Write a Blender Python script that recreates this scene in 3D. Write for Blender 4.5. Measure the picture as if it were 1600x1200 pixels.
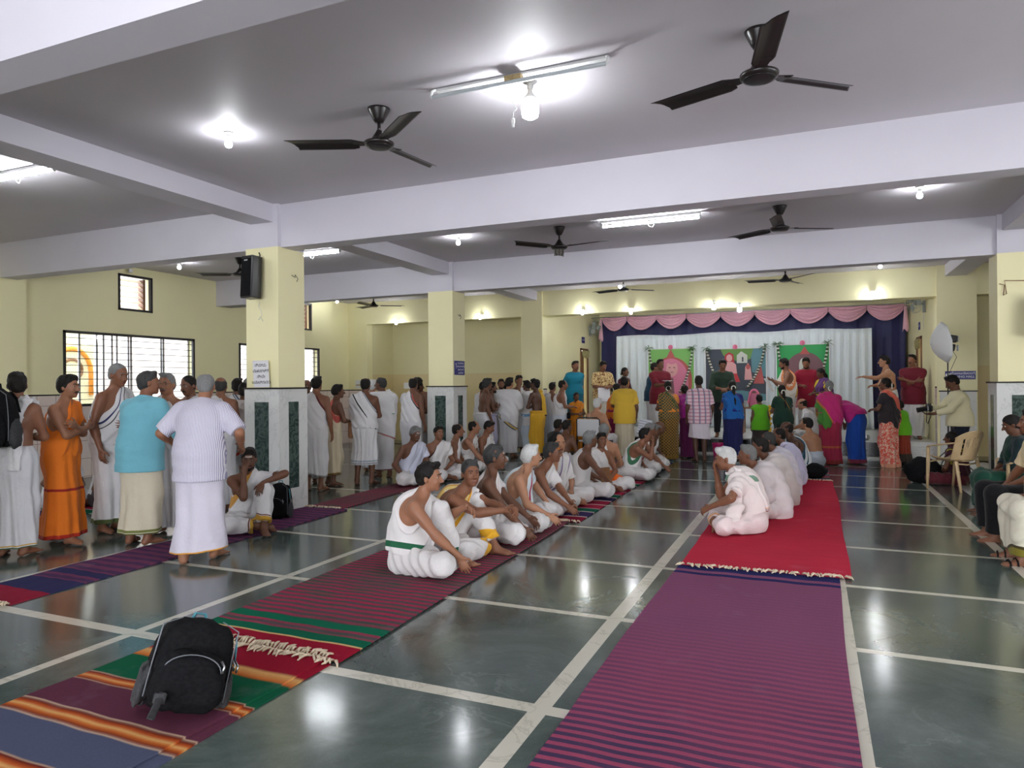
import bpy, math, random
import numpy as np
from mathutils import Vector, Matrix, noise
random.seed(7)
for _o in list(bpy.data.objects): bpy.data.objects.remove(_o)
sc = bpy.context.scene
col = sc.collection
PI = math.pi
def R(d): return math.radians(d)

# ---------------- camera, world, sun, exposure ----------------
YAW, PIT, ROLL, FPX, EYE = R(23.26), R(.065), R(-.458), 1093.7, 1.55
_f = Vector((-math.sin(YAW)*math.cos(PIT), math.cos(YAW)*math.cos(PIT), math.sin(PIT)))
_r = Vector((math.cos(YAW), math.sin(YAW), 0)); _u = _r.cross(_f)
_r2 = _r*math.cos(ROLL)+_u*math.sin(ROLL); _u2 = _u*math.cos(ROLL)-_r*math.sin(ROLL)
cd = bpy.data.cameras.new('camera'); cam = bpy.data.objects.new('camera', cd); col.objects.link(cam)
cd.sensor_fit = 'HORIZONTAL'; cd.sensor_width = 36; cd.lens = FPX*36/1600; cd.clip_start = .05; cd.clip_end = 300
M = Matrix((_r2, _u2, -_f)).transposed().to_4x4(); M.translation = (0, 0, EYE); cam.matrix_world = M
sc.camera = cam
sc.view_settings.view_transform = 'Standard'; sc.view_settings.look = 'None'
sc.view_settings.gamma = 1; sc.view_settings.use_curve_mapping = False
sc.view_settings.exposure = 0.9
sc.cycles.use_denoising = True
sc.cycles.max_bounces = 7; sc.cycles.diffuse_bounces = 4; sc.cycles.glossy_bounces = 3; sc.cycles.transmission_bounces = 4
sc.cycles.transparent_max_bounces = 12; sc.cycles.sample_clamp_indirect = 6; sc.cycles.caustics_reflective = False; sc.cycles.caustics_refractive = False
w = bpy.data.worlds.new('world'); sc.world = w; w.use_nodes = True
_nt = w.node_tree; _bg = _nt.nodes['Background']
_sky = _nt.nodes.new('ShaderNodeTexSky'); _sky.sky_type = 'HOSEK_WILKIE'; _sky.turbidity = 7; _sky.ground_albedo = .5
_sky.sun_direction = (-.5, -.25, .83)
_mx = _nt.nodes.new('ShaderNodeMix'); _mx.data_type = 'RGBA'; _mx.inputs[0].default_value = .75
_nt.links.new(_sky.outputs[0], _mx.inputs[6]); _mx.inputs[7].default_value = (.86, .9, 1, 1)
_nt.links.new(_mx.outputs[2], _bg.inputs[0]); _bg.inputs[1].default_value = 4.5
def area(name, loc, rot, sx, sy, e, c=(1, 1, 1)):
    l = bpy.data.lights.new(name, 'AREA'); l.shape = 'RECTANGLE'; l.size = sx; l.size_y = sy; l.energy = e; l.color = c
    o = bpy.data.objects.new(name, l); o.location = loc; o.rotation_euler = rot; col.objects.link(o); return o
# unseen area lamps added as fill, at the rear entrance and the right-hand windows
area('fill_entrance', (-1.5, -5.3, 1.7), (R(-90), 0, PI), 7, 2.6, 230, (.95, .97, 1))
area('fill_side', (6.9, 3.5, 1.9), (0, R(90), 0), 1.7, 9, 230, (.95, .98, 1))

# ---------------- node materials ----------------
def mat(name, colr=(.8, .8, .8), rough=.6, metal=0, emit=0, spec=.5):
    m = bpy.data.materials.new(name); m.use_nodes = True; b = m.node_tree.nodes['Principled BSDF']
    b.inputs['Base Color'].default_value = (*colr, 1); b.inputs['Roughness'].default_value = rough
    b.inputs['Metallic'].default_value = metal; b.inputs['Specular IOR Level'].default_value = spec
    if emit: b.inputs['Emission Color'].default_value = (*colr, 1); b.inputs['Emission Strength'].default_value = emit
    return m
def S(c):  # srgb 0-255 -> linear
    return tuple(((x/255)/12.92 if x <= 10 else ((x/255+.055)/1.055)**2.4) for x in c)
class NT:
    def __init__(s, m): s.m = m; s.t = m.node_tree; s.b = s.t.nodes['Principled BSDF']
    def n(s, ty, **k):
        n = s.t.nodes.new('ShaderNode'+ty)
        for a, v in k.items():
            if a.startswith('i'): n.inputs[int(a[1:])].default_value = v
            else: setattr(n, a, v)
        return n
    def l(s, a, b): s.t.links.new(a, b)
    def coord(s, which='Object'): return s.n('TexCoord').outputs[which]
    def math(s, op, a, b=None):
        n = s.n('Math', operation=op)
        for i, x in enumerate((a, b)):
            if x is None: continue
            if hasattr(x, 'is_linked'): s.l(x, n.inputs[i])
            else: n.inputs[i].default_value = x
        return n.outputs[0]
    def mix(s, fac, a, b, blend='MIX'):
        n = s.n('Mix', data_type='RGBA', blend_type=blend)
        for i, x in ((0, fac), (6, a), (7, b)):
            if hasattr(x, 'is_linked'): s.l(x, n.inputs[i])
            else: n.inputs[i].default_value = x if i == 0 else (*x, 1)
        return n.outputs[2]
    def noise(s, scale, detail=3, vec=None, rough=.55, dist=0):
        n = s.n('TexNoise'); n.inputs['Scale'].default_value = scale; n.inputs['Detail'].default_value = detail
        n.inputs['Roughness'].default_value = rough; n.inputs['Distortion'].default_value = dist
        if vec is not None: s.l(vec, n.inputs['Vector'])
        return n.outputs[0]
    def ramp(s, fac, stops, interp='LINEAR'):
        n = s.n('ValToRGB'); r = n.color_ramp; r.interpolation = interp
        while len(r.elements) < len(stops): r.elements.new(.5)
        for e, (p, c) in zip(r.elements, stops): e.position = p; e.color = (*c, 1) if len(c) == 3 else c
        s.l(fac, n.inputs[0]); return n.outputs[0]
    def scale(s, vec, v):
        n = s.n('Mapping'); n.inputs['Scale'].default_value = v; s.l(vec, n.inputs[0]); return n.outputs[0]
    def bump(s, h, strength=.2, dist=.01):
        n = s.n('Bump'); n.inputs['Strength'].default_value = strength; n.inputs['Distance'].default_value = dist
        s.l(h, n.inputs['Height']); s.l(n.outputs[0], s.b.inputs['Normal'])
    def color(s, c): s.l(c, s.b.inputs['Base Color'])
def paint(name, c, rough=.6, var=.06, bs=.05):
    m = mat(name, c, rough); t = NT(m); v = t.coord()
    n = t.noise(1.3, 5, v); t.color(t.mix(t.math('MULTIPLY', n, 1), tuple(x*(1-var) for x in c), tuple(min(1, x*(1+var)) for x in c)))
    t.bump(t.noise(9, 4, v), bs, .02); return m
def speck(name, c, c2, rough=.5, sc_=30, bs=.2, dist=.002, metal=0):
    m = mat(name, c, rough, metal); t = NT(m); n = t.noise(sc_, 4, t.coord())
    t.color(t.ramp(n, [(.35, c), (.65, c2)])); t.bump(n, bs, dist); return m
MT = {}
YEL, WHT, CEIL = S((238, 230, 184)), S((203, 199, 208)), S((194, 189, 195))
MT['yellow'] = paint('yellow_paint', YEL); MT['beam'] = paint('lavender_white_paint', WHT, .55); MT['ceiling'] = paint('ceiling_paint', CEIL, .6)
def wall_mat():
    m = mat('yellow_wall_with_tile_dado', YEL, .5); t = NT(m); v = t.coord()
    sp = t.n('SeparateXYZ'); t.l(v, sp.inputs[0]); X, Y, Z = sp.outputs
    u = t.math('ADD', X, Y)
    fu = t.math('FRACT', t.math('MULTIPLY', t.math('ADD', u, 100.0), 1/.31)); fz = t.math('FRACT', t.math('MULTIPLY', t.math('ADD', Z, 9.905), 1/.31))
    g = t.math('MAXIMUM', t.math('LESS_THAN', fu, .022), t.math('LESS_THAN', fz, .022))
    tile = t.mix(t.noise(2, 2, v), S((222, 205, 196)), S((236, 221, 212)))
    tile = t.mix(g, tile, S((150, 120, 105)))
    yel = t.mix(t.noise(1.1, 5, v), tuple(x*1.0 for x in YEL), tuple(min(.93, x*1.1) for x in YEL))
    c = t.mix(t.math('GREATER_THAN', Z, 1.425), tile, S((28, 24, 24))); c = t.mix(t.math('GREATER_THAN', Z, 1.45), c, yel)
    t.color(c)
    r = t.math('ADD', t.math('MULTIPLY', t.math('GREATER_THAN', Z, 1.45), .35), .2); t.l(r, t.b.inputs['Roughness']); return m
MT['wall'] = wall_mat()
def two_tone():
    m = mat('two_tone_yellow_niche', YEL, .6); t = NT(m); v = t.coord(); sp = t.n('SeparateXYZ'); t.l(v, sp.inputs[0])
    n = t.noise(1.2, 4, v)
    a = t.mix(n, S((214, 196, 148)), S((226, 208, 160))); b = t.mix(n, S((220, 212, 168)), S((230, 222, 180)))
    t.color(t.mix(t.math('GREATER_THAN', sp.outputs[2], 1.87), a, b)); return m
MT['niche'] = two_tone()
def floor_mat():
    m = mat('polished_green_marble', (.05, .07, .06), .13, spec=.7); t = NT(m); v = t.coord()
    n1 = t.noise(1.6, 8, v, .65, .6); n2 = t.noise(55, 3, v, .7); n3 = t.noise(.9, 6, t.scale(v, (1, 1.7, 1)), .6, 1.2)
    base = t.ramp(n1, [(.3, (.050, .070, .063)), (.5, (.080, .106, .096)), (.7, (.125, .155, .142))])
    base = t.mix(t.math('MULTIPLY', t.math('GREATER_THAN', n2, .60), .35), base, (.11, .14, .125))
    vein = t.ramp(t.math('ABSOLUTE', t.math('SUBTRACT', n3, .5)), [(0, (1, 1, 1)), (.006, (.55, .55, .55)), (.014, (0, 0, 0))])
    patch = t.ramp(t.noise(.8, 2, v), [(.52, (0, 0, 0)), (.62, (1, 1, 1))])
    t.color(t.mix(t.math('MULTIPLY', t.math('MULTIPLY', vein, patch), .3), base, (.22, .26, .23)))
    t.l(t.math('ADD', t.math('MULTIPLY', n1, .14), .07), t.b.inputs['Roughness']); t.bump(t.noise(3, 4, v), .03, .01); return m
MT['floor'] = floor_mat()
def marble(name, a, b, vein, rough=.18, sc_=1.7, wide=.02):
    m = mat(name, a, rough); t = NT(m); v = t.coord()
    n = t.noise(sc_, 7, v, .6, 1.3); base = t.mix(t.noise(sc_*2, 4, v), a, b)
    k = t.ramp(t.math('ABSOLUTE', t.math('SUBTRACT', n, .5)), [(0, (1, 1, 1)), (wide, (0, 0, 0))])
    t.color(t.mix(t.math('MULTIPLY', k, .6), base, vein)); return m
MT['strip'] = marble('cream_marble_strip', S((196, 192, 176)), S((212, 208, 194)), S((170, 165, 150)), .2)
MT['marble'] = marble('white_grey_marble', S((206, 206, 205)), S((220, 220, 217)), S((180, 181, 182)), .22, 1.2, .012)
MT['green'] = marble('dark_green_marble_inlay', (.012, .028, .024), (.03, .06, .05), (.12, .17, .15), .16, 7, .07)
MT['black'] = speck('black_granite', (.008, .008, .009), (.02, .02, .022), .2, 80, .02)
MT['darkplastic'] = mat('black_lacquer', (.012, .011, .012), .28); MT['blackcloth'] = speck('black_cloth', (.004, .004, .005), (.009, .009, .010), .85, 60, .5); MT['blackcloth'].node_tree.nodes['Principled BSDF'].inputs['Specular IOR Level'].default_value = .12
MT['steel'] = mat('brushed_steel', (.55, .56, .58), .3, 1); MT['alu'] = mat('aluminium_frame', (.42, .40, .40), .4, .6)
MT['white'] = mat('white_plastic', (.75, .75, .74), .4); MT['frameblack'] = mat('black_painted_frame', (.015, .013, .012), .4)
MT['bulb'] = mat('lit_lamp_glass', (.90, .96, 1), .3, emit=60); MT['bulbsmall'] = mat('lit_small_bulb_glass', (.92, .96, 1), .3, emit=135)
MT['tube'] = mat('lit_tube_glass', (.92, .97, 1), .3, emit=60)
MT['bigbulb'] = mat('lit_large_lamp_glass', (.93, .97, 1), .3, emit=105)

# ---------------- mesh helpers ----------------
class MB:
    def __init__(s): s.v = []; s.f = []; s.m = []; s.uv = {}
    def add(s, vs, fs, mi=0):
        o = len(s.v); s.v += [tuple(v) for v in vs]; s.f += [tuple(i+o for i in f) for f in fs]; s.m += [mi]*len(fs); return s
    def box(s, a, b, mi=0):
        x0, y0, z0 = a; x1, y1, z1 = b
        return s.add([(x0, y0, z0), (x1, y0, z0), (x1, y1, z0), (x0, y1, z0), (x0, y0, z1), (x1, y0, z1), (x1, y1, z1), (x0, y1, z1)],
                     [(0, 3, 2, 1), (4, 5, 6, 7), (0, 1, 5, 4), (1, 2, 6, 5), (2, 3, 7, 6), (3, 0, 4, 7)], mi)
    def rbox(s, c, size, r=.01, n=3, mi=0, T=None):  # rounded box (corners rounded in all axes)
        hx, hy, hz = [q/2 for q in size]; r = min(r, hx, hy, hz); vs = []; fs = []
        N = 2*(n+1)
        def co(i, h): # positions
            k = i if i <= n else i-(n+1); a = k/n*PI/2
            return (-h+r if i <= n else h-r), (a if i > n else PI/2-a), (i > n)
        bx, by, bz = hx-r, hy-r, hz-r
        # latitude rings on a sphere split at the equator and the meridians
        rings = []
        for j in range(N):
            top = j > n; k = j if j <= n else j-(n+1); la = (-PI/2+k/n*PI/2) if not top else (k/n*PI/2)
            ring = []
            for q in range(4):
                for k2 in range(n+1):
                    lo = q*PI/2+k2/n*PI/2
                    sx = 1 if q in (0, 3) else -1; sy = 1 if q in (0, 1) else -1
                    ring.append((sx*bx+r*math.cos(la)*math.cos(lo), sy*by+r*math.cos(la)*math.sin(lo), (bz if top else -bz)+r*math.sin(la)))
            rings.append(ring)
        W = 4*(n+1)
        for ring in rings: vs += ring
        for j in range(N-1):
            for i in range(W): a, b = j*W+i, j*W+(i+1) % W; fs.append((a, b, b+W, a+W))
        fs.append(tuple(range(W))[::-1]); fs.append(tuple((N-1)*W+i for i in range(W)))
        vs = [Vector(v) for v in vs]
        if T is not None: vs = [T @ v for v in vs]
        return s.add([v+Vector(c) for v in vs], fs, mi)
    def tube(s, pts, r, n=8, mi=0, cap=True, flat=None):
        pts = [Vector(p) for p in pts]; rr = r if hasattr(r, '__len__') else [r]*len(pts)
        t0 = (pts[1]-pts[0]).normalized(); a = t0.orthogonal().normalized() if flat is None else Vector(flat[0]).normalized(); vs = []
        for i, p in enumerate(pts):
            t = (pts[min(i+1, len(pts)-1)]-pts[max(i-1, 0)]).normalized()
            a = (a-t*a.dot(t)).normalized(); b = t.cross(a); fb = 1 if flat is None else flat[1]
            vs += [p+(a*math.cos(2*PI*k/n)+b*math.sin(2*PI*k/n)*fb)*rr[i] for k in range(n)]
        fs = [(i*n+k, i*n+(k+1) % n, (i+1)*n+(k+1) % n, (i+1)*n+k) for i in range(len(pts)-1) for k in range(n)]
        if cap: fs += [tuple(range(n))[::-1], tuple((len(pts)-1)*n+k for k in range(n))]
        return s.add(vs, fs, mi)
    def lathe(s, prof, c=(0, 0, 0), n=20, mi=0, T=None):
        vs = []; c = Vector(c)
        for (r, z) in prof: vs += [Vector((r*math.cos(2*PI*k/n), r*math.sin(2*PI*k/n), z)) for k in range(n)]
        if T is not None: vs = [T @ v for v in vs]
        fs = [(i*n+k, i*n+(k+1) % n, (i+1)*n+(k+1) % n, (i+1)*n+k) for i in range(len(prof)-1) for k in range(n)]
        fs += [tuple(range(n))[::-1], tuple((len(prof)-1)*n+k for k in range(n))]
        return s.add([v+c for v in vs], fs, mi)
    def ball(s, c, r, n=10, mi=0, T=None):
        rr = r if hasattr(r, '__len__') else (r, r, r); prof = []
        m = Matrix.Diagonal(Vector((*rr, 1))).to_3x3()
        if T is not None: m = T @ m
        return s.lathe([(max(.02, math.sin(PI*i/n)), -math.cos(PI*i/n)) for i in range(n+1)], c, n*2 if n < 9 else n+6, mi, m)
    def prism(s, poly, T, d, mi=0, mis=None):  # poly in local xy, extruded 0..d in local z, T 4x4
        n = len(poly); vs = [T @ Vector((x, y, 0)) for x, y in poly]+[T @ Vector((x, y, d)) for x, y in poly]
        fs = [tuple(range(n))[::-1], tuple(range(n, 2*n))]+[(i, (i+1) % n, n+(i+1) % n, n+i) for i in range(n)]
        return s.add(vs, fs, mi)
    def grid(s, fn, nu, nv, mi=0, closed=False):
        vs = [fn(i/nu, j/nv) for j in range(nv+1) for i in range(nu+(0 if closed else 1))]; W = nu if closed else nu+1
        fs = [(j*W+i, j*W+(i+1) % W, (j+1)*W+(i+1) % W, (j+1)*W+i) for j in range(nv) for i in range(nu)]
        return s.add(vs, fs, mi)
    def build(s, name, ms, parent=None, smooth=False, loc=None, angle=None):
        me = bpy.data.meshes.new(name); me.from_pydata(s.v, [], s.f); ms = ms if isinstance(ms, (list, tuple)) else [ms]
        for m in ms: me.materials.append(MT[m] if isinstance(m, str) else m)
        me.polygons.foreach_set('material_index', s.m)
        if smooth: me.polygons.foreach_set('use_smooth', [True]*len(s.f))
        me.update(); o = bpy.data.objects.new(name, me); col.objects.link(o)
        if smooth and angle: me.set_sharp_from_angle(angle=R(angle))
        if parent is not None: o.parent = parent
        if loc is not None: o.location = loc
        return o
def tag(o, label=None, cat=None, group=None, kind=None):
    if label: o['label'] = label
    if cat: o['category'] = cat
    if group: o['group'] = group
    if kind: o['kind'] = kind
    return o
def empty(name, loc, rz=0, **k):
    o = bpy.data.objects.new(name, None); o.location = loc; o.rotation_euler = (0, 0, rz); o.empty_display_size = .1; col.objects.link(o)
    return tag(o, **k)
def struct(o): o['kind'] = 'structure'; return o
def dup(o, parent=None):
    c = o.copy(); col.objects.link(c); c.parent = parent
    for ch in list(o.children): dup(ch, c)
    return c
def thick(o, t, off=0):
    m = o.modifiers.new('solid', 'SOLIDIFY'); m.thickness = t; m.offset = off; return o
_font = {}
def text(body, size, loc, rot, m, name='lettering', parent=None, align='CENTER', ext=.0015, xs=1):
    cu = bpy.data.curves.new(name, 'FONT'); cu.body = body; cu.size = size; cu.align_x = align; cu.align_y = 'CENTER'; cu.extrude = ext; cu.space_line = .95
    o = bpy.data.objects.new(name, cu); col.objects.link(o); bpy.context.view_layer.update()
    me = bpy.data.meshes.new_from_object(o.evaluated_get(bpy.context.evaluated_depsgraph_get()))
    bpy.data.objects.remove(o); o = bpy.data.objects.new(name, me); col.objects.link(o)
    me.materials.clear(); me.materials.append(MT[m] if isinstance(m, str) else m)
    o.location = loc; o.rotation_euler = rot; o.scale = (xs, 1, 1)
    if parent is not None: o.parent = parent
    return o

# ---------------- room shell ----------------
XL, XR, YF, YB, CE = -11.65, 6.6, -5.0, 15.8, 3.8
CL0, CL1, CR0, CR1 = -6.53, -6.02, 2.30, 2.82
ROWS = (-2.26, 2.26, 6.76, 11.29)
def floor():
    b = MB()
    xs = [XL-.2]; 
    marks = [(-5.98, .1), (-3.96, .075), (-1.21, .092), (.18, .08), (1.55, .085)]
    xb = [(XL-.2, 'g')]
    for x, wd in marks: xb += [(x-wd/2, 's'), (x+wd/2, 'g')]
    xb += [(1.95, 'w'), (CR1+.2, 'g'), (XR+.2, None)]
    ym = [(-4+1.39*k, .066) for k in range(14)]
    ym = [(3.12+1.39*k, .09 if k == 0 else .066) for k in range(-6, 9)]
    yb = [(YF-.3, 'g')]
    for y, wd in ym: yb += [(y-wd/2, 's'), (y+wd/2, 'g')]
    yb += [(YB+2.5, None)]
    for i in range(len(xb)-1):
        for j in range(len(yb)-1):
            x0, kx = xb[i]; x1 = xb[i+1][0]; y0, ky = yb[j]; y1 = yb[j+1][0]
            inside = -5.98 < (x0+x1)/2 < 1.6
            mi = 2 if kx == 'w' else 1 if (kx == 's' or (ky == 's' and inside)) else 0
            if (x0+x1)/2 < -6.05 and ky == 's' and j % 4 == 1: mi = 1
            b.add([(x0, y0, 0), (x1, y0, 0), (x1, y1, 0), (x0, y1, 0)], [(0, 1, 2, 3)], mi)
    b.box((XL-.3, YF-.3, -.3), (XR+.3, YB+5.2, -.001), 0)
    return struct(b.build('floor', ['floor', 'strip', 'marble']))
floor()
c = MB(); c.box((XL-.25, YF-.3, CE), (XR+.25, YB+5.2, CE+.2)); struct(c.build('ceiling', 'ceiling'))
def wall(name, axis, at, th, u0, u1, z0, z1, holes, m):
    us = sorted({u0, u1, *[h[0] for h in holes], *[h[1] for h in holes]}); zs = sorted({z0, z1, *[h[2] for h in holes], *[h[3] for h in holes]})
    b = MB()
    for i in range(len(us)-1):
        for j in range(len(zs)-1):
            cu, cz = (us[i]+us[i+1])/2, (zs[j]+zs[j+1])/2
            if any(h[0] < cu < h[1] and h[2] < cz < h[3] for h in holes): continue
            lo, hi = min(at, at+th), max(at, at+th)
            if axis == 'x': b.box((lo, us[i], zs[j]), (hi, us[i+1], zs[j+1]))
            else: b.box((us[i], lo, zs[j]), (us[i+1], hi, zs[j+1]))
    return struct(b.build(name, m))
WIN = [(7.88, 10.62, 1.235, 2.54), (11.83, 14.57, 1.235, 2.52), (3.3, 6.05, 1.235, 2.54)]
VNT = [(8.91, 9.63, 2.98, 3.65), (13.55, 14.28, 2.96, 3.64)]
wall('wall_left', 'x', XL, -.22, YF, YB+3, 0, CE, WIN+VNT, 'wall')
wall('wall_right', 'x', XR, .22, YF, YB+3, 0, CE, [(0.5, 3.2, 1.1, 2.7), (4, 6.7, 1.1, 2.7)], 'wall')
wall('wall_rear', 'y', YF, -.22, XL-.22, XR+.22, 0, CE, [(-5, 2, 0, 2.9)], 'wall')
# back wall with a niche, the stage opening and a second niche
wall('wall_back', 'y', YB, .25, XL-.2, XR+.2, 0, CE, [(-11.04, CL0-.01, 0, 3.21), (-5.97, 2.22, -.1, 3.21), (2.88, 5.6, 0, 3.21)], 'wall')
def niche(n, x0, x1, d):
    b = MB(); y0 = YB+.251
    b.box((x0-.1, y0, 0), (x0, y0+d, 3.4)); b.box((x1, y0, 0), (x1+.1, y0+d, 3.4)); b.box((x0-.1, y0+d, 0), (x1+.1, y0+d+.1, 3.4)); b.box((x0-.1, y0, 3.3), (x1+.1, y0+d, 3.4))
    struct(b.build(n, 'niche'))
niche('wall_niche', -11.04, CL0, 1.0); niche('wall_niche_side', 2.88, 5.6, 1.0)
# beams
def beam(x0, x1, y0, y1, z0, n): b = MB(); b.box((x0, y0, z0), (x1, y1, CE)); struct(b.build('trim_'+n, 'beam'))
for k, y in enumerate(ROWS): beam(XL, XR, y+.06, y+.32, 3.27, 'cross_beam_%d' % k)
for k, (xa, xb2) in enumerate(((-6.45, -6.09), (2.36, 2.72))):
    ys = [YF]+list(ROWS)+[YB]
    for j in range(len(ys)-1): beam(xa, xb2, ys[j]+(.32 if j else 0), ys[j+1]+(.06 if j+1 < len(ys)-1 else 0), 3.58, 'long_beam_%d_%d' % (k, j))
# beam along the top of the left wall corner
beam(XL, -10.9, 11.2, 11.45, 3.27, 'wall_beam')
def column(x0, x1, y0, y1, who):
    r = empty('column', ((x0+x1)/2, (y0+y1)/2, 0)); r['kind'] = 'structure'
    cx, cy = (x1-x0)/2, (y1-y0)/2; e = .02
    b = MB(); b.box((-cx, -cy, 1.54), (cx, cy, 3.275), 0); b.box((-cx, -cy, 3.275), (cx, cy, CE), 1); b.build('shaft', ['yellow', 'beam'], r)
    b = MB(); b.box((-cx-e, -cy-e, 0), (cx+e, cy+e, 1.52), 0)
    # shallow raised border slabs around each inlay
    b.build('marble_base', 'marble', r)
    b = MB(); b.box((-cx-e-.02, -cy-e-.02, 1.52), (cx+e+.02, cy+e+.02, 1.54)); b.build('ledge', 'black', r)
    for sx, sy in ((0, -1), (0, 1), (1, 0), (-1, 0)):
        b = MB(); h = .11
        if sx == 0: yy = sy*(cy+e); b.box((-h, min(yy, yy+sy*.004), .28), (h, max(yy, yy+sy*.004), 1.36))
        else: xx = sx*(cx+e); b.box((min(xx, xx+sx*.004), -h+.02, .28), (max(xx, xx+sx*.004), h-.02, 1.36))
        b.build('green_inlay', 'green', r)
    return r
for y in ROWS:
    column(CL0, CL1, y, y+.48, ''); column(CR0, CR1, y, y+.48, '')
b = MB(); b.box((XL, ROWS[2], 0), (XL+.12, ROWS[2]+.45, CE)); b.box((XL, 1.9, 0), (XL+.25, 2.6, CE)); struct(b.build('trim_left_pilaster', 'wall'))
# pilasters either side of the stage
b = MB(); b.box((-6.5, YB-.06, 0), (-5.97, YB, CE)); b.box((2.22, YB-.06, 0), (2.88, YB, CE)); struct(b.build('trim_stage_pilaster', 'yellow'))
b = MB(); b.box((2.26, YB-.09, 0), (2.86, YB-.061, 1.35), 0); b.box((2.24, YB-.10, 1.35), (2.88, YB-.061, 1.372), 1); struct(b.build('trim_pilaster_dado', ['marble', 'black']))
# stage: platform, side walls, rear wall
b = MB(); SY = 15.95
b.box((-5.97, SY+.02, -.05), (2.22, YB+4.9, .32), 1); b.box((-5.97, SY, .32), (2.22, YB+4.9, .352), 0); b.box((1.72, SY-.004, .01), (2.22, SY+.02, .32), 0)
b.box((-5.97, SY-.25, -.001), (1.72, SY+.02, .03), 0)
struct(b.build('trim_stage_platform', ['marble', 'black']))
wall('wall_stage_left', 'x', -5.97, -.15, YB+.25, YB+4.9, .0, CE, [(18.72, 19.42, .35, 2.56)], 'yellow')
wall('wall_stage_right', 'x', 2.22, .15, YB+.25, YB+4.9, .0, CE, [(17.75, 18.5, .35, 2.56)], 'yellow')
wall('wall_stage_rear', 'y', YB+4.9, .15, -6.2, 2.5, 0, CE, [], 'yellow')
b = MB(); b.box((-6.2, YB+.25, 3.21), (2.4, YB+.45, CE)); struct(b.build('trim_stage_lintel', 'yellow'))
MT['wood'] = speck('brown_varnished_wood', S((118, 78, 50)), S((140, 96, 62)), .4, 8, .1)
def stage_door(n, x, sx, y0, y1):
    b = MB()
    for a, c2, z0, z1 in ((y0, y0+.06, .352, 2.56), (y1-.06, y1, .352, 2.56), (y0, y1, 2.5, 2.56)): b.box((min(x, x+sx*.03), a, z0), (max(x, x+sx*.03), c2, z1))
    f = struct(b.build(n, 'wood')); b = MB(); b.box((min(x-sx*.12, x-sx*.09), y0+.06, .352), (max(x-sx*.12, x-sx*.09), y1-.06, 2.5))
    for k in range(3): b.box((min(x-sx*.09, x-sx*.08), y0+.12, .45+k*.7), (max(x-sx*.09, x-sx*.08), y1-.12, .98+k*.7))
    b.build('door_leaf', 'wood', f)
    b = MB(); b.grid(lambda u, v: Vector((x+sx*(.05+.015*math.sin(u*40)), y0+.05+u*(y1-y0-.1), 2.5-v*(.16+.06*math.sin(u*PI*3)**2))), 40, 5); thick(b.build('door_garland', 'garland', f), .01)
MT['garland'] = speck('dried_leaf_garland', S((120, 110, 70)), S((170, 160, 110)), .8, 25, .5)
stage_door('door_1', -5.97, 1, 18.72, 19.42); stage_door('door_2', 2.22, -1, 17.75, 18.5)
# windows
def glass():
    m = bpy.data.materials.new('window_glass'); m.use_nodes = True; t = m.node_tree; t.nodes.clear()
    o = t.nodes.new('ShaderNodeOutputMaterial'); a = t.nodes.new('ShaderNodeBsdfTransparent'); g = t.nodes.new('ShaderNodeBsdfGlossy'); x = t.nodes.new('ShaderNodeMixShader')
    a.inputs[0].default_value = (.93, .95, .95, 1); g.inputs['Roughness'].default_value = .05; x.inputs[0].default_value = .08
    t.links.new(a.outputs[0], x.inputs[1]); t.links.new(g.outputs[0], x.inputs[2]); t.links.new(x.outputs[0], o.inputs[0]); return m
MT['glass'] = glass()
def frost():
    m = bpy.data.materials.new('frosted_glass'); m.use_nodes = True; t = m.node_tree; t.nodes.clear()
    o = t.nodes.new('ShaderNodeOutputMaterial'); a = t.nodes.new('ShaderNodeBsdfTranslucent'); g = t.nodes.new('ShaderNodeBsdfPrincipled'); x = t.nodes.new('ShaderNodeMixShader')
    a.inputs[0].default_value = (.95, .9, .82, 1); g.inputs['Base Color'].default_value = (.85, .8, .72, 1); g.inputs['Roughness'].default_value = .3; x.inputs[0].default_value = .25
    t.links.new(a.outputs[0], x.inputs[1]); t.links.new(g.outputs[0], x.inputs[2]); t.links.new(x.outputs[0], o.inputs[0]); return m
MT['frost'] = frost(); MT['umbcloth'] = mat('umbrella_white_nylon', (.8, .8, .8), .6)
def window(n, y0, y1, z0, z1):
    x = XL; b = MB(); t = .045
    for a in ((y0, y1, z0, z0+t), (y0, y1, z1-t, z1), (y0, y0+t, z0, z1), (y1-t, y1, z0, z1)): b.box((x-.03, a[0], a[2]), (x+.015, a[1], a[3]))
    r = struct(b.build(n, 'frameblack'))
    b = MB(); W = y1-y0
    for k in range(1, 11): z = z0+(z1-z0)*k/11; b.box((x-.045, y0, z-.005), (x-.033, y1, z+.005))
    for k in (.28, .72): b.box((x-.05, y0+W*k-.009, z0), (x-.03, y0+W*k+.009, z1))
    b.build('security_grille', 'frameblack', r)
    for k, (a, c2, dx) in enumerate(((0, .27, .15), (.13, .37, .12), (.4, .5, .15), (.5, .77, .12), (.77, 1, .15))):
        b = MB(); ya, yb_ = y0+W*a, y0+W*c2; s = .035
        for q in ((ya, yb_, z0, z0+s), (ya, yb_, z1-s, z1), (ya, ya+s, z0, z1), (yb_-s, yb_, z0, z1)): b.box((x-dx-.02, q[0], q[2]), (x-dx, q[1], q[3]))
        sash = b.build('sliding_sash', 'alu', r); b = MB(); b.box((x-dx-.013, ya+s, z0+s), (x-dx-.008, yb_-s, z1-s)); b.build('pane', 'glass', sash)
    return r
for k, q in enumerate(WIN): window('window_%d' % (k+1), *q)
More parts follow.
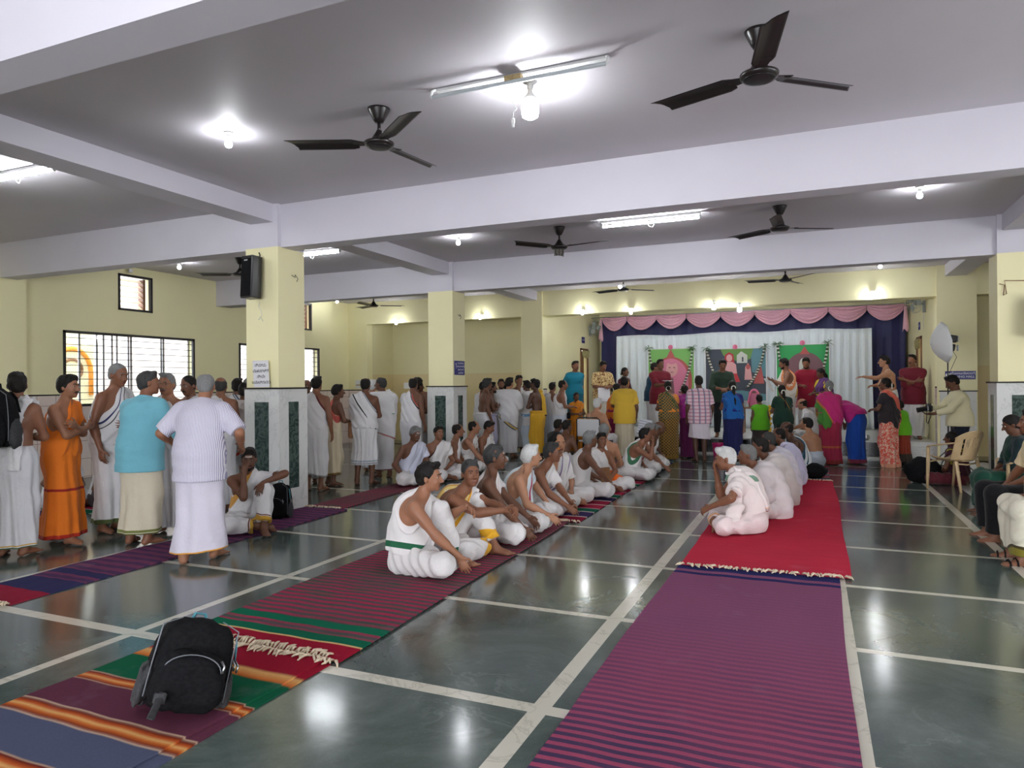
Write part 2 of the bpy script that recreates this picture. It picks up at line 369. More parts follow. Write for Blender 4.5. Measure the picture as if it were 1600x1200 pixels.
def vent(n, y0, y1, z0, z1):
    x = XL; b = MB(); t = .04
    for a in ((y0, y1, z0, z0+t), (y0, y1, z1-t, z1), (y0, y0+t, z0, z1), (y1-t, y1, z0, z1)): b.box((x-.05, a[0], a[2]), (x+.015, a[1], a[3]))
    r = struct(b.build(n, 'frameblack')); b = MB(); b.box((x-.2, y1-.15, z0+t), (x-.06, y1-.1, z1-t)); b.build('louvre_rail', 'wood', r)
    for k in range(6):
        z = z0+t+(z1-z0-2*t)*(k+.5)/6; b = MB()
        T = Matrix.Rotation(R(35), 3, 'Y'); b.rbox((x-.12, (y0+y1)/2-.03, z), (.115, y1-y0-.12, .005), .002, 1, 0, T); b.build('louvre_pane', 'frost', r)
    return r
for k, q in enumerate(VNT): vent('window_%d' % (k+4), *q)
# outside the windows: yard, neighbouring house wall, tree, painted arch board
MT['outwall'] = paint('neighbour_house_paint', (.88, .80, .76), .8); MT['yard'] = paint('yard_concrete', (.5, .48, .45), .9)
b = MB(); b.box((-30, -6, -.4), (-11.95, 30, -.3)); struct(b.build('ground_outside', 'yard'))
b = MB(); b.box((-15.6, 9.2, -.3), (-15.2, 24, 6)); b.add([(-16.6, 4, 3.9), (-15.0, 4, 3.3), (-15.0, 10.2, 3.3), (-16.6, 10.2, 3.9)], [(0, 1, 2, 3)]); struct(b.build('wall_outside', 'outwall'))
MT['leafgreen'] = speck('tree_leaves', (.10, .22, .03), (.22, .36, .07), .6, 12, .3); MT['orangeboard'] = mat('orange_painted_board', S((240, 150, 40)), .6); MT['creamboard'] = mat('cream_painted_board', S((236, 225, 190)), .6)  # leaves speckled between two greens of their own
b = MB(); rnd = random.Random(11)
for k in range(1400):
    a, h = rnd.uniform(0, 6.28), rnd.uniform(0, 2.3); rr = rnd.uniform(.1, .75)*(1-.15*h); c = Vector((-13.6+rr*math.cos(a)*.8, 8.35+rr*math.sin(a)*.85, .1+h)); d = Vector((rnd.uniform(-1, 1), rnd.uniform(-1, 1), rnd.uniform(-.6, .6))).normalized(); e = d.orthogonal().normalized()*.035
    b.add([c-e, c+d*.06-e*.2, c+d*.12, c+d*.06+e], [(0, 1, 2, 3)])
q = empty('garden_tree', (0, 0, 0)); thick(b.build('foliage', 'leafgreen', q), .002)
b = MB(); b.tube([(-13.6, 8.35, -.3), (-13.62, 8.4, .8), (-13.55, 8.35, 2.0)], [.06, .05, .02], 8); b.build('trunk', 'wood', q, True)
tag(q, 'small leafy tree outside the big barred window', 'tree')
q = empty('painted_board', (-14.6, 10.05, 0)); b = MB(); b.rbox((0, 0, 1.25), (.05, 1.0, 3.1), .01, 1); b.build('panel', 'creamboard', q)
b = MB(); b.tube([(.04, -.42, 1.4)]+[(.04, .42*-math.cos(PI*i/12), 1.9+.5*math.sin(PI*i/12)) for i in range(13)]+[(.04, .42, 1.4)], .05, 6); b.build('orange_arch', 'orangeboard', q, True)
b = MB(); b.tube([(.04, .22*math.cos(PI*i/8), 1.95+.22*math.sin(PI*i/8)) for i in range(17)], .03, 6); b.build('round_emblem', 'signviolet' if 'signviolet' in MT else 'wood', q, True)
tag(q, 'cream and orange painted board with an arch outside the barred window', 'board')

# ---------------- lamps and fans ----------------
MT['fan'] = mat('dark_brown_fan_enamel', (.014, .010, .010), .3)
def ceiling_fan(x, y, rot, label, first=[None]):
    if first[0] is None:
        r = empty('ceiling_fan', (x, y, CE))
        b = MB(); b.lathe([(.03, -.13), (.045, -.1), (.075, -.02), (.08, -.002)], n=24); b.build('canopy', 'fan', r, True)
        b = MB(); b.lathe([(.0125, -.26), (.0125, -.1)], n=10); b.build('rod', 'fan', r, True)
        b = MB(); b.lathe([(.02, -.36), (.085, -.355), (.105, -.335), (.107, -.315), (.06, -.29), (.04, -.25), (.022, -.215), (.018, -.2)], n=28); m = b.build('motor', 'fan', r, True)
        b = MB(); b.lathe([(.0, -.3625), (.07, -.362), (.088, -.356), (.09, -.352)], n=28); b.build('bottom_cap', 'darkplastic', m, True)
        for k in range(3):
            b = MB(); T = Matrix.Rotation(k*2*PI/3, 3, 'Z')
            # bracket arm and a cambered metal blade with an angled tip and pressed ribs
            b.rbox((0, 0, 0), (.01, .01, .01), .003, 1)
            b = MB(); b.add([T @ Vector(v) for v in [(.09, -.025, -.322), (.19, -.05, -.318), (.19, .05, -.305), (.09, .025, -.315), (.09, -.025, -.328), (.19, -.05, -.324), (.19, .05, -.311), (.09, .025, -.321)]],
                  [(0, 1, 2, 3), (7, 6, 5, 4), (0, 4, 5, 1), (1, 5, 6, 2), (2, 6, 7, 3), (3, 7, 4, 0)])
            arm = b.build('blade_bracket', 'fan', r)
            def bl(u, v):
                xx = .15+.52*u; wv = (v-.5); tipcut = .09*max(0, (u-.86)/.14)*(.5-wv)
                ww = .125*(1 if u > .08 else .75+u*3)
                return T @ Vector((xx-tipcut, wv*ww, -.314+.10*wv*ww/.125*.35-.012*(wv*2)**2+.0025*(abs(wv) < .12)))
            b = MB(); b.grid(bl, 24, 10); thick(b.build('blade', 'fan', r, True, angle=30), .004)
        first[0] = r; o = r
    else: o = dup(first[0]); o.location = (x, y, CE)
    o.scale = (1.13, 1.13, .88); o.rotation_euler = (0, 0, rot); tag(o, label, 'ceiling fan', 'three-bladed ceiling fans'); return o
def ang(cx, cy, px, py): return math.atan2(py-cy, px-cx)
ceiling_fan(-3.22, 4.80, R(82), 'dark brown ceiling fan between the lit round bulb and the unlit tube fixture')
ceiling_fan(-.30, 4.74, R(40), 'dark ceiling fan with a broad upright blade, large one beside the big lit lamp')
ceiling_fan(-3.32, 9.476, R(110), 'dark ceiling fan with hanging cage below its hub beyond the first cross beam')
ceiling_fan(-.37, 9.546, R(28), 'dark ceiling fan beyond the first beam, between the lit tube and a spot bulb')
ceiling_fan(-9.16, 9.34, R(205), 'dark ceiling fan partly hidden by the pillar with the loudspeaker')
ceiling_fan(-9.86, 14.4, R(35), 'small dark ceiling fan over the recess between the two front pillars')
ceiling_fan(-3.61, 14.3, R(160), 'small dark ceiling fan peeking out below the second cross beam near the bare bulbs')
ceiling_fan(-.47, 14.4, R(188), 'small dark ceiling fan below the second beam in front of the stage wall')
ceiling_fan(-9.35, 4.75, R(2), 'ceiling fan of which a single blade tip shows below the lit tube near the windows')
def cage():
    b = MB()
    for k in range(6):
        a = k*PI/3; b.tube([(.05*math.cos(a), .05*math.sin(a), -.36), (.055*math.cos(a), .055*math.sin(a), -.42), (.03*math.cos(a), .03*math.sin(a), -.46)], .004, 5)
    return b.build('cage', 'fan', None)
_cg = cage(); _cg.parent = [o for o in bpy.data.objects if o.name == 'ceiling_fan.001'][0] if False else [o for o in bpy.data.objects if o.get('label', '').startswith('dark ceiling fan with hanging cage')][0]
def bulb(x, y, label, z=CE, small=True, tilt=0, group='small lit bulbs', q='bulbsmall'):
    r = empty('light_bulb', (x, y, z)); r.rotation_euler = (tilt, 0, 0)
    b = MB(); b.lathe([(.045, 0), (.045, -.012), (.02, -.02), (.02, -.06), (.0, -.062)], n=16); b.build('holder', 'white', r, True, angle=40)
    b = MB(); b.lathe([(.013, -.058), (.016, -.068), (.03, -.09), (.032, -.105), (.024, -.126), (.008, -.135)], n=12); b.build('lit_globe', q, r, True)
    return tag(r, label, 'light bulb', group)
bulb(-4.728, 4.70, 'lit bulb on the ceiling between the long beam and the nearest fan, glow around it')
bulb(-4.90, 9.39, 'lit bulb just beyond the first cross beam above the corner of the long beam')
bulb(1.152, 9.30, 'lit spot bulb beyond the first cross beam near the pillar on the speaker side')
bulb(-10.40, 9.16, 'lit bulb on the ceiling above the big barred window and small louvre')
bulb(-11.1, 14.6, 'lit bulb in the far corner beside the window wall')
bulb(1.17, 14.7, 'lit bulb on the ceiling just under the second cross beam, above the stage corner')
for x, z, l, t in ((-7.596, 3.28, 'lit bulb tilted on the lintel over the wide niche beside the second pillar', .9), (-4.94, 3.27, 'lit tilted bulb over the stage edge above the wall fan and doorway', .9), (1.112, 3.36, 'lit bulb hanging straight on the stage lintel above the pink swags near the umbrella', .5), (-10.05, 3.25, 'small bulb on the lintel above the dark recess, tilted', .9)):
    bulb(x, YB-.02, l, z, tilt=-t)
bulb(-3.797, YB-.03, 'tiny lit bulb at the top of the pink valance near the wall fan', 3.26, tilt=-.5)
def bigbulb(x, y, z, s, label):
    r = empty('led_lamp', (x, y, z)); r.scale = (s, s, s)
    b = MB(); b.lathe([(.05, 0), (.05, -.012), (.022, -.02), (.022, -.06), (0, -.06)], n=16); b.build('holder', 'white', r, True, angle=40)
    b = MB(); b.lathe([(.016, -.055), (.018, -.085), (.035, -.11), (.052, -.125), (.055, -.15)], n=20); b.build('lamp_neck', 'white', r, True)
    b = MB(); b.lathe([(.055, -.151), (.062, -.17), (.064, -.22), (.058, -.262), (.03, -.278), (.0, -.279)], n=16); b.build('lit_dome', 'bigbulb', r, True)
    return tag(r, label, 'lamp')
bigbulb(-1.911, 4.827, CE, 1, 'large lit cylindrical lamp hanging by the unlit tube fixture')
bigbulb(-1.967, YB-.05, 3.36, .75, 'bright round lamp over the middle of the pink valance, the brighter of two')
bigbulb(-1.434, YB-.05, 3.27, .7, 'bright round lamp just below and beside the brightest one over the valance')
def tube_light(x0, x1, y, label, lit=True):
    r = empty('tube_light', ((x0+x1)/2, y, CE)); L = (x1-x0)/2; b = MB(); b.rbox((0, 0, -.02), (2*L, .04, .035), .005, 1); b.build('fixture_rail', 'white', r)
    for s in (-1, 1):
        b = MB(); b.rbox((s*(L-.012), 0, -.05), (.022, .03, .09), .006, 2); b.build('end_holder', 'white', r)
    b = MB(); b.tube([(-L+.02, 0, -.078), (L-.02, 0, -.078)], .0145, 10); b.build('glass_tube', 'tube' if lit else 'deadtube', r, True, angle=60)
    b = MB(); b.rbox((-.05, .03, -.05), (.03, .03, .04), .008, 2); b.tube([(-.05, .03, -.07), (-.02, .04, -.12), (.03, .03, -.14), (.05, .03, -.1)], .003, 5); b.build('starter', 'white', r, True)
    return tag(r, label, 'tube light')
MT['deadtube'] = mat('unlit_tube_glass', (.55, .60, .62), .15)
tube_light(-8.13, -6.885, 4.584, 'lit white tube light on the ceiling over the standing men by the windows')
tube_light(-9.9, -8.6, 1.2, 'added fill tube light, unseen in the side bay behind the camera')  # out-of-view tube added to brighten the window-side bay
tube_light(-9.9, -8.6, -2.6, 'second added fill tube light, unseen in the side bay behind the camera')  # another unseen tube added for the same bay
tube_light(-2.6, -1.3, .4, 'added fill tube light, unseen in the middle bay behind the camera')  # unseen tube added as fill from behind the camera
tube_light(3.4, 4.7, 5.0, 'lit tube light in the bay beyond the seated visitors')
tube_light(3.4, 4.7, 9.4, 'second lit tube light in the bay beyond the seated visitors')
tube_light(-2.668, -1.329, 9.39, 'lit white tube light beyond the first cross beam between two fans')
tube_light(-8.2, -7.0, 9.3, 'short lit stretch of tube light seen beside the pillar top and first beam')
tube_light(-4.9, -3.7, 17.3, 'lit tube light on the stage ceiling behind the lintel, over the first banner')
tube_light(-.6, .6, 17.3, 'lit tube light on the stage ceiling behind the lintel, over the last banner')
tube_light(-2.6, -1.4, 17.3, 'lit tube light on the stage ceiling behind the lintel, over the dark middle banner')
# unlit twin fixture near the camera with hanging flex
r = empty('tube_fixture', (-1.944, 4.675, CE)); L = .67
b = MB(); b.rbox((0, 0, -.012), (2*L, .05, .02), .004, 1); b.build('back_rail', 'oldrail', r) if 'oldrail' in MT else b.build('back_rail', 'white', r)
for s in (-1, 1):
    b = MB(); b.tube([(s*L, -.02, -.01), (s*(L+.012), -.05, -.03), (s*(L+.012), -.07, -.075), (s*L, -.06, -.085)], .011, 8); b.build('end_socket', 'aged', r, True) if 'aged' in MT else b.build('end_socket', 'white', r, True)
b = MB(); b.tube([(-L, -.065, -.08), (L, -.065, -.08)], .0145, 12); b.build('glass_tube', 'deadtube', r, True, angle=60)
MT['aged'] = speck('aged_brass_plastic', S((150, 125, 80)), S((190, 170, 125)), .5, 40, .2)
b = MB(); b.rbox((-.02, -.03, -.045), (.13, .06, .045), .006, 2); b.build('starter_box', 'aged', r)
b = MB(); pts = [(0, -.04, -.06), (.002, -.05, -.1), (-.015, -.055, -.16), (-.02, -.055, -.22), (.01, -.05, -.27), (.0, -.045, -.285), (-.012, -.05, -.27), (-.018, -.05, -.31), (-.02, -.05, -.335)]
b.tube(pts, .0028, 6); fx = b.build('hanging_flex', 'white', r, True)
b = MB(); b.ball((-.02, -.05, -.36), (.014, .014, .026), 8); b.box((-.028, -.054, -.4), (-.012, -.046, -.375)); b.build('flex_plug', 'white', fx, True)
tag(r, 'unlit long tube fixture with yellowed box and dangling white flex', 'tube light')

# ---------------- wall items ----------------
def speaker(loc, rz, tilt, label):
    r = empty('wall_speaker', loc, rz); r.rotation_euler = (tilt, 0, rz)
    b = MB(); b.rbox((0, -.1, 0), (.20, .16, .52), .015, 3); b.build('cabinet', 'darkplastic', r)
    b = MB(); b.rbox((0, -.185, -.01), (.165, .012, .46), .006, 2); g = b.build('grille', 'blackcloth', r)
    b = MB(); b.box((-.03, -.194, .19), (.03, -.191, .205)); b.build('badge', 'steel', g)
    b = MB(); b.tube([(0, -.02, .22), (0, .02, .3), (0, .0, .33)], .008, 6); b.rbox((0, .012, .1), (.06, .02, .1), .004, 1); b.build('bracket', 'frameblack', r)
    return tag(r, label, 'loudspeaker')
o = speaker((-6.30, 6.72, 2.885), R(-6), R(-3), 'black box loudspeaker tilted on the yellow pillar above the white notice')
o = speaker((2.68, 11.25, 2.4), R(10), R(-3), 'black loudspeaker on the marble-clad pillar behind the seated woman in green')
b = MB(); b.tube([(-6.30, 6.745, 2.6), (-6.31, 6.74, 2.54), (-6.28, 6.745, 2.5), (-6.26, 6.74, 2.44), (-6.32, 6.745, 2.38), (-6.28, 6.74, 2.42), (-6.25, 6.745, 2.36)], .003, 5)
tag(b.build('speaker_cable', 'white', None, True), 'thin white cable trailing down the pillar below the loudspeaker', 'cable')
for nm, x, y, z, lb in (('hook_wire', -6.005, 7.02, 2.93, 'twist of wire on the side face of the pillar with the loudspeaker'), ('hook_wire', -6.005, 11.5, 2.83, 'twist of wire on the side face of the second pillar')):
    b = MB(); b.tube([(x, y-.03, z+.02), (x+.03, y, z-.01), (x+.01, y+.02, z+.03), (x+.03, y+.05, z-.02), (x, y+.06, z-.05)], .004, 5); tag(b.build(nm, 'frameblack', None, True), lb, 'wire')
b = MB(); b.tube([(2.32, 11.275, 2.86), (2.38, 11.27, 2.84), (2.36, 11.26, 2.7), (2.40, 11.27, 2.72), (2.38, 11.275, 2.9), (2.7, 11.275, 2.88), (2.82, 11.275, 2.9)], .006, 5)
tag(b.build('old_wire', 'wood', None, True), 'brown knotted cord running across the top of the pillar by the chair', 'wire')
MT['paper'] = mat('white_paper', (.74, .73, .76), .7); MT['ink'] = mat('black_ink', (.02, .02, .03), .6); MT['signblue'] = mat('deep_blue_sign', S((32, 30, 118)), .35); MT['signwhite'] = mat('white_sign_lettering', (.8, .8, .85), .4)
r = empty('paper_notice', (-6.255, 6.725, 1.545)); r.rotation_euler = (R(4), 0, 0)
b = MB(); b.rbox((0, 0, .165), (.25, .004, .33), .001, 1); b.build('sheet', 'paper', r)
for k, s in enumerate(('ನಿಮ್ಮ', 'ವಾಹನಗಳಿಗೆ', 'ನೀವೇ', 'ಜವಾಬ್ದಾರರು')): text(s, .05, (0, -.004, .27-.07*k), (PI/2, 0, 0), 'ink', 'lettering', r, ext=.0005)
tag(r, 'white paper notice with four lines of black script standing on the pillar ledge', 'notice')
r = empty('blue_notice_board', (-6.018, 11.53, 1.87), PI/2)
b = MB(); b.rbox((0, -.006, 0), (.40, .008, .26), .002, 1); b.build('board', 'signblue', r)
for k, s in enumerate(('ದಯವಿಟ್ಟು', 'ಚಪ್ಪಲಿಗಳನ್ನು', 'ಹೊರಗೆ ಬಿಡಿ', 'ವಂದನೆಗಳು')): text(s, .045, (.04, -.0115, .085-.06*k), (PI/2, 0, 0), 'signwhite', 'lettering', r, ext=.0005)
b = MB(); b.add([(-.17, -.0115, .06), (-.12, -.0115, .06), (-.145, -.0115, .1)], [(0, 1, 2)]); b.box((-.15, -.0118, -.02), (-.14, -.0112, .06)); b.build('arrow', 'signwhite', r)
tag(r, 'square blue notice board with white script on the side of the second pillar', 'sign')
r = empty('dining_hall_sign', (2.60, YB-.066, 1.665))
b = MB(); b.rbox((0, -.006, 0), (.50, .01, .16), .002, 1); b.build('board', 'signblue', r)
text('ಭೋಜನಾಲಯ', .062, (.045, -.0125, .035), (PI/2, 0, 0), 'signwhite', 'lettering', r, ext=.0005, xs=1.15)
text('DINING HALL', .062, (.045, -.0125, -.03), (PI/2, 0, 0), 'signwhite', 'lettering', r, ext=.0005, xs=.98)
b = MB(); b.lathe([(.0, 0), (.045, 0), (.045, .002), (.0, .002)], (-.2, -.0115, 0), 20, 0, Matrix.Rotation(PI/2, 3, 'X')); b.build('round_emblem', 'bodypale', r) if 'bodypale' in MT else b.build('round_emblem', 'paper', r)
tag(r, 'long blue sign reading DINING HALL on the wall beside the stage', 'sign')
for x, y, rz, lb in ((-5.965, 19.0, PI/2, 'tiny blue sign above the doorway beside the stage curtain'), (2.215, 18.1, -PI/2, 'tiny blue sign above the brown doorway behind the white umbrella')):
    r = empty('door_sign', (x, y, 2.8), rz); b = MB(); b.rbox((0, -.006, 0), (.26, .008, .17), .002, 1); b.build('board', 'signblue', r)
    text('ಕೊಠಡಿ', .07, (0, -.0115, .0), (PI/2, 0, 0), 'signwhite', 'lettering', r, ext=.0005); tag(r, lb, 'sign')
def wall_fan(loc, rz, lb):
    r = empty('wall_fan', loc, rz); b = MB(); b.rbox((0, -.01, 0), (.07, .03, .26), .01, 2); b.tube([(0, -.02, .05), (0, -.10, .06), (0, -.16, .10)], .018, 8); b.build('bracket', 'fangrey', r, True, angle=40)
    T = Matrix.Rotation(R(105), 3, 'X'); hc = Vector((0, -.26, .08))
    b = MB(); b.lathe([(.03, -.12), (.06, -.1), (.065, -.02), (.03, .0)], hc, 16, 0, T); h = b.build('motor', 'fangrey', r, True)
    b = MB()
    for k in range(3):
        a = k*2*PI/3
        def f(u, v, a=a): rr = .03+.16*u; t = a+(v-.5)*1.3*(.4+.6*math.sin(PI*min(1, u*.8+.2))); return hc+T @ Vector((rr*math.cos(t), rr*math.sin(t), .03+.04*(v-.5)))
        b.grid(f, 6, 6)
    thick(b.build('rotor', 'fangrey', r, True), .003)
    b = MB()
    for rr, zz in ((.22, .0), (.22, .06), (.13, .085), (.05, .095), (.13, -.03)):
        b.tube([hc+T @ Vector((rr*math.cos(q*PI/12), rr*math.sin(q*PI/12), zz)) for q in range(25)], .003, 4)
    for q in range(24):
        a = q*PI/12; b.tube([hc+T @ Vector((p*math.cos(a), p*math.sin(a), zz)) for p, zz in ((.05, -.04), (.13, -.03), (.21, 0), (.22, .03), (.21, .06), (.13, .085), (.05, .095))], .0018, 4)
    b.build('guard', 'fangrey', r, True)
    b = MB(); b.tube([(.02, -.03, -.13), (.02, -.05, -.35), (.0, -.03, -.5), (-.02, -.03, -.35), (.0, -.02, -.14)], .003, 5); b.build('pull_cord', 'white', r, True)
    return tag(r, lb, 'wall fan')
MT['fangrey'] = mat('grey_fan_plastic', (.30, .33, .30), .4)
wall_fan((-5.95, 19.6, 3.1), R(50), 'grey wall fan turned towards the hall at the doorway end of the pink valance')
wall_fan((2.2, 17.2, 3.15), R(-50), 'grey wall fan above the white photo umbrella at the end of the valance')
b = MB(); b.rbox((-11.6+.03, 13.45-4.35, 2.98+.73), (.05, .07, .07), .01, 2); tag(b.build('wall_socket', 'white'), 'small round fixture above the louvred vent', 'socket')
r = empty('switch_board', (-10.95, YB-.01, 1.58)) ; r.location = (-10.95+.0, YB-.005, 1.6); r.location.x = -11.3
b = MB(); b.rbox((0, -.02, 0), (.20, .04, .22), .008, 2); b.build('box', 'white', r); b = MB()
for k in range(4): b.box((-.07+.038*k, -.045, -.05), (-.045+.038*k, -.038, 0))
b.build('switch_row', 'aged', r); tag(r, 'white switch board on the far wall near the small barred window', 'switch board')
b = MB(); b.rbox((-9.93, YB+.22, 1.55), (.18, .04, .16), .006, 2); b.parent = None; tag(b.build('socket_box', 'white'), 'white socket box inside the far recess behind the standing men', 'socket')

# ---------------- stage hangings ----------------
def cloth(name, c, c2, rough=.7, sheen=.2, sc_=18):
    m = mat(name, c, rough); t = NT(m); v = t.coord(); t.color(t.mix(t.noise(sc_, 3, v), c, c2)); m.node_tree.nodes['Principled BSDF'].inputs['Sheen Weight'].default_value = sheen
    t.bump(t.noise(180, 2, v), .08, .002); return m
MT['navy'] = cloth('navy_stage_cloth', S((26, 26, 78)), S((34, 34, 92)), .6); MT['drape'] = cloth('white_drape_cloth', S((214, 222, 228)), S((224, 230, 234)), .6)
MT['pink'] = cloth('dusty_pink_satin', S((206, 150, 168)), S((220, 170, 186)), .38, .4)
def hanging(name, m, x0, x1, y, z0, z1, amp, n, label, top=None, seed=0, cat='curtain'):
    rnd = random.Random(seed); ph = [rnd.uniform(0, 6) for _ in range(6)]
    def f(u, v):
        x = x0+(x1-x0)*u; a = amp*(.35+.65*min(1, v*3))
        yy = y-a*(math.sin(u*n*2*PI+ph[0]+1.5*math.sin(u*9+ph[1]))+.5*math.sin(u*n*3.7*2*PI+ph[2]+v*1.2)+.6*math.sin(u*11+ph[3]+v*2))
        zt = z1+(top(u) if top else 0); return Vector((x+.03*math.sin(v*3+ph[4]+u*20)*v, yy, zt+(z0-zt)*v))
    b = MB(); b.grid(f, int(n*10), 16); o = b.build(name, m, None, True); thick(o, .008); return tag(o, label, cat)
hanging('navy_curtain', 'navy', -5.75, 2.17, 20.15, .36, 3.46, .03, 16, 'dark navy stage curtain behind the white drape, hanging full height')
o = hanging('white_drape', 'drape', -5.15, 1.36, 19.6, .36, 2.91, .035, 34, 'white pleated backdrop drape behind the three hanging banners', top=lambda u: .02*math.sin(u*18), seed=3)
r = empty('valance', (0, 20.0, 3.46)); sw = [-5.62, -4.9, -4.05, -3.22, -2.3, -1.42, -.53, .38, 1.27, 2.1]
for k in range(9):
    a, c2 = sw[k], sw[k+1]; b = MB()
    def f(u, v, a=a, c2=c2, k=k):
        drop = (.10+.30*math.sin(PI*u)**.75); s = math.sin(PI*u)
        return Vector((a+(c2-a)*(u+.0*v), -.22-.07*s*math.sin(PI*min(1, v*1.1))-.016*math.sin(v*2*PI*4.5+.8*math.cos(PI*u*2))-.012*math.sin(u*2*PI*6)*(1-v)*s, .02-drop*v+.0*u))
    b.grid(f, 26, 30); thick(b.build('pink_swag', 'pink', r, True), .006)
for x in (-5.66, 2.12):
    b = MB(); b.grid(lambda u, v, x=x: Vector((x+.07*math.sin(u*2*PI)*(.4+.6*v), -.25+.04*math.cos(u*2*PI), -.02-.62*v*(1+.06*math.sin(u*2*PI*3)))), 16, 10, closed=True); thick(b.build('pink_tail', 'pink', r, True), .005)
tag(r, 'pink satin valance of nine scalloped swags along the stage top', 'valance')
b = MB(); b.tube([(-5.98, 19.85, 3.49), (2.23, 19.85, 3.49)], .015, 8); tag(b.build('curtain_rail', 'steel', None, True), 'thin rail above the pink valance', 'rail')
# banners: flat printed cloths with a generic painted subject
def fl(name, c, r_=.7): MT[name] = mat(name, S(c), r_); return name
for n, c in (('bannergreen', (120, 176, 96)), ('bannergreen2', (46, 150, 84)), ('printpink', (206, 120, 150)), ('printrose', (176, 86, 84)), ('printface', (214, 158, 160)), ('printdark', (60, 66, 78)), ('printblue', (86, 128, 140)), ('printred', (180, 52, 60)), ('printmauve', (118, 84, 92)), ('printleaf', (96, 136, 70)), ('printpale', (196, 196, 190))): fl(n, c)
def poly_disc(cx, cz, rx, rz, n=28, a0=0, a1=2*PI): return [(cx+rx*math.cos(a0+(a1-a0)*i/n), cz+rz*math.sin(a0+(a1-a0)*i/n)) for i in range(n+(0 if a1-a0 > 6.2 else 1))]
def banner(x0, x1, z0, z1, shapes, base, label, seed):
    r = empty('hanging_banner', ((x0+x1)/2, 19.50, (z0+z1)/2)); W, H_ = x1-x0, z1-z0
    b = MB(); b.box((-W/2-.03, 0, -H_/2-.03), (W/2+.03, .012, H_/2+.03)); b.build('white_border', 'paper', r)
    b = MB(); b.box((-W/2, -.006, -H_/2), (W/2, 0, H_/2)); ms = [base]
    for k, (m, pts) in enumerate(shapes):
        if m not in ms: ms.append(m)
        n = len(pts); b.add([(x*W/2, -.008-.0012*k, z*H_/2) for x, z in pts], [tuple(range(n))], ms.index(m))
    b.build('printed_picture', ms, r)
    rnd = random.Random(seed)
    b = MB(); b2 = MB(); b3 = MB(); k = 0
    for s in (-1, 1):
        b = MB()
        p0 = Vector((s*(W/2-.02), -.04, H_/2+.02)); p1 = Vector((s*W*.20, -.06, -H_*.24))
        for i in range(30):
            u = i/29; p = p0.lerp(p1, u)+Vector((s*.05*math.sin(PI*u), 0, -.07*math.sin(PI*u))); b.ball(p, (.036, .03, .022), 5, i % 2)
        b.build('flower_garland', ['garlandwhite', 'garlandgreen'], r, True); b2 = MB()
        for i in range(12):
            a = rnd.uniform(0, 6.28); q = p0+Vector((.0, -.02, .02)); d = Vector((math.cos(a), -.2, math.sin(a)*.7)); b2.tube([q, q+d*.09, q+d*.17+Vector((0, 0, -.03))], [.012, .022, .003], 4, 0, flat=((0, 1, 0), .3))
        b2.build('leaf_sprig', 'leaf', r, True)
    for i in range(9):
        a = i*2*PI/9; b3.ball((.035*math.cos(a), -.04, H_/2+.05+.035*math.sin(a)), (.032, .02, .032), 5)
    b3.ball((0, -.06, H_/2+.05), .03, 6); b3.build('pink_rosette', 'rosette', r, True)
    return tag(r, label, 'banner')
MT['garlandwhite'] = mat('white_jasmine', (.72, .72, .66), .7); MT['garlandgreen'] = mat('garland_thread_shade', (.10, .10, .07), .8); MT['leaf'] = speck('green_leaves', (.02, .08, .02), (.05, .16, .04), .5, 20); MT['rosette'] = mat('pink_flower', (.8, .2, .35), .6)
arch = [(math.cos(PI*i/24)*.92, -.05+math.sin(PI*i/24)*.78) for i in range(25)]
banner(-4.22, -2.98, .9, 2.50, [('printrose', arch+[(-.92, -.9), (.92, -.9)]), ('bannergreen', [(.98, -.3), (.98, -.98), (.9, -.98), (.9, -.3)]), ('printpink', [(x*.83, z*.95-.02) for x, z in arch]+[(-.76, -.9), (.76, -.9)]), ('printrose', [(-.2, .68), (.2, .68), (0, 1.0)]), ('printpink', [(-.75, -1), (-.62, -.1), (-.25, .12), (.45, .14), (.72, -.1), (.9, -1)]), ('printmauve', [(-.05, .0), (.1, 0), (.2, -.98), (-.2, -.98)]), ('printface', poly_disc(.05, .32, .26, .27)), ('printpink', poly_disc(.05, .53, .16, .05)), ('printmauve', poly_disc(-.05, .36, .05, .018, 10)), ('printmauve', poly_disc(.15, .36, .05, .018, 10)), ('printmauve', poly_disc(.05, .2, .07, .014, 10))], 'bannergreen', 'green banner with a pink-robed portrait under a rose arch, first of three', 3)
banner(-2.66, -1.13, 1.08, 2.46, [('printblue', [(.5, 1), (1, 1), (1, -.1), (.55, .1)]), ('printleaf', [(-.5, 1), (.6, 1), (.5, .6), (.1, .5), (-.4, .75)]), ('printblue', [(-.9, -1), (1, -1), (1, -.75), (.2, -.6), (-.9, -.72)]), ('printpale', [(.05, .45), (.05, .75), (.2, .9), (.4, .75), (.4, .45)]), ('printdark', [(.22, .5), (.22, .68), (.27, .68), (.27, .5)]), ('printred', [(-.38, .35), (-.34, .78), (-.2, .88), (-.06, .78), (-.02, .35)]), ('printface', [(-.42, 0), (-.4, .4), (-.28, .5), (-.1, .5), (.02, .4), (.06, 0)]), ('printface', poly_disc(-.2, .65, .1, .14)), ('printred', [(-.48, -.28), (-.45, .05), (.05, .05), (.16, -.28)]), ('printface', [(.3, -.2), (.33, .3), (.42, .45), (.5, .3), (.56, -.2)]), ('printrose', poly_disc(.42, .3, .07, .1)), ('printrose', [(.6, -.35), (.7, .2), (.85, .3), (.95, -.35)])], 'printdark', 'dark banner of a seated saint and devotees before a hut, the middle one', 5)
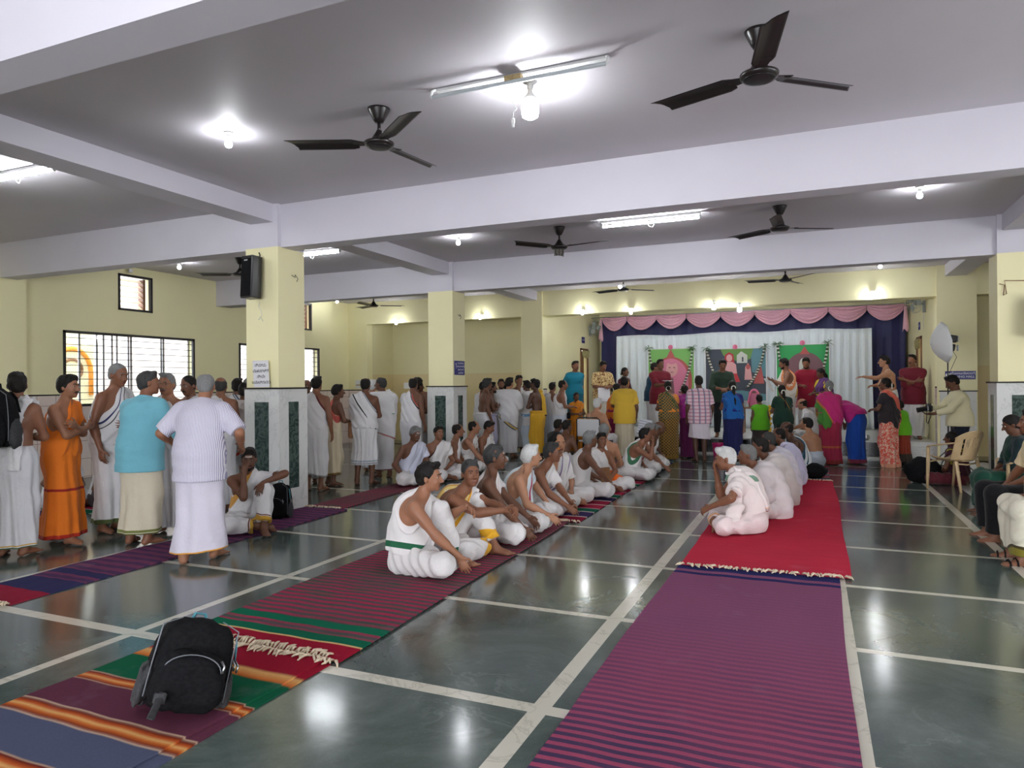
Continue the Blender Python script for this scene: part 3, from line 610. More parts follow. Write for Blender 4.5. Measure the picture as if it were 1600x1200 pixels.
banner(-.86, .38, .9, 2.52, [('printmauve', poly_disc(.08, .05, .8, .72)), ('printrose', [(-.12, .7), (.28, .7), (.08, .95)]), ('printpale', poly_disc(.02, .32, .16, .26)), ('printpink', [(-.4, -1), (-.3, 0), (0, .12), (.5, .1), (.7, -1)]), ('printmauve', poly_disc(.02, .24, .06, .015, 8))], 'bannergreen2', 'green banner with a round mauve halo behind two men in red and white', 9)
# things on the stage
def low_table(x, y, w_, d, h, z, m, name, label, cat='table'):
    r = empty(name, (x, y, z)); b = MB(); b.rbox((0, 0, h-.015), (w_, d, .03), .006, 1); b.build('table_top', m, r)
    for sx in (-1, 1):
        for sy in (-1, 1):
            b = MB(); b.box((sx*(w_/2-.03)-.015, sy*(d/2-.03)-.015, 0), (sx*(w_/2-.03)+.015, sy*(d/2-.03)+.015, h-.03)); b.build('leg', m, r)
    return tag(r, label, cat)
low_table(-1.05, 17.6, 1.0, .5, .62, .352, 'wood', 'low_table', 'brown wooden table under the middle banner carrying a pink garlanded frame')
r = empty('shrine_frame', (-1.28, 17.55, .973)); b = MB(); b.rbox((0, 0, .18), (.26, .04, .36), .01, 2); b.build('frame', 'wood', r); b = MB(); b.rbox((0, -.022, .18), (.2, .006, .3), .002, 1); b.build('picture', 'printpink', r)
b = MB()
for i in range(22):
    a = i/21*PI; b.ball((.13*math.cos(a), -.05, .36-.0*a-.30*math.sin(a)*.0+.05*math.sin(a)-.25*abs(math.cos(a))**3), .028, 5)
b.build('pink_garland', 'rosette', r, True); tag(r, 'small framed picture wreathed in pink flowers on the brown table', 'picture frame')
b = MB()
for i in range(16): b.ball((-.93+.02*math.sin(i*2), 17.35, .98-.04*i+.02), .032, 5)
tag(b.build('marigold_string', mat('marigold_yellow', S((226, 180, 40)), .7), None, True), 'yellow marigold string hanging from the brown table', 'garland')
b = MB()
for i in range(9): b.ball((-.6+.06*math.cos(i*.7), 17.4+.05*math.sin(i*.7), 1.0+.03*(i % 3)), .04, 5)
tag(b.build('pink_bouquet', 'rosette', None, True), 'heap of pink flowers on the brown table beside the green-dressed woman', 'flowers')
# ---------------- rugs ----------------
def rug(name, x0, x1, y0, y1, material, label, z=.002, fringe=(False, False), drift=0, seed=1, wav=.004, cat='rug', skew=0):
    rnd = random.Random(seed); p = [rnd.uniform(0, 6) for _ in range(8)]; L = y1-y0
    def base(u, v):
        y = y0+L*v; x = x0+(x1-x0)*u+drift*v+.012*math.sin(v*L*1.7+p[0])+.02*math.sin(v*L*.6+p[1])
        zz = z+.007+wav*(math.sin(v*L*9+p[2]+1.3*math.sin(u*3+p[3])+u*1.2)*.5+.5)*(.4+.6*math.sin(v*L*1.3+p[4])**2)+.002*math.sin(u*21+p[5]+v*3)
        return x, y+skew*(u-.5), zz
    nu, nv = 16, max(8, int(L*28)); vs = []; fs = []
    for j in range(nv+1):
        for i in range(nu+1): vs.append(base(i/nu, j/nv))
    N = len(vs); vs += [(a, c_, z+.0005) for a, c_, d in vs]; W = nu+1
    for j in range(nv):
        for i in range(nu): q = j*W+i; fs.append((q, q+1, q+W+1, q+W)); fs.append((N+q, N+q+W, N+q+W+1, N+q+1))
    for j in range(nv):
        for i in (0, nu): q = j*W+i; fs.append((q, q+W, q+W+N, q+N) if i == 0 else (q, q+N, q+W+N, q+W))
    for i in range(nu):
        for j in (0, nv): q = j*W+i; fs.append((q, q+N, q+N+1, q+1) if j == 0 else (q, q+1, q+N+1, q+N))
    b = MB(); b.add(vs, fs); r = b.build(name, material, None, True, angle=50)
    for e, on in enumerate(fringe):
        if not on: continue
        b = MB(); sg = -1 if e == 0 else 1
        for i in range(int((x1-x0)/.022)):
            u = (i+.5)/((x1-x0)/.022); x, y, zz = base(u, e); l = rnd.uniform(.04, .085); dx = rnd.uniform(-.05, .05)
            b.tube([(x, y-.005*sg, zz), (x+dx*.3, y+sg*l*.35, zz+.014), (x+dx*.9, y+sg*l*.7, zz+rnd.uniform(.004, .016)), (x+dx*1.3, y+sg*l, zz+.004)], [.006, .009, .007, .004], 5)
        b.build('fringe', 'fringe', r, True)
    return tag(r, label, cat)
MT['fringe'] = speck('cotton_fringe', S((196, 178, 150)), S((224, 208, 184)), .9, 60)
def rugmat(name, fn):
    m = mat(name, (.3, .1, .1), .9, spec=.04); t = NT(m); v = t.coord(); sp = t.n('SeparateXYZ'); t.l(v, sp.inputs[0]); X, Y = sp.outputs[0], sp.outputs[1]
    y2 = t.math('ADD', Y, t.math('MULTIPLY', t.noise(2.2, 2, v), .012)); c = fn(t, v, X, y2)
    wear = t.ramp(t.noise(2.5, 5, v), [(.62, (0, 0, 0)), (.75, (1, 1, 1))]); c = t.mix(t.math('MULTIPLY', wear, .10), c, S((190, 170, 185)))
    c = t.mix(t.math('MULTIPLY', t.noise(220, 2, t.scale(v, (1, .35, 1))), .35), c, (.015, .01, .02)); t.color(c)
    t.bump(t.noise(160, 2, t.scale(v, (.25, 1, 1))), .25, .003); return m
def stripes(t, Y, per, duty=.5): return t.math('LESS_THAN', t.math('FRACT', t.math('MULTIPLY', t.math('ADD', Y, 50.0), 1/per)), duty)
def soft(t, Y, per): return t.math('MULTIPLY', t.math('ADD', t.math('SINE', t.math('MULTIPLY', Y, 2*PI/per)), 1.0), .5)
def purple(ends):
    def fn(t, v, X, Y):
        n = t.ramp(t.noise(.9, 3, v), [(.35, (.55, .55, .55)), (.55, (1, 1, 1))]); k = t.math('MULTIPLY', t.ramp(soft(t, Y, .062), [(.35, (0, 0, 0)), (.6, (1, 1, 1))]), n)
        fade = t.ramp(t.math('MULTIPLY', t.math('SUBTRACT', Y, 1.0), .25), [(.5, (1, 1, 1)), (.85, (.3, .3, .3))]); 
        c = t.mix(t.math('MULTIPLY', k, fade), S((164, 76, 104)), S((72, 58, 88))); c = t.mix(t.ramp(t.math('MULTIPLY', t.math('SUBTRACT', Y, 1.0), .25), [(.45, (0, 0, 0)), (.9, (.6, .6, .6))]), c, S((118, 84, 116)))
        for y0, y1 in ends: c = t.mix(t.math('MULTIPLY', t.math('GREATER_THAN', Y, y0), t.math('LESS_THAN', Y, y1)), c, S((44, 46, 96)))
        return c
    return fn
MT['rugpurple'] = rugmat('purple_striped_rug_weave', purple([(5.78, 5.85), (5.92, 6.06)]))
MT['rugleft'] = rugmat('narrow_purple_rug_weave', lambda t, v, X, Y: t.mix(t.math('LESS_THAN', Y, 3.47), t.mix(t.math('MAXIMUM', t.math('LESS_THAN', Y, 3.75), t.math('MULTIPLY', t.math('LESS_THAN', Y, 4.0), t.math('GREATER_THAN', Y, 3.88))), t.mix(t.math('MULTIPLY', t.ramp(soft(t, Y, .13), [(.4, (0, 0, 0)), (.7, (1, 1, 1))]), .75), S((116, 62, 92)), S((62, 52, 88))), S((52, 52, 90))), S((150, 36, 58))))
MT['rugred'] = rugmat('crimson_rug_weave', lambda t, v, X, Y: t.mix(t.noise(3, 3, t.scale(v, (1, 6, 1))), S((190, 44, 66)), S((210, 58, 80))))
def serape(stops, y0, L):
    def fn(t, v, X, Y): return t.ramp(t.math('DIVIDE', t.math('SUBTRACT', Y, y0), L), [((p-y0)/L, S(c)) for p, c in stops])
    return fn
def sband(a, w_, bg0, bg1):  # a warm graded stripe from a to a+w_
    return [(a-.004, bg0), (a, (222, 190, 160)), (a+.1*w_, (110, 24, 26)), (a+.35*w_, (206, 110, 44)), (a+.5*w_, (226, 176, 110)), (a+.66*w_, (196, 90, 36)), (a+.9*w_, (90, 20, 26)), (a+w_, (222, 190, 160)), (a+w_+.004, bg1)]
st = [(1.0, (150, 22, 44))]+sband(1.74, .13, (150, 22, 44), (82, 88, 112))+sband(2.13, .12, (82, 88, 112), (100, 52, 70))+sband(2.5, .1, (100, 52, 70), (16, 92, 62))+[(2.84, (16, 92, 62)), (2.86, (206, 110, 44)), (2.93, (226, 176, 110)), (2.96, (150, 22, 44)), (3.4, (150, 22, 44))]
while len(st) > 32: st.pop(1)
MT['rugserape'] = rugmat('multicolour_rug_weave', serape(st, .9, 2.6))
def rg(t, v, X, Y):
    k = t.ramp(soft(t, t.math('ADD', Y, t.math('MULTIPLY', t.noise(3, 2, v), .03)), .075), [(.3, (0, 0, 0)), (.7, (1, 1, 1))]); n = t.ramp(t.noise(1.2, 3, v), [(.35, (.5, .5, .5)), (.55, (1, 1, 1))])
    c = t.mix(t.math('MULTIPLY', k, n), S((88, 82, 84)), S((172, 52, 84))); c = t.mix(t.math('MULTIPLY', t.ramp(t.noise(2, 3, t.scale(v, (1, 3, 1))), [(.5, (0, 0, 0)), (.65, (1, 1, 1))]), .4), c, S((30, 96, 76)))
    for a, b_, cc in ((3.0, 3.42, (160, 26, 50)), (3.405, 3.425, (226, 190, 130)), (3.425, 3.52, (16, 104, 76)), (3.62, 3.72, (16, 110, 80))): c = t.mix(t.math('MULTIPLY', t.math('GREATER_THAN', Y, a), t.math('LESS_THAN', Y, b_)), c, S(cc))
    return c
MT['rugredgreen'] = rugmat('red_green_rug_weave', rg)
cyc = [(150, 30, 60), (215, 200, 190), (60, 50, 96), (206, 190, 180), (24, 104, 80), (196, 170, 170), (170, 40, 70), (212, 196, 190)]
def bandsfn(per):
    def fn(t, v, X, Y):
        ps = [0, .24, .28, .5, .54, .72, .76, .97]; return t.ramp(t.math('FRACT', t.math('MULTIPLY', t.math('ADD', Y, 50.), 1/per)), [(p, S(c)) for p, c in zip(ps, cyc)], 'CONSTANT')
    return fn
MT['rugbands'] = rugmat('broad_banded_rug_weave', bandsfn(1.15)); MT['rugstripe2'] = rugmat('dusky_striped_rug_weave', bandsfn(.5))
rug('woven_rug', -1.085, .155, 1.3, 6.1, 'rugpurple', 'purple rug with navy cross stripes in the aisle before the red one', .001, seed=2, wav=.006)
rug('woven_rug', -1.07, .245, 6.05, 12.0, 'rugred', 'plain crimson rug carrying the row of men seen from behind', .011, (True, False), .05, seed=4, wav=.009, skew=.05)
rug('woven_rug', -1.0, .27, 12.0, 14.1, 'rugstripe2', 'striped rug beyond the crimson one near the stage', .003, (True, False), seed=5)
rug('woven_rug', -3.62, -2.53, 1.15, 3.22, 'rugserape', 'multicolour rug of blue, plum and green bands under the black backpack', .009, (False, True), seed=6, wav=.004)
rug('woven_rug', -3.52, -2.45, 1.1, 3.17, 'rugserape', 'lower layer of the multicolour rug showing as a strip along its aisle edge', .0005, seed=16, wav=.0015)
rug('woven_rug', -3.68, -2.46, 3.2, 7.45, 'rugredgreen', 'dull red and green striped rug under the first seated men', .009, (True, True), -.06, seed=7)
rug('woven_rug', -3.6, -2.42, 7.5, 14.0, 'rugbands', 'bright banded rug under the long line of seated men', .003, (True, False), -.1, seed=8)
rug('woven_rug', -5.95, -5.3, 3.18, 7.2, 'rugleft', 'narrow purple rug running past the foot of the first pillar', .002, (True, False), -.02, seed=9, wav=.008)
rug('woven_rug', -6.0, -5.45, 7.25, 12.2, 'rugredgreen', 'narrow dull red rug between the two pillars under seated men', .003, (True, False), -.1, seed=10)
rug('woven_rug', -9.6, -8.2, 5.4, 8.6, 'rugbands', 'rug by the window wall under the seated man with papers', .002, seed=12)

# ---------------- plastic chair ----------------
MT['beige'] = speck('beige_plastic', S((176, 150, 112)), S((186, 160, 122)), .38, 12, .02)
def plastic_chair(loc, rz, label, mt='beige', grp=None):
    r = empty('plastic_chair', loc, rz)   # faces +y
    b = MB(); b.grid(lambda u, v: Vector(((u-.5)*(.44-.04*v), (.5-v)*.42, .42+.03*(u-.5)**2*8-.02*math.sin(PI*v))), 14, 12); thick(b.build('seat', mt, r, True), .012)
    def back(u, v):
        a = (u-.5)*2.2; rr = .26; return Vector((rr*math.sin(a)*(1.0+.08*v), -.02-rr*math.cos(a)*.85-.10*v, .44+.40*v-.10*v*abs(math.sin(a))**3*1.4))
    b = MB(); n = 44; m_ = 26; vs = [back(i/n, j/m_) for j in range(m_+1) for i in range(n+1)]; fs = []
    for j in range(m_):
        for i in range(n):
            u, v = (i+.5)/n, (j+.5)/m_
            slot = False
            if .12 < v < .80 and .18 < u < .82:
                side = u < .26 or u > .74
                if side and v > .2: slot = (u > .2 and u < .245) or (u > .755 and u < .8)
                if not side and v > .45: slot = (((u-.3) % .05) < .018) and abs(((v-.45) % .12)-.06) < .05 and ((u-.5)**2/.05+(v-.62)**2/.035 < 1)
            if not slot: fs.append((j*(n+1)+i, j*(n+1)+i+1, (j+1)*(n+1)+i+1, (j+1)*(n+1)+i))
    b.add(vs, fs); thick(b.build('backrest', mt, r, True), .012)
    b = MB(); b.tube([back(i/20, 1.0)+Vector((0, 0, .005)) for i in range(21)], .014, 8); b.build('back_rim', mt, r, True)
    for s in (-1, 1):
        b = MB(); pts = [Vector(back((s+1)/2, .82)), Vector((s*.275, -.06, .66)), Vector((s*.28, .08, .635)), Vector((s*.275, .18, .62)), Vector((s*.26, .215, .60))]; b.tube(pts, [.02, .026, .028, .026, .02], 8, flat=((1, 0, 0), .45)); b.build('armrest', mt, r, True)
        for (tx, ty, tz, bx, by) in ((s*.265, .20, .60, s*.25, .23), (s*.20, -.19, .43, s*.24, -.29)):
            b = MB(); n = 8
            b.tube([(tx, ty, tz), (tx*1.0, ty, .40), ((tx+bx)/2, (ty+by)/2, .2), (bx, by, 0)], [.03, .034, .028, .022], 8, flat=((1, 0, 0), .6)); b.build('leg', mt, r, True)
    b = MB(); b.tube([(-.24, .2, .39), (0, .2, .41), (.24, .2, .39)], .012, 6); b.tube([(-.2, -.19, .39), (0, -.2, .37), (.2, -.19, .39)], .012, 6); b.build('seat_rail', mt, r, True)
    return tag(r, label, 'chair', grp)
plastic_chair((1.86, 11.75, 0), R(42), 'empty beige plastic armchair with slotted back near the pillar')
# ---------------- photo light stand with umbrella ----------------
r = empty('photo_light_stand', (2.07, 13.6, 0)); b = MB(); b.tube([(0, 0, .2), (0, 0, 1.3)], .014, 8); b.tube([(0, 0, 1.25), (0, 0, 2.2)], .010, 8); b.lathe([(.02, 1.2), (.025, 1.25), (.02, 1.3)], n=10); b.build('pole', 'darkplastic', r, True)
for a in (R(200), R(-30), R(100)):
    b = MB(); b.tube([(0, 0, .42), (.45*math.cos(a), .45*math.sin(a), .02)], .009, 6); b.tube([(0, 0, .22), (.2*math.cos(a), .2*math.sin(a), .25)], .006, 6); b.build('leg', 'darkplastic', r, True)
for zz, L in ((2.27, .26), (2.12, .2)):
    b = MB(); b.rbox((.0, -.02, zz), (L, .12, .12), .02, 2, 0, Matrix.Rotation(R(12), 3, 'Y')); h = b.build('flash_head', 'darkplastic', r); b = MB(); b.rbox((.14, -.02, zz-.02), (.02, .1, .1), .008, 1); b.build('control_panel', 'steel', h)
T = Matrix.Translation((-.05, -.03, 2.2)) @ Matrix.Rotation(R(-98), 4, 'Y') @ Matrix.Rotation(R(10), 4, 'X')
def umb(u, v):
    a = u*2*PI; k = 8; seg = abs(math.sin(a*k/2)); rr = .35*v*(1-.05*seg*v); return T @ Vector((rr*math.cos(a), rr*math.sin(a), .20-.20*v*v))
b = MB(); b.grid(umb, 48, 10, closed=True); um = b.build('umbrella_canopy', 'umbcloth', r, True) if 'umbcloth' in MT else b.build('umbrella_canopy', 'paper', r, True); thick(um, .002)
b = MB(); b.tube([T @ Vector((0, 0, -.05)), T @ Vector((0, 0, .22))], .004, 6)
for k in range(8): a = k*PI/4; b.tube([T @ Vector((.35*v*math.cos(a), .35*v*math.sin(a), .193-.20*v*v)) for v in (0, .25, .5, .75, 1)], .0025, 4)
b.build('rib_frame', 'steel', um, True)
b = MB(); b.tube([(.05, 0, 2.1), (.12, -.05, 1.95), (.02, -.03, 1.7), (.03, 0, 1.3), (.1, .05, .5), (.3, .1, .02)], .004, 5); b.build('power_cord', 'frameblack', r, True)
tag(r, 'black tripod light stand with two flash heads and a white umbrella', 'photo light')
b = MB()
for k in range(7): p = [(1.45+.45*math.sin(k+q*.7)*.8+.1*q*.4, 14.75+.25*math.cos(k*2+q*.9)-.0*q, .012+.004*k) for q in range(12)]; b.tube(p, .006, 5)
tag(b.build('tangled_cable', 'blackcloth', None, True), 'tangle of black cable on the floor before the stage step', 'cable')
# engraved plaque on the stage step
r = empty('stone_plaque', (1.97, SY-.008, .17)); b = MB(); b.rbox((0, 0, 0), (.46, .01, .22), .003, 1); b.build('slab', 'marble', r)
b = MB(); rnd = random.Random(4)
for j in range(5):
    x = -.19
    while x < .18: w_ = rnd.uniform(.01, .03); b.box((x, -.0072, .07-.036*j), (x+w_, -.0055, .083-.036*j)); x += w_+.008
b.build('engraving_pattern', 'signgrey', r) if 'signgrey' in MT else b.build('engraving_pattern', 'alu', r); tag(r, 'white stone plaque with worn engraved lines on the stage step', 'plaque')
# magenta bucket
MT['magenta'] = mat('magenta_plastic', S((196, 24, 110)), .35)
r = empty('bucket', (-1.82, 15.25, 0)); b = MB(); b.lathe([(.0, .012), (.10, .012), (.105, 0), (.115, .0), (.145, .27), (.152, .272), (.152, .29), (.140, .29), (.108, .02), (0, .02)], n=32); b.build('tub', 'magenta', r, True, angle=40)
b = MB(); b.tube([(.15*math.cos(a), .03+.02*math.sin(a), .28-.12*math.sin(a)) for a in [PI*i/12 for i in range(13)]], .005, 6); b.build('handle', 'magenta', r, True); tag(r, 'magenta plastic bucket with handle on the floor before the stage', 'bucket')
# white sack by the stage wall
def lump(name, m, loc, size, label, cat, seed=0, freq=2.2, amp=.18):
    rnd = Vector((seed*3.1, seed*1.7, 0)); b = MB(); b.ball((0, 0, 0), 1, 22); vs = []
    for v in b.v:
        v = Vector(v); k = 1+amp*noise.noise(v*freq+rnd)+amp*.4*noise.noise(v*freq*2.7+rnd); vs.append((v.x*size[0]*k, v.y*size[1]*k, max(-.85, v.z)*size[2]*k))
    zmin = min(v[2] for v in vs); b.v = [(x+loc[0], y+loc[1], max(0, z-zmin-.01)+loc[2]) for x, y, z in vs]; o = b.build(name, m, None, True); return tag(o, label, cat)
lump('white_sack', 'drape', (2.02, 16.9, .352), (.13, .12, .17), 'white cloth sack on the stage corner beside the man in maroon', 'sack', 3)
lump('black_bag', 'blackcloth', (-.03, 12.3, .01), (.24, .2, .13), 'black shoulder bag lying on the rug behind the seated row', 'bag', 5)
lump('black_bag', 'blackcloth', (1.55, 12.35, .002), (.26, .2, .2), 'black camera bag on the floor seen through the beige chair', 'bag', 6)
lump('folded_cloth', 'drape', (-8.9, 6.9, .02), (.3, .25, .16), 'crumpled white cloth on the floor by the tiled wall', 'cloth', 8)
# stack of books on a stand at the stage corner
low_table(1.55, 17.1, .5, .35, .72, .352, 'wood', 'book_stand', 'small wooden stand behind the coral sari carrying papers')
for k in range(6):
    b = MB(); b.rbox((0, 0, 0), (.30-.01*(k % 2), .22, .022), .003, 1, 0, Matrix.Rotation(.12*math.sin(k*2.3), 3, 'Z')); o = b.build('book', 'paper' if k % 2 else 'blackcloth', None, False, (1.52, 17.1, 1.085+.023*k))
    tag(o, 'book in the stack on the stage stand, %s from the top' % ['sixth', 'fifth', 'fourth', 'third', 'second', 'first'][k], 'book', 'books stacked on the stage stand')
for k, (x, y, h, m) in enumerate(((-.1, 16.2, .16, 'steel'), (.15, 16.3, .1, 'aged'), (.4, 16.25, .2, 'steel'), (1.0, 16.15, .12, 'steel'), (-2.3, 16.2, .1, 'white'))):
    b = MB(); b.lathe([(0, 0), (.05, 0), (.075, h*.45), (.05, h*.85), (.065, h), (.055, h), (.045, h*.8), (.0, h*.1)], (x, y, .353), 20); tag(b.build('brass_pot' if m == 'aged' else 'metal_pot', m, None, True), ['tall steel pot', 'small brass pot', 'largest steel pot', 'small steel pot', 'white pot'][k]+' on the stage edge '+['behind the seated priest', 'beside the tall pot', 'near the bending woman', 'behind the bending woman', 'behind the man in pink checks'][k], 'pot')
# ---------------- backpacks ----------------
MT['teal'] = mat('teal_webbing', S((80, 150, 165)), .6); MT['greymesh'] = speck('dark_grey_mesh', (.02, .02, .022), (.04, .04, .044), .8, 90); MT['piping'] = mat('grey_piping', (.16, .17, .19), .5)
def backpack(loc, rz, rx, s, label, worn=False):
    r = empty('backpack', loc, rz); r.rotation_euler = (rx, 0, rz); r.scale = (s, s, s)
    def sup(cx, cy, cz, ax, ay, az, e, nz, b, seed):
        def f(u, v):
            a = u*2*PI; t = (v-.5)*PI; c_ = lambda q: math.copysign(abs(q)**e, q); X = c_(math.cos(t))*c_(math.cos(a)); Y = c_(math.cos(t))*c_(math.sin(a)); Z = c_(math.sin(t))
            p = Vector((X, Y, Z)); k = 1+nz*noise.noise(p*1.6+Vector((seed, 0, 0)))+nz*.5*noise.noise(p*4+Vector((seed, 5, 0)))
            tp = 1-.16*max(0, Z); return Vector((cx+X*ax*k*tp, cy+Y*ay*k*(1-.1*max(0, Z)), cz+Z*az*k))
        b.grid(f, 40, 24, closed=True)
    b = MB(); sup(0, 0, .235, .16, .10, .235, .5, .09, b, 1); b.build('main_body', 'blackcloth', r, True)
    b = MB(); sup(0, -.105, .155, .135, .05, .15, .55, .12, b, 4); b.build('front_pocket', 'blackcloth', r, True)
    for q in (-1, 1):
        b = MB(); sup(q*.155, 0, .11, .03, .075, .11, .6, .2, b, 7+q); b.build('side_pocket', 'greymesh', r, True)
        b = MB(); b.tube([(q*.15*math.cos(t_*.2), -.10+.02*math.sin(t_*3), .06+.4*t_) for t_ in [i/12 for i in range(12)]]+[(q*.08, -.07, .468)], .003, 5); b.build('piping', 'piping', r, True)
        b = MB(); pts = [(q*.07, .10, .43), (q*.075, .15, .38), (q*.09, .17, .25), (q*.11, .14, .1), (q*.12, .09, .04)]; b.tube(pts, [.03, .032, .03, .02, .014], 8, flat=((1, 0, 0), .3)); b.build('shoulder_strap', 'blackcloth', r, True)
    b = MB(); b.tube([(-.11*math.cos(PI*i/14), -.135-.02*math.sin(PI*i/14), .20+.09*math.sin(PI*i/14)) for i in range(15)], .003, 5); b.build('pocket_zip', 'piping', r, True)
    b = MB(); b.tube([(-.03, .06, .46), (-.02, .07, .50), (.02, .07, .50), (.03, .06, .46)], .008, 6); b.build('grab_handle', 'teal' if not worn else 'blackcloth', r, True)
    if not worn:
        b = MB(); b.tube([(.155, -.03, .40), (.165, -.03, .34), (.17, -.035, .27)], .009, 6, flat=((0, 1, 0), .5)); b.build('teal_loop', 'teal', r, True)
        b = MB()
        for x, y in ((.172, -.04), (.172, .03), (.1, -.14)): b.tube([(x, y, .27), (x+.015, y-.005, .245), (x+.012, y-.01, .21)], .005, 6)
        b.build('zip_pull', 'steel', r, True)
        b = MB(); b.tube([(-.09, -.17, .1), (-.10, -.19, .04), (-.11, -.23, .004), (-.12, -.32, .004)], [.014, .014, .014, .014], 6, flat=((1, 0, 0), .2)); b.rbox((-.095, -.175, .07), (.045, .012, .05), .003, 1); b.build('loose_strap', 'greymesh', r, True)
    return tag(r, label, 'backpack')
_bp = backpack((-2.79, 2.43, .024), R(30), R(-14), 1, 'black backpack with teal loop slumped on the multicolour rug')
_bp.scale = (1.15, 1.6, .86); _bp.rotation_euler = (R(-16), R(16), R(48))

# ---------------- figure modelling: smooth-blended volumes turned into one surface ----------------
V3 = lambda *a: np.array(a, float)
def nrm(v): return v/(np.linalg.norm(v)+1e-12)
def rotm(ax, a):
    return np.array(Matrix.Rotation(a, 3, Vector(ax)))
def prim_eval(p, X, Y, Z):
    k = p[0]
    if k == 'c' or k == 'e':
        a, b, ra, rb = p[1:5]; ab = b-a; L2 = float(ab@ab)+1e-9
        x, y, z = X-a[0], Y-a[1], Z-a[2]; t = np.clip((x*ab[0]+y*ab[1]+z*ab[2])/L2, 0, 1)
        x = x-t*ab[0]; y = y-t*ab[1]; z = z-t*ab[2]; r = ra+(rb-ra)*t
        if k == 'e':
            n, q = p[5], p[6]; vn = (x*n[0]+y*n[1]+z*n[2])*(1/q-1); x = x+n[0]*vn; y = y+n[1]*vn; z = z+n[2]*vn
            d = (np.sqrt(x*x+y*y+z*z)-r)*(.5+.5*q)
        else: d = np.sqrt(x*x+y*y+z*z)-r
    else:
        c, Rm, rr = p[1:4]; x, y, z = X-c[0], Y-c[1], Z-c[2]
        u = (x*Rm[0][0]+y*Rm[0][1]+z*Rm[0][2])/rr[0]; v = (x*Rm[1][0]+y*Rm[1][1]+z*Rm[1][2])/rr[1]; w_ = (x*Rm[2][0]+y*Rm[2][1]+z*Rm[2][2])/rr[2]
        k0 = np.sqrt(u*u+v*v+w_*w_)+1e-6; k1 = np.sqrt((u/rr[0])**2+(v/rr[1])**2+(w_/rr[2])**2)+1e-6; d = k0*(k0-1)/k1
    for (pt, n) in p[-1]: d = np.maximum(d, (X-pt[0])*n[0]+(Y-pt[1])*n[1]+(Z-pt[2])*n[2])
    return d
def Cp(a, b, ra, rb=None, clip=()): return ('c', np.array(a, float), np.array(b, float), ra, ra if rb is None else rb, clip)
def Ep(a, b, ra, rb, n, q, clip=()): return ('e', np.array(a, float), np.array(b, float), ra, rb, nrm(np.array(n, float)), q, clip)
def Sp(c, Rm, rr, clip=()): return ('s', np.array(c, float), Rm, rr, clip)
I3 = np.eye(3)
def infl(p, i, clip=None):
    cl = p[-1] if clip is None else clip
    if p[0] == 'c': return ('c', p[1], p[2], p[3]+i, p[4]+i, cl)
    if p[0] == 'e': return ('e', p[1], p[2], p[3]+i, p[4]+i, p[5], min(1, (p[3]*p[6]+i)/(p[3]+i)), cl)
    return ('s', p[1], p[2], tuple(r+i for r in p[3]), cl)
def pbox(p):
    if p[0] in 'ce': r = max(p[3], p[4]); return np.minimum(p[1], p[2])-r, np.maximum(p[1], p[2])+r
    r = max(p[3]); return p[1]-r, p[1]+r
def field(prims, h, cuts=(), subs=(), disp=None):
    """prims: [(prim, blend)]; returns verts, faces"""
    bs = [pbox(p) for p, k in prims]; lo = np.min([b[0] for b in bs], 0)-.03-2*h; hi = np.max([b[1] for b in bs], 0)+.03+2*h
    n = np.ceil((hi-lo)/h).astype(int)+1; ax = [(lo[i]+h*np.arange(n[i])).astype(np.float32) for i in range(3)]
    D = np.full(n, .2, np.float32)
    def sl(p, m):
        a, b = pbox(p); i0 = np.clip(np.floor((a-m-lo)/h).astype(int), 0, n-1); i1 = np.clip(np.ceil((b+m-lo)/h).astype(int)+1, 1, n)
        return tuple(slice(i0[i], i1[i]) for i in range(3))
    for p, k in prims:
        s_ = sl(p, k+.02); X = ax[0][s_[0]][:, None, None]; Y = ax[1][s_[1]][None, :, None]; Z = ax[2][s_[2]][None, None, :]
        d = prim_eval(p, X, Y, Z); E = D[s_]; k = max(k, 1e-4); q = np.clip(.5+.5*(E-d)/k, 0, 1); D[s_] = E+(d-E)*q-k*q*(1-q)
    for p, k in subs:
        s_ = sl(p, k+.01); X = ax[0][s_[0]][:, None, None]; Y = ax[1][s_[1]][None, :, None]; Z = ax[2][s_[2]][None, None, :]
        d = -prim_eval(p, X, Y, Z); E = D[s_]; q = np.clip(.5-.5*(E-d)/k, 0, 1); D[s_] = E+(d-E)*q+k*q*(1-q)
    if disp is not None:
        idx = np.nonzero(np.abs(D) < .05); P = np.stack([ax[0][idx[0]], ax[1][idx[1]], ax[2][idx[2]]], 1); D[idx] += disp(P).astype(np.float32)
    X = ax[0][:, None, None]; Y = ax[1][None, :, None]; Z = ax[2][None, None, :]
    for pt, nn in cuts: D = np.maximum(D, ((X-pt[0])*nn[0]+(Y-pt[1])*nn[1]+(Z-pt[2])*nn[2]).astype(np.float32))
    return nets(D, lo, h)
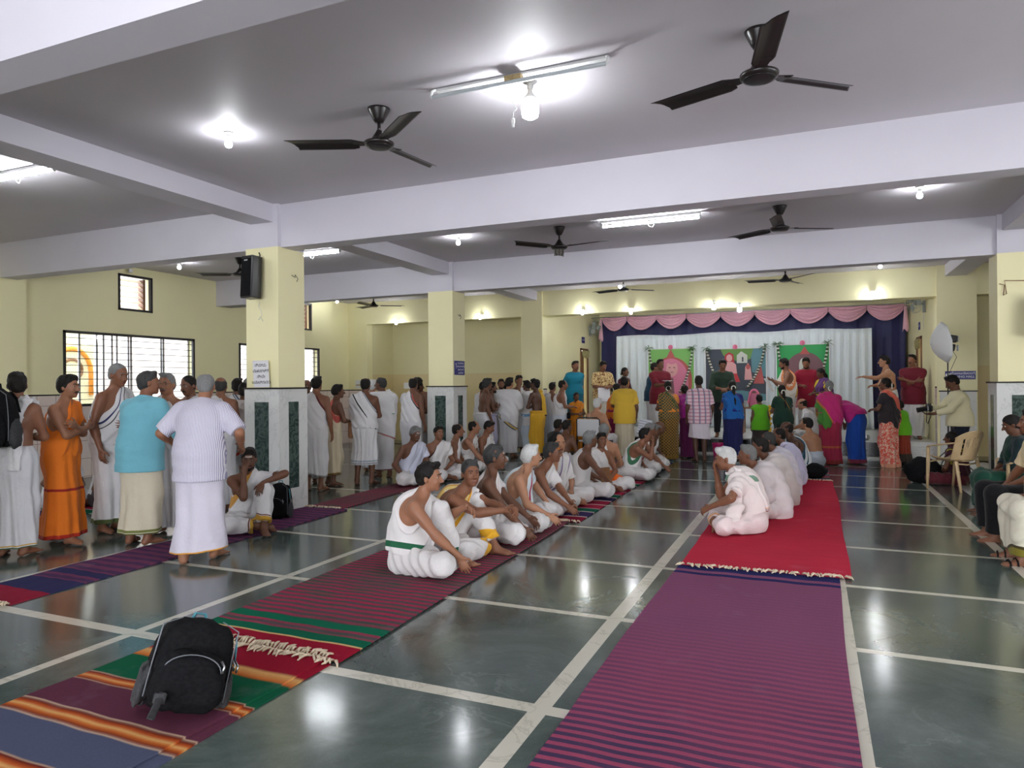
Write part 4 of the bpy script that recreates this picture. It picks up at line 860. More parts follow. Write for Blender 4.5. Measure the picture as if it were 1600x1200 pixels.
def nets(D, lo, h):
    S_ = D < 0
    c8 = [S_[i:S_.shape[0]-1+i, j:S_.shape[1]-1+j, k:S_.shape[2]-1+k] for i in (0, 1) for j in (0, 1) for k in (0, 1)]
    an = c8[0].copy(); al = c8[0].copy()
    for c_ in c8[1:]: an |= c_; al &= c_
    mix = an & ~al; ci = np.nonzero(mix); nn = len(ci[0]); idm = np.full(mix.shape, -1, np.int32); idm[ci] = np.arange(nn)
    acc = np.zeros((nn, 3), np.float32); cnt = np.zeros(nn, np.float32); ci = np.array(ci)
    corner = lambda o: D[ci[0]+o[0], ci[1]+o[1], ci[2]+o[2]]
    vals = {(i, j, k): corner((i, j, k)) for i in (0, 1) for j in (0, 1) for k in (0, 1)}
    for a in range(3):
        for u in (0, 1):
            for v in (0, 1):
                o = [0, 0, 0]; b, c_ = [q for q in range(3) if q != a]; o[b] = u; o[c_] = v; o2 = list(o); o2[a] = 1
                d0, d1 = vals[tuple(o)], vals[tuple(o2)]; m = (d0 < 0) != (d1 < 0); t = np.where(m, d0/np.where(m, d0-d1, 1), 0)
                for q in range(3): acc[:, q] += m*(o[q]+(t if q == a else 0))
                cnt += m
    V = (ci.T+acc/cnt[:, None])*h+lo; F = []
    for a in range(3):
        b, c_ = (a+1) % 3, (a+2) % 3
        s0 = [slice(None)]*3; s1 = [slice(None)]*3; s0[a] = slice(0, -1); s1[a] = slice(1, None)
        A, B = S_[tuple(s0)], S_[tuple(s1)]; e = np.array(np.nonzero(A != B)); 
        ok = (e[b] > 0) & (e[c_] > 0) & (e[b] < mix.shape[b]) & (e[c_] < mix.shape[c_]); e = e[:, ok]; ins = A[tuple(e)]
        def cell(db, dc): q = e.copy(); q[b] -= db; q[c_] -= dc; return idm[tuple(q)]
        q = np.stack([cell(1, 1), cell(0, 1), cell(0, 0), cell(1, 0)], 1); q[~ins] = q[~ins][:, ::-1]; F.append(q)
    return V.astype(np.float32), np.concatenate(F)
def mesh_from(name, V, F, ms, parent, attr=None, smooth_it=1):
    if smooth_it and len(V):
        for _ in range(smooth_it):
            acc = np.zeros_like(V); cnt = np.zeros(len(V), np.float32)
            for i in range(4):
                a, b = F[:, i], F[:, (i+1) % 4]; 
                for q in range(3): acc[:, q] += np.bincount(a, V[b, q], len(V))+np.bincount(b, V[a, q], len(V))
                cnt += np.bincount(a, minlength=len(V))+np.bincount(b, minlength=len(V))
            V = V*.5+.5*acc/np.maximum(cnt, 1)[:, None]
    me = bpy.data.meshes.new(name); n, m = len(V), len(F); me.vertices.add(n); me.vertices.foreach_set('co', V.astype(np.float32).ravel())
    me.loops.add(4*m); me.loops.foreach_set('vertex_index', F.astype(np.int32).ravel()); me.polygons.add(m)
    me.polygons.foreach_set('loop_start', np.arange(0, 4*m, 4, dtype=np.int32)); me.polygons.foreach_set('use_smooth', np.ones(m, bool))
    if attr is not None: at = me.attributes.new('u', 'FLOAT', 'POINT'); at.data.foreach_set('value', attr(V).astype(np.float32))
    for x in (ms if isinstance(ms, (list, tuple)) else [ms]): me.materials.append(MT[x] if isinstance(x, str) else x)
    me.update(calc_edges=True); o = bpy.data.objects.new(name, me); col.objects.link(o); o.parent = parent; return o
def snoise(P, f, seed=0, n=5):
    r = np.random.RandomState(seed); o = np.zeros(len(P))
    for i in range(n):
        k = r.normal(size=3); k = k/np.linalg.norm(k)*f*r.uniform(.6, 1.5); k2 = r.normal(size=3); k2 = k2/np.linalg.norm(k2)*f*.5
        o += np.sin(P@k+r.uniform(0, 6)+1.6*np.sin(P@k2+r.uniform(0, 6)))
    return o/n**.5
# fabrics, skin, hair
for n, c in (('skin1', (150, 103, 78)), ('skin2', (128, 84, 62)), ('skin3', (102, 66, 48)), ('skin4', (172, 124, 96)), ('skin5', (82, 52, 39))):
    m = mat(n+'_complexion', S(c), .48, spec=.4); t = NT(m); v = t.coord(); t.color(t.mix(t.noise(14, 4, v), tuple(x*.86 for x in S(c)), tuple(x*1.12 for x in S(c)))); t.bump(t.noise(90, 3, v), .08, .002)
    m.node_tree.nodes['Principled BSDF'].inputs['Subsurface Weight'].default_value = .0; MT[n] = m
for n, c, c2 in (('hairblack', (.006, .005, .005), (.018, .015, .013)), ('hairgrey', (.10, .10, .10), (.26, .26, .26)), ('hairwhite', (.42, .42, .42), (.68, .68, .67)), ('hairdark', (.012, .011, .011), (.07, .07, .07))):
    m = mat(n+'_strands', c, .6, spec=.18); t = NT(m); v = t.coord(); t.color(t.mix(t.noise(70, 3, t.scale(v, (1, 1, .3)), .7), c, c2)); t.bump(t.noise(110, 3, t.scale(v, (1, 1, .25))), .6, .004); MT[n] = m
MT['eyewhite'] = mat('eye_white', (.62, .58, .54), .25); MT['iris'] = mat('dark_iris', (.015, .01, .008), .15); MT['lip'] = mat('lip_tone', S((110, 60, 52)), .5); MT['ash'] = mat('ash_mark', (.6, .55, .5), .8); MT['sandal'] = mat('sandalwood_paste', S((214, 130, 40)), .7); MT['redmark'] = mat('red_mark', S((170, 30, 30)), .6)
MT['specs'] = mat('dark_spectacle_rim', (.02, .018, .018), .3); MT['thread'] = mat('sacred_thread', (.7, .66, .55), .7); MT['cord'] = mat('dark_neck_cord', (.03, .02, .02), .6); MT['goldband'] = mat('gold_wristband', (.7, .5, .2), .3, .8); MT['jasmine'] = mat('jasmine_bud', (.75, .75, .66), .6)
_fab = {}
def fabric(base, bands=(), alt=None, pat=None, rough=.75, U=.6):
    key = (base, tuple(bands), alt, pat)
    if key in _fab: return _fab[key]
    c = S(base); m = mat('fabric_%d' % len(_fab), c, rough, spec=.25); t = NT(m); v = t.coord(); b = m.node_tree.nodes['Principled BSDF']
    cc = t.mix(t.noise(5, 3, v), tuple(x*.92 for x in c), tuple(min(1, x*1.06) for x in c)); sp = t.n('SeparateXYZ'); t.l(v, sp.inputs[0]); X, Y, Z = sp.outputs
    if pat == 'pin': cc = t.mix(stripes(t, X, .012, .42), cc, S(alt))
    if pat == 'check': 
        cc = t.mix(t.math('MULTIPLY', stripes(t, Z, .07, .35), .8), cc, S(alt)); cc = t.mix(t.math('MULTIPLY', stripes(t, X, .11, .28), .75), cc, S((120, 120, 150))); cc = t.mix(stripes(t, X, .11, .05), cc, S((60, 50, 60)))
    if pat == 'floral': cc = t.mix(t.ramp(t.noise(26, 3, v, .6, 1.2), [(.5, (0, 0, 0)), (.54, (1, 1, 1))], 'LINEAR'), cc, S(alt))
    if pat == 'lattice': cc = t.mix(t.math('MAXIMUM', stripes(t, t.math('ADD', X, Z), .06, .3), stripes(t, t.math('SUBTRACT', X, Z), .06, .3)), cc, S(alt))
    if pat == 'weave': cc = t.mix(t.math('MULTIPLY', stripes(t, Z, .05, .3), .6), cc, S(alt))
    if bands:
        at = t.n('Attribute'); at.attribute_name = 'u'; U_ = at.outputs['Fac']
        for (u0, u1, bc) in bands: cc = t.mix(t.math('MULTIPLY', t.math('GREATER_THAN', U_, u0), t.math('LESS_THAN', U_, u1)), cc, S(bc))
    t.color(cc); b.inputs['Sheen Weight'].default_value = .12
    h = t.math('ADD', t.math('MULTIPLY', t.noise(22, 3, v, .5, 1.5), 1.0), t.math('MULTIPLY', t.noise(260, 1, v), .12)); t.bump(h, .5, .010)
    _fab[key] = m; return m
W1, W2, W3, CR, LIL = (214, 212, 214), (204, 202, 206), (222, 218, 218), (204, 194, 172), (200, 196, 214)

def ik(a, tgt, l1, l2, hint):
    d = tgt-a; L = np.linalg.norm(d); L = min(max(L, abs(l1-l2)+.02), (l1+l2)*.995); u = nrm(d); x = (l1*l1-l2*l2+L*L)/(2*L); hh = math.sqrt(max(0, l1*l1-x*x))
    hn = hint-u*(hint@u); hn = nrm(hn) if np.linalg.norm(hn) > 1e-4 else nrm(np.cross(u, V3(0, 0, 1))); return a+u*x+hn*hh, a+u*L
class Sk: pass
def skeleton(P):
    s = P.get('H', 1.68)/1.7; g_ = P.get('g', 1.0); K = Sk(); K.s = s; K.g = g_; pose = P.get('pose', 'stand'); K.pose = pose; K.fem = P.get('fem', False)
    pz = {'stand': .92, 'sit': .12, 'knee': .12, 'chair': .50, 'bend': .92}[pose]; K.pel = V3(P.get('px', 0), 0, pz)*V3(1, 1, s)
    lean, slouch, side, tw = R(P.get('lean', 3 if pose in ('stand', 'chair') else 10)), R(P.get('slouch', 8)), R(P.get('side', 0)), R(P.get('twist', 0))
    def d(a): return nrm(V3(math.sin(side), math.sin(a), math.cos(a)))
    T0 = K.pel; T1 = T0+.16*s*d(lean*.6); T2 = T1+.17*s*d(lean); T3 = T2+.17*s*d(lean+slouch); K.T = (T0, T1, T2, T3); K.up = d(lean+slouch)
    rx = rotm((0, 0, 1), tw) @ V3(math.cos(side), 0, -math.sin(side)); K.rx = nrm(rx-K.up*(rx@K.up)); K.fw = nrm(np.cross(K.up, K.rx)); K.rx0 = V3(1, 0, 0); K.up1 = d(lean); K.fw1 = nrm(np.cross(K.up1, V3(1, 0, 0)))
    sw = (.168 if not K.fem else .148)*s*(.85+.15*g_); K.sh = [T3-.060*s*K.up+q*sw*K.rx+V3(0, 0, -.005) for q in (-1, 1)]   # left, right
    hy, hp, hr = R(P.get('hy', 0)), R(-P.get('hp', 0)), R(P.get('hr', 0))
    nd = nrm(K.up*.6+V3(0, 0, 1)*.5+K.fw*math.sin(hp)*.35); Rh = rotm((0, 0, 1), hy) @ rotm((1, 0, 0), -hp) @ rotm((0, 1, 0), hr); K.hx, K.hf, K.hu = Rh @ V3(1, 0, 0), Rh @ V3(0, 1, 0), Rh @ V3(0, 0, 1)
    K.nk = T3+.055*s*nd; K.hc = T3+.165*s*nd+.02*s*K.hf+(0.0)*K.hu; K.hs = s*.97
    # legs
    K.hip = [K.pel+V3(q*.085*s, 0, -.02*s) for q in (-1, 1)]; l1, l2 = .425*s, .41*s; K.knee = []; K.ank = []; K.fd = []
    st = P.get('stance', .10); sd = P.get('stride', (0, 0))
    for i, q in enumerate((-1, 1)):
        if pose in ('stand', 'bend'): t = V3(q*st*s, sd[i]*s-.02, .075*s); hint = V3(q*.1, 1, 0); fd = nrm(V3(q*.28, 1, 0))
        elif pose == 'chair': t = V3(q*P.get('kw', .12)*s, .42*s+P.get('ft', (0, 0))[i], .075*s); hint = V3(q*.15, .4, 1); fd = nrm(V3(q*.15, 1, 0))
        else:
            up = P.get('kup'); 
            if pose == 'knee' and up == i: t = V3(q*.10*s, P.get('ky', .44)*s, .075*s); hint = V3(q*.12, .1, 1); fd = nrm(V3(0, 1, 0))
            else: t = V3(-q*(.06 if i else .0)*s, (.38 if i else .25)*s, (.085 if i else .06)*s); hint = V3(q*1, .35, .10); fd = nrm(V3(-q, .25, -.1))
        k, a = ik(K.hip[i], t, l1, l2, hint); K.knee.append(k); K.ank.append(a); K.fd.append(fd)
    if pose in ('sit', 'knee'):
        for i in (0, 1):
            K.knee[i][2] = max(K.knee[i][2], .075*s)
    # arms
    K.elb = []; K.wr = []; K.hd = []; K.hn = []; arms = P.get('arms', ('down', 'down')); sit = pose in ('sit', 'knee')
    for i, q in enumerate((-1, 1)):
        a = arms[i]; sh = K.sh[i]; hint = V3(q*.7, -.6, -.5); hd = None; pn = V3(-q*.7, .2, -.6)
        fr = lambda x, y, z: T2+(K.rx*x+K.fw*y+K.up*z)*s
        if a == 'down': t = sh+V3(q*.07, .04, -.50)*s; hint = V3(q*.5, -1, 0); hd = V3(0, .1, -1); pn = V3(-q, .1, 0)
        elif a == 'fold': t = fr(-q*.10, .20, -.02-.03*i); hint = V3(q*1, -.1, -.8); hd = K.rx*(-q)+K.up*.15; pn = -K.fw
        elif a == 'front': t = fr(q*.05, .30, -.10); hint = V3(q*.8, -.4, -.6); hd = K.fw+K.rx*(-q)*.6; pn = V3(-q*.5, 0, -1)
        elif a == 'belly': t = fr(-q*.02, .21, -.12); hint = V3(q*1, -.1, -.7); hd = K.rx*(-q)+K.fw*.2; pn = -K.fw
        elif a == 'read': t = fr(q*.09, .30, .02); hint = V3(q*.7, -.3, -.8); hd = K.fw+K.up*.5; pn = V3(-q*.4, 0, 1)
        elif a == 'knee': t = K.knee[i]+V3(-q*.02, .03, .085)*s; hint = V3(q*.8, -.4, .3); hd = V3(0, .8, -.6); pn = V3(0, -.3, -1)
        elif a == 'lap': t = V3(q*.07, .26, .19)*s+V3(0, 0, K.pel[2]-.12*s); hint = V3(q*1, -.5, 0); hd = V3(-q, .5, -.2); pn = V3(0, -.2, -1)
        elif a == 'thigh': t = K.hip[i]*.35+K.knee[i]*.65+V3(0, .0, .10)*s; hint = V3(q*.9, -.5, 0); hd = K.knee[i]-K.hip[i]; pn = V3(0, 0, -1)
        elif a == 'chin': t = K.hc+K.hf*.115*s-K.hu*.13*s+K.hx*q*.045*s; hint = V3(q*.2, -.1, -1); hd = K.hu*1+K.hf*.05-K.hx*q*.2; pn = -K.hf-K.hx*q*.3
        elif a == 'behind': t = K.pel+V3(q*.03, -.16, .08)*s; hint = V3(q*1, -.6, 0); hd = V3(-q, 0, -.2); pn = V3(0, -1, 0)
        elif a == 'point': t = sh+(K.fw*.50+K.up*.02+K.rx*q*.08)*s; hint = V3(0, 0, -1); hd = K.fw; pn = V3(0, 0, -1)
        elif a == 'floor': t = V3(q*.30, .18, .10)*s; hint = V3(q*.9, -.5, 0); hd = V3(q*.2, .9, -.3); pn = V3(0, 0, -1)
        else:
            t = V3(*a[0])*s; hd = V3(*a[1]) if len(a) > 1 and a[1] is not None else None; hint = V3(*a[2]) if len(a) > 2 and a[2] is not None else hint; pn = V3(*a[3]) if len(a) > 3 else pn
        if P.get('fat') and a in ('fold', 'belly'): t = t+K.fw*.04
        e, w_ = ik(sh, t, .275*s, .25*s, hint)
        if sit: e[2] = max(e[2], .05); w_[2] = max(w_[2], .035)
        K.elb.append(e); K.wr.append(w_); hd = nrm(w_-e) if hd is None else nrm(nrm(hd)*.8+nrm(w_-e)*.5); K.hd.append(hd); K.hn.append(nrm(pn-hd*(pn@hd)))
    return K
def body_prims(K, P, vox):
    s, g_, fem = K.s, K.g, K.fem; T0, T1, T2, T3 = K.T; A = {}; fy = V3(0, 1, 0)
    gb = g_*(1+.12*P.get('belly', 0))
    A['torso'] = [(Ep(T0-V3(.055*s, 0, 0), T0+V3(.055*s, 0, 0), .105*s*(.6+.4*g_), .105*s*(.6+.4*g_), fy, .95), .03), (Ep(T0+V3(0, .01, .02), T1, .150*s*g_, .138*s*gb, K.fw1, .76), .05),
                  (Ep(T1, T2, .138*s*gb, (.152 if not fem else .138)*s*g_, K.fw1, .70), .05), (Ep(T2-K.rx*.05*s, T2+K.rx*.05*s+K.up*.0, .105*s*g_, .105*s*g_, K.fw, .95), .05),
                  (Ep(T2+K.up*.05*s, T3-K.up*.04*s, .145*s*g_, .085*s, K.fw, .62), .05), (Ep(K.sh[0]-K.up*.01, K.sh[1]-K.up*.01, .046*s, .046*s, K.fw, .95), .05)]
    if P.get('belly', 0): A['torso'].append((Sp(T1+K.fw1*.055*s+V3(0, 0, -.0), I3, (.125*s*gb, .10*s*gb, .13*s)), .05))
    if fem: A['torso'] += [(Sp(T2+K.fw*.085*s+K.rx*q*.065*s-K.up*.005, I3, (.06*s, .055*s, .06*s)), .03) for q in (-1, 1)]
    else: A['torso'] += [(Ep(T2+K.fw*.055*s+K.rx*q*.03*s+K.up*.02*s, T2+K.fw*.045*s+K.rx*q*.10*s+K.up*.05*s, .055*s, .05*s, K.fw, .7), .03) for q in (-1, 1)]
    A['neck'] = [(Cp(T3-K.up*.03*s, K.hc-K.hf*.025*s-K.hu*.06*s, .058*s*(1 if not fem else .88), .052*s*(1 if not fem else .88)), .035), (Ep(T3-K.up*.01+K.rx*.0, K.sh[0]+K.up*.016*s, .042*s, .034*s, K.fw, .9), .05), (Ep(T3-K.up*.01, K.sh[1]+K.up*.016*s, .042*s, .034*s, K.fw, .9), .05)]
    for i, nm in enumerate('LR'):
        q = (-1, 1)[i]; sh, e, w_ = K.sh[i], K.elb[i], K.wr[i]; ga = .75+.25*g_
        A['ua'+nm] = [(Cp(sh-V3(0, 0, .008), e, .047*s*ga, .037*s*ga), .035), (Cp(sh+(e-sh)*.25, sh+(e-sh)*.55, .047*s*ga, .044*s*ga), .02)]
        A['fa'+nm] = [(Cp(e, w_, .038*s*ga, .025*s), .018), (Cp(e+(w_-e)*.12, e+(w_-e)*.42, .041*s*ga, .036*s*ga), .02)]
        hd, hn = K.hd[i], K.hn[i]; ac = nrm(np.cross(hd, hn)); side = ac*q; H = []
        H.append((Ep(w_+hd*.012*s, w_+hd*.075*s, .030*s, .040*s, hn, .42), .014)); fr = max(.0082*s, vox*.72); cu = P.get('curl', .4)
        if isinstance(cu, tuple): cu = cu[i]
        for f in range(4):
            off = (-.0285+.019*f)*s; ln = (.062, .078, .083, .074)[::1][f]*s if q < 0 else (.062, .078, .083, .074)[f]*s
            b0 = w_+hd*.085*s-side*off*-1*(-1)+0*hn; b0 = w_+hd*(.088-.006*abs(f-1.8))*s+side*off; dirv = nrm(hd+side*off*3.5); p0 = b0
            for k_, fl_ in enumerate((.45, .32, .25)):
                a_ = cu*(k_+.6)*(1+.08*(3-f)); dv = dirv*math.cos(a_)+hn*math.sin(a_); p1 = p0+dv*ln*fl_*1.05; H.append((Cp(p0, p1, fr*(1-.08*k_), fr*(.93-.08*k_)), .005)); p0 = p1
        tb = w_+hd*.03*s+side*.028*s; tm = tb+nrm(side*.75+hd*.6+hn*.35)*.04*s; tt = tm+nrm(side*.25+hd*.9+hn*.35)*.032*s
        H.append((Cp(w_+hd*.02*s+side*.01*s, tb, .016*s, .015*s), .012)); H.append((Cp(tb, tm, .013*s, max(.0105*s, vox*.8)), .006)); H.append((Cp(tm, tt, max(.0105*s, vox*.8), max(.009*s, vox*.72)), .004))
        A['hand'+nm] = H
        hp, k, a = K.hip[i], K.knee[i], K.ank[i]; gl = .7+.3*g_
        A['th'+nm] = [(Cp(hp, k, .088*s*gl, .055*s), .03)]; A['sn'+nm] = [(Cp(k, a, .054*s, .036*s), .02), (Cp(k+(a-k)*.15+nrm(np.cross(np.cross(a-k, k-hp), a-k))*.014*s*-1, k+(a-k)*.5, .048*s*gl, .042*s), .03)]
        fd = K.fd[i]; up = V3(0, 0, 1) if K.pose not in ('sit', 'knee') or (K.pose == 'knee' and P.get('kup') == i) else nrm(V3(0, .9, .45)); up = nrm(up-fd*(up@fd)); fs = np.cross(fd, up); dn = -up
        F_ = [(Cp(a, a+dn*.045*s-fd*.03*s, .034*s, .03*s), .02), (Ep(a+dn*.04*s-fd*.02*s, a+dn*.05*s+fd*.115*s, .030*s, .040*s, up, .62), .025), (Cp(a+dn*.01*s, a+dn*.04*s+fd*.09*s, .032*s, .018*s), .03)]
        for t_ in range(5):
            o = (-.030+.015*t_)*s*-q; L_ = (.052, .045, .042, .036, .03)[t_]*s; r_ = max((.0115, .0085, .008, .0078, .0075)[t_]*s, vox*.7); b0 = a+dn*.056*s+fd*(.125-.005*t_)*s+fs*o*1.05
            F_.append((Cp(b0, b0+fd*L_+dn*.004, r_, r_*.9), .006))
        A['ft'+nm] = F_
    hc, hx, hf, hu, h = K.hc, K.hx, K.hf, K.hu, K.hs; HR = np.array([hx, hf, hu]); L = lambda x, y, z: hc+(hx*x+hf*y+hu*z)*h
    w_ = .93 if fem else 1
    A['head'] = [(Sp(L(0, -.012, .035), HR, (.074*h, .094*h, .082*h)), .02), (Sp(L(0, .018, -.015), HR, (.064*h*w_, .074*h, .088*h)), .02), (Sp(L(0, .030, -.068), HR, (.050*h*w_, .050*h, .040*h)), .025), (Sp(L(0, .066, -.096), I3, (.019*h, .017*h, .016*h)), .018)]
    if vox < .0095:
        A['head'] += [(Cp(L(0, .086, .012), L(0, .112, -.030), .008*h, .0125*h), .010), (Cp(L(-.013, .097, -.036), L(.013, .097, -.036), .0085*h), .006), (Cp(L(-.036, .080, .024), L(.036, .080, .024), .010*h), .012), (Sp(L(-.036, .066, -.030), I3, (.019*h, .016*h, .018*h)), .015), (Sp(L(.036, .066, -.030), I3, (.019*h, .016*h, .018*h)), .015),
                      (Cp(L(-.019, .082, -.064), L(.019, .082, -.064), .0060*h), .005), (Cp(L(-.014, .082, -.075), L(.014, .082, -.075), .0064*h), .005)]
    else: A['head'] += [(Cp(L(0, .085, .01), L(0, .112, -.030), .011*h, .016*h), .012)]
    for q in (-1, 1): A['head'].append((Sp(L(q*.076, -.012, -.008), np.array([hx*.95+hf*.3*q, hf*.95-hx*.3*q, hu]), (max(.009, vox*.9), .018*h, .031*h)), .006))
    return A
ALLB = ['torso', 'neck', 'uaL', 'uaR', 'faL', 'faR', 'handL', 'handR', 'thL', 'thR', 'snL', 'snR', 'ftL', 'ftR', 'head']
def pts_eval(prims, Q):
    D = np.full(len(Q), 1.0)
    for p, k in prims: d = prim_eval(p, Q[:, 0], Q[:, 1], Q[:, 2]); k = max(k, 1e-3); q = np.clip(.5+.5*(D-d)/k, 0, 1); D = D+(d-D)*q-k*q*(1-q)
    return D
def ring(prims, c, e1, e2, off, n=40, a0=0, a1=2*PI, rmax=.4):
    out = []; 
    for i in range(n+1):
        a = a0+(a1-a0)*i/n; d = e1*math.cos(a)+e2*math.sin(a); ts = np.linspace(0, rmax, 60); D = pts_eval(prims, c[None]+ts[:, None]*d[None]); k = np.nonzero(D < off)[0]; t = ts[k[-1]] if len(k) else .02; out.append(c+d*t)
    return [Vector(p) for p in out]

def garment(name, root, prims, vox, mat_, cuts=(), disp=None, attr=None, subs=()):
    Vv, F = field(prims, vox, cuts, subs, disp)
    if len(F) == 0: return None
    return mesh_from(name, Vv, F, mat_, root, attr if attr is not None else (lambda V_: V_[:, 2]*0+9))
def reg(A, names, inf, k=None): return [(infl(p, inf), (kk if k is None else k)) for n in names for p, kk in A[n]]
def trunc(p, t0, t1, inf, clipend=True):
    a, b = p[1], p[2]; a2, b2 = a+(b-a)*t0, a+(b-a)*t1; ra, rb = p[3]+(p[4]-p[3])*t0, p[3]+(p[4]-p[3])*t1; n = nrm(b-a)
    return ('c', a2, b2, ra+inf, rb+inf, ((b2, n),) if clipend else ())
def skirt(name, K, A, root, vox, m, hem=.07, top=.10, flare=.0, pl=9, amp=.011, seed=0, tilt=(0, 0), tight=0):
    s = K.s; T0 = K.T[0]; mid = (K.ank[0]+K.ank[1])/2; half = np.linalg.norm((K.ank[0]-K.ank[1])[:2])/2; kn = (K.knee[0]+K.knee[1])/2; hip = (.142+.0)*s*(.5+.5*K.g)+.03
    c0 = T0+V3(0, 0, top*s*.6); hz = V3(mid[0], mid[1]*.8, hem*s-.05); kz = V3(kn[0]*.6, kn[1]*.7, kn[2]); rk = hip*.98+flare*.4; rh = max(half+.075*s, hip*.82)+flare
    pr = [(Ep(c0, T0-V3(0, 0, .05), hip*.93, hip*1.04, (0, 1, 0), .82), .05), (Ep(T0-V3(0, 0, .05), kz, hip*1.04, rk, (0, 1, 0), .84-.1*tight), .06), (Ep(kz, hz, rk, rh, (0, 1, 0), .80), .06)]
    pr += reg(A, ['thL', 'thR', 'snL', 'snR'], .022, .05)
    def disp(P):
        th = np.arctan2(P[:, 1]-T0[1], P[:, 0]-T0[0]); z = np.clip((T0[2]+.05-P[:, 2])/T0[2], 0, 1)
        return -amp*(.25+z)*(np.sin(th*pl+seed+1.5*np.sin(P[:, 2]*3+seed))+.6*np.sin(th*(pl*1.7)+2*seed+P[:, 2]*4))-.004*snoise(P, 22, seed)
    cuts = [(V3(0, 0, hem*s), nrm(V3(-tilt[0], -tilt[1], -1))), (c0+V3(0, 0, top*s*.4), V3(0, 0, 1))]
    return garment(name, root, pr, vox, m, cuts, disp, lambda V_: V_[:, 2]-hem*s+(V_[:, 0]*tilt[0]+V_[:, 1]*tilt[1]))
def lapcloth(name, K, A, root, vox, m, seed=0, amp=.007, inf=.028, hem=.84):
    s = K.s; wc = ((K.T[1]+K.up1*.0, K.up1),); pr = [(infl(A['torso'][0][0], .028), .04), (infl(A['torso'][1][0], .018, wc), .04)]
    for i, nm in enumerate('LR'):
        th = A['th'+nm][0][0]; sn = A['sn'+nm][0][0]; t_ = hem[i] if isinstance(hem, tuple) else hem
        pr += [(infl(th, inf), .06), (trunc(sn, 0, t_, inf+.006), .045), (infl(A['sn'+nm][1][0], inf*.8), .04)]
    if K.pose in ('sit', 'knee'): pr.append((Ep(K.pel+V3(0, .05*s, -.02), (K.knee[0]+K.knee[1])/2*V3(1, .75, .6)+V3(0, 0, .01), .10*s, .06*s, (0, 0, 1), .6), .06))
    if K.pose == 'chair': pr += [(Ep(K.pel+V3(0, .05, 0), (K.knee[0]+K.knee[1])/2, .13*s, .12*s, (0, 0, 1), .55), .06), (Ep((K.knee[0]+K.knee[1])/2, (K.ank[0]+K.ank[1])/2*V3(1, 1, 2.2), .12*s, .15*s, (0, 1, 0), .55, ((V3(0, 0, .14*s), V3(0, 0, -1)),)), .06)]
    def disp(P):
        r = np.random.RandomState(seed); k1 = np.array([30, 34, 22.])*r.choice([-1, 1], 3); return -amp*np.sin(P@k1*1.25+2.2*snoise(P, 7, seed+1, 3))-amp*.8*np.sin(P@(k1[::-1]*V3(1, -1, 1)*1.1)+2*snoise(P, 6, seed+2, 3))*.7
    def attr(V_): return np.minimum(np.linalg.norm(V_-K.ank[0], axis=1), np.linalg.norm(V_-K.ank[1], axis=1))-.055*s
    return garment(name, root, pr, vox, m, [(V3(0, 0, .004), V3(0, 0, -1))], disp, attr)
def shawl(name, K, A, root, vox, m, side=0, seed=0, inf=.020, low=.03, arm=.55, ofs=0.0, steep=1.9, amp=.006, tail=None, back=None, hemband=False):
    """cloth over one shoulder (0 left, 1 right), other shoulder bare"""
    s = K.s; T0, T1, T2, T3 = K.T; q = (-1, 1)[side]; other = -q
    pt = T3+K.rx*other*(.035+ofs)*s; ln = nrm(K.rx*other*.15+K.up*-.15*steep); n = nrm(K.rx*other*.15*steep+K.up*.15)
    pr = reg(A, ['torso'], inf)+[(infl(A['neck'][1+side][0], inf+.004), .03)]
    ua = A['ua'+'LR'[side]][0][0]; pr.append((Ep(T1+K.up1*.02, T0+(T1-T0)*.15, .140*s*K.g+inf+.012, .150*s*K.g+inf+.022, K.fw1, .80), .05))
    if arm: pr.append((trunc(ua, 0, arm, inf+.006), .04))
    if tail == 'back':
        p0, p1, p2 = K.sh[side]*.7+T3*.3-K.fw*.06*s, T2+K.rx*q*.10*s-K.fw*.12*s*K.g, T1+V3(1, 0, 0)*q*.11*s-K.fw1*.13*s*K.g
        pr += [(Ep(p0, p1, .07*s, .075*s, K.fw, .3), .03), (Ep(p1, p2, .075*s, .08*s, K.fw, .3), .03)]
        if K.pose == 'stand': pr.append((Ep(p2, p2+V3(0, -.03, -.26*s), .08*s, .09*s, (0, 1, 0), .25), .03))
    if tail == 'front': pr.append((Ep(K.sh[side]*.7+T3*.3+K.fw*.05, K.sh[side]*.7+T3*.3+K.fw*.13*s*K.g-K.up*.45*s, .06*s, .07*s, K.fw, .25), .02))
    if tail == 'arm': e = K.elb[side]; pr.append((Ep(K.sh[side]+K.rx*q*.02, e+V3(q*.02, 0, -.30*s), .055*s, .085*s, K.rx, .35), .04))
    def disp(P): u = (P-pt)@n; return -amp*1.25*(np.sin(u*58/s+1.8*snoise(P, 7, seed, 3))+.5*np.sin(u*101/s+2*snoise(P, 9, seed+5, 3)))-.004*snoise(P, 26, seed+3, 4)
    zc = T0-K.up1*low*s if K.pose in ('stand', 'bend') else T0+K.up1*max(.0, .05-low)*s
    return garment(name, root, pr, vox, m, [(pt, n), (zc, -K.up1)], disp, (lambda V_: (V_-zc)@K.up1-.25*(V_[:, 0]-zc[0])) if hemband else (lambda V_: -((V_-pt)@n)))
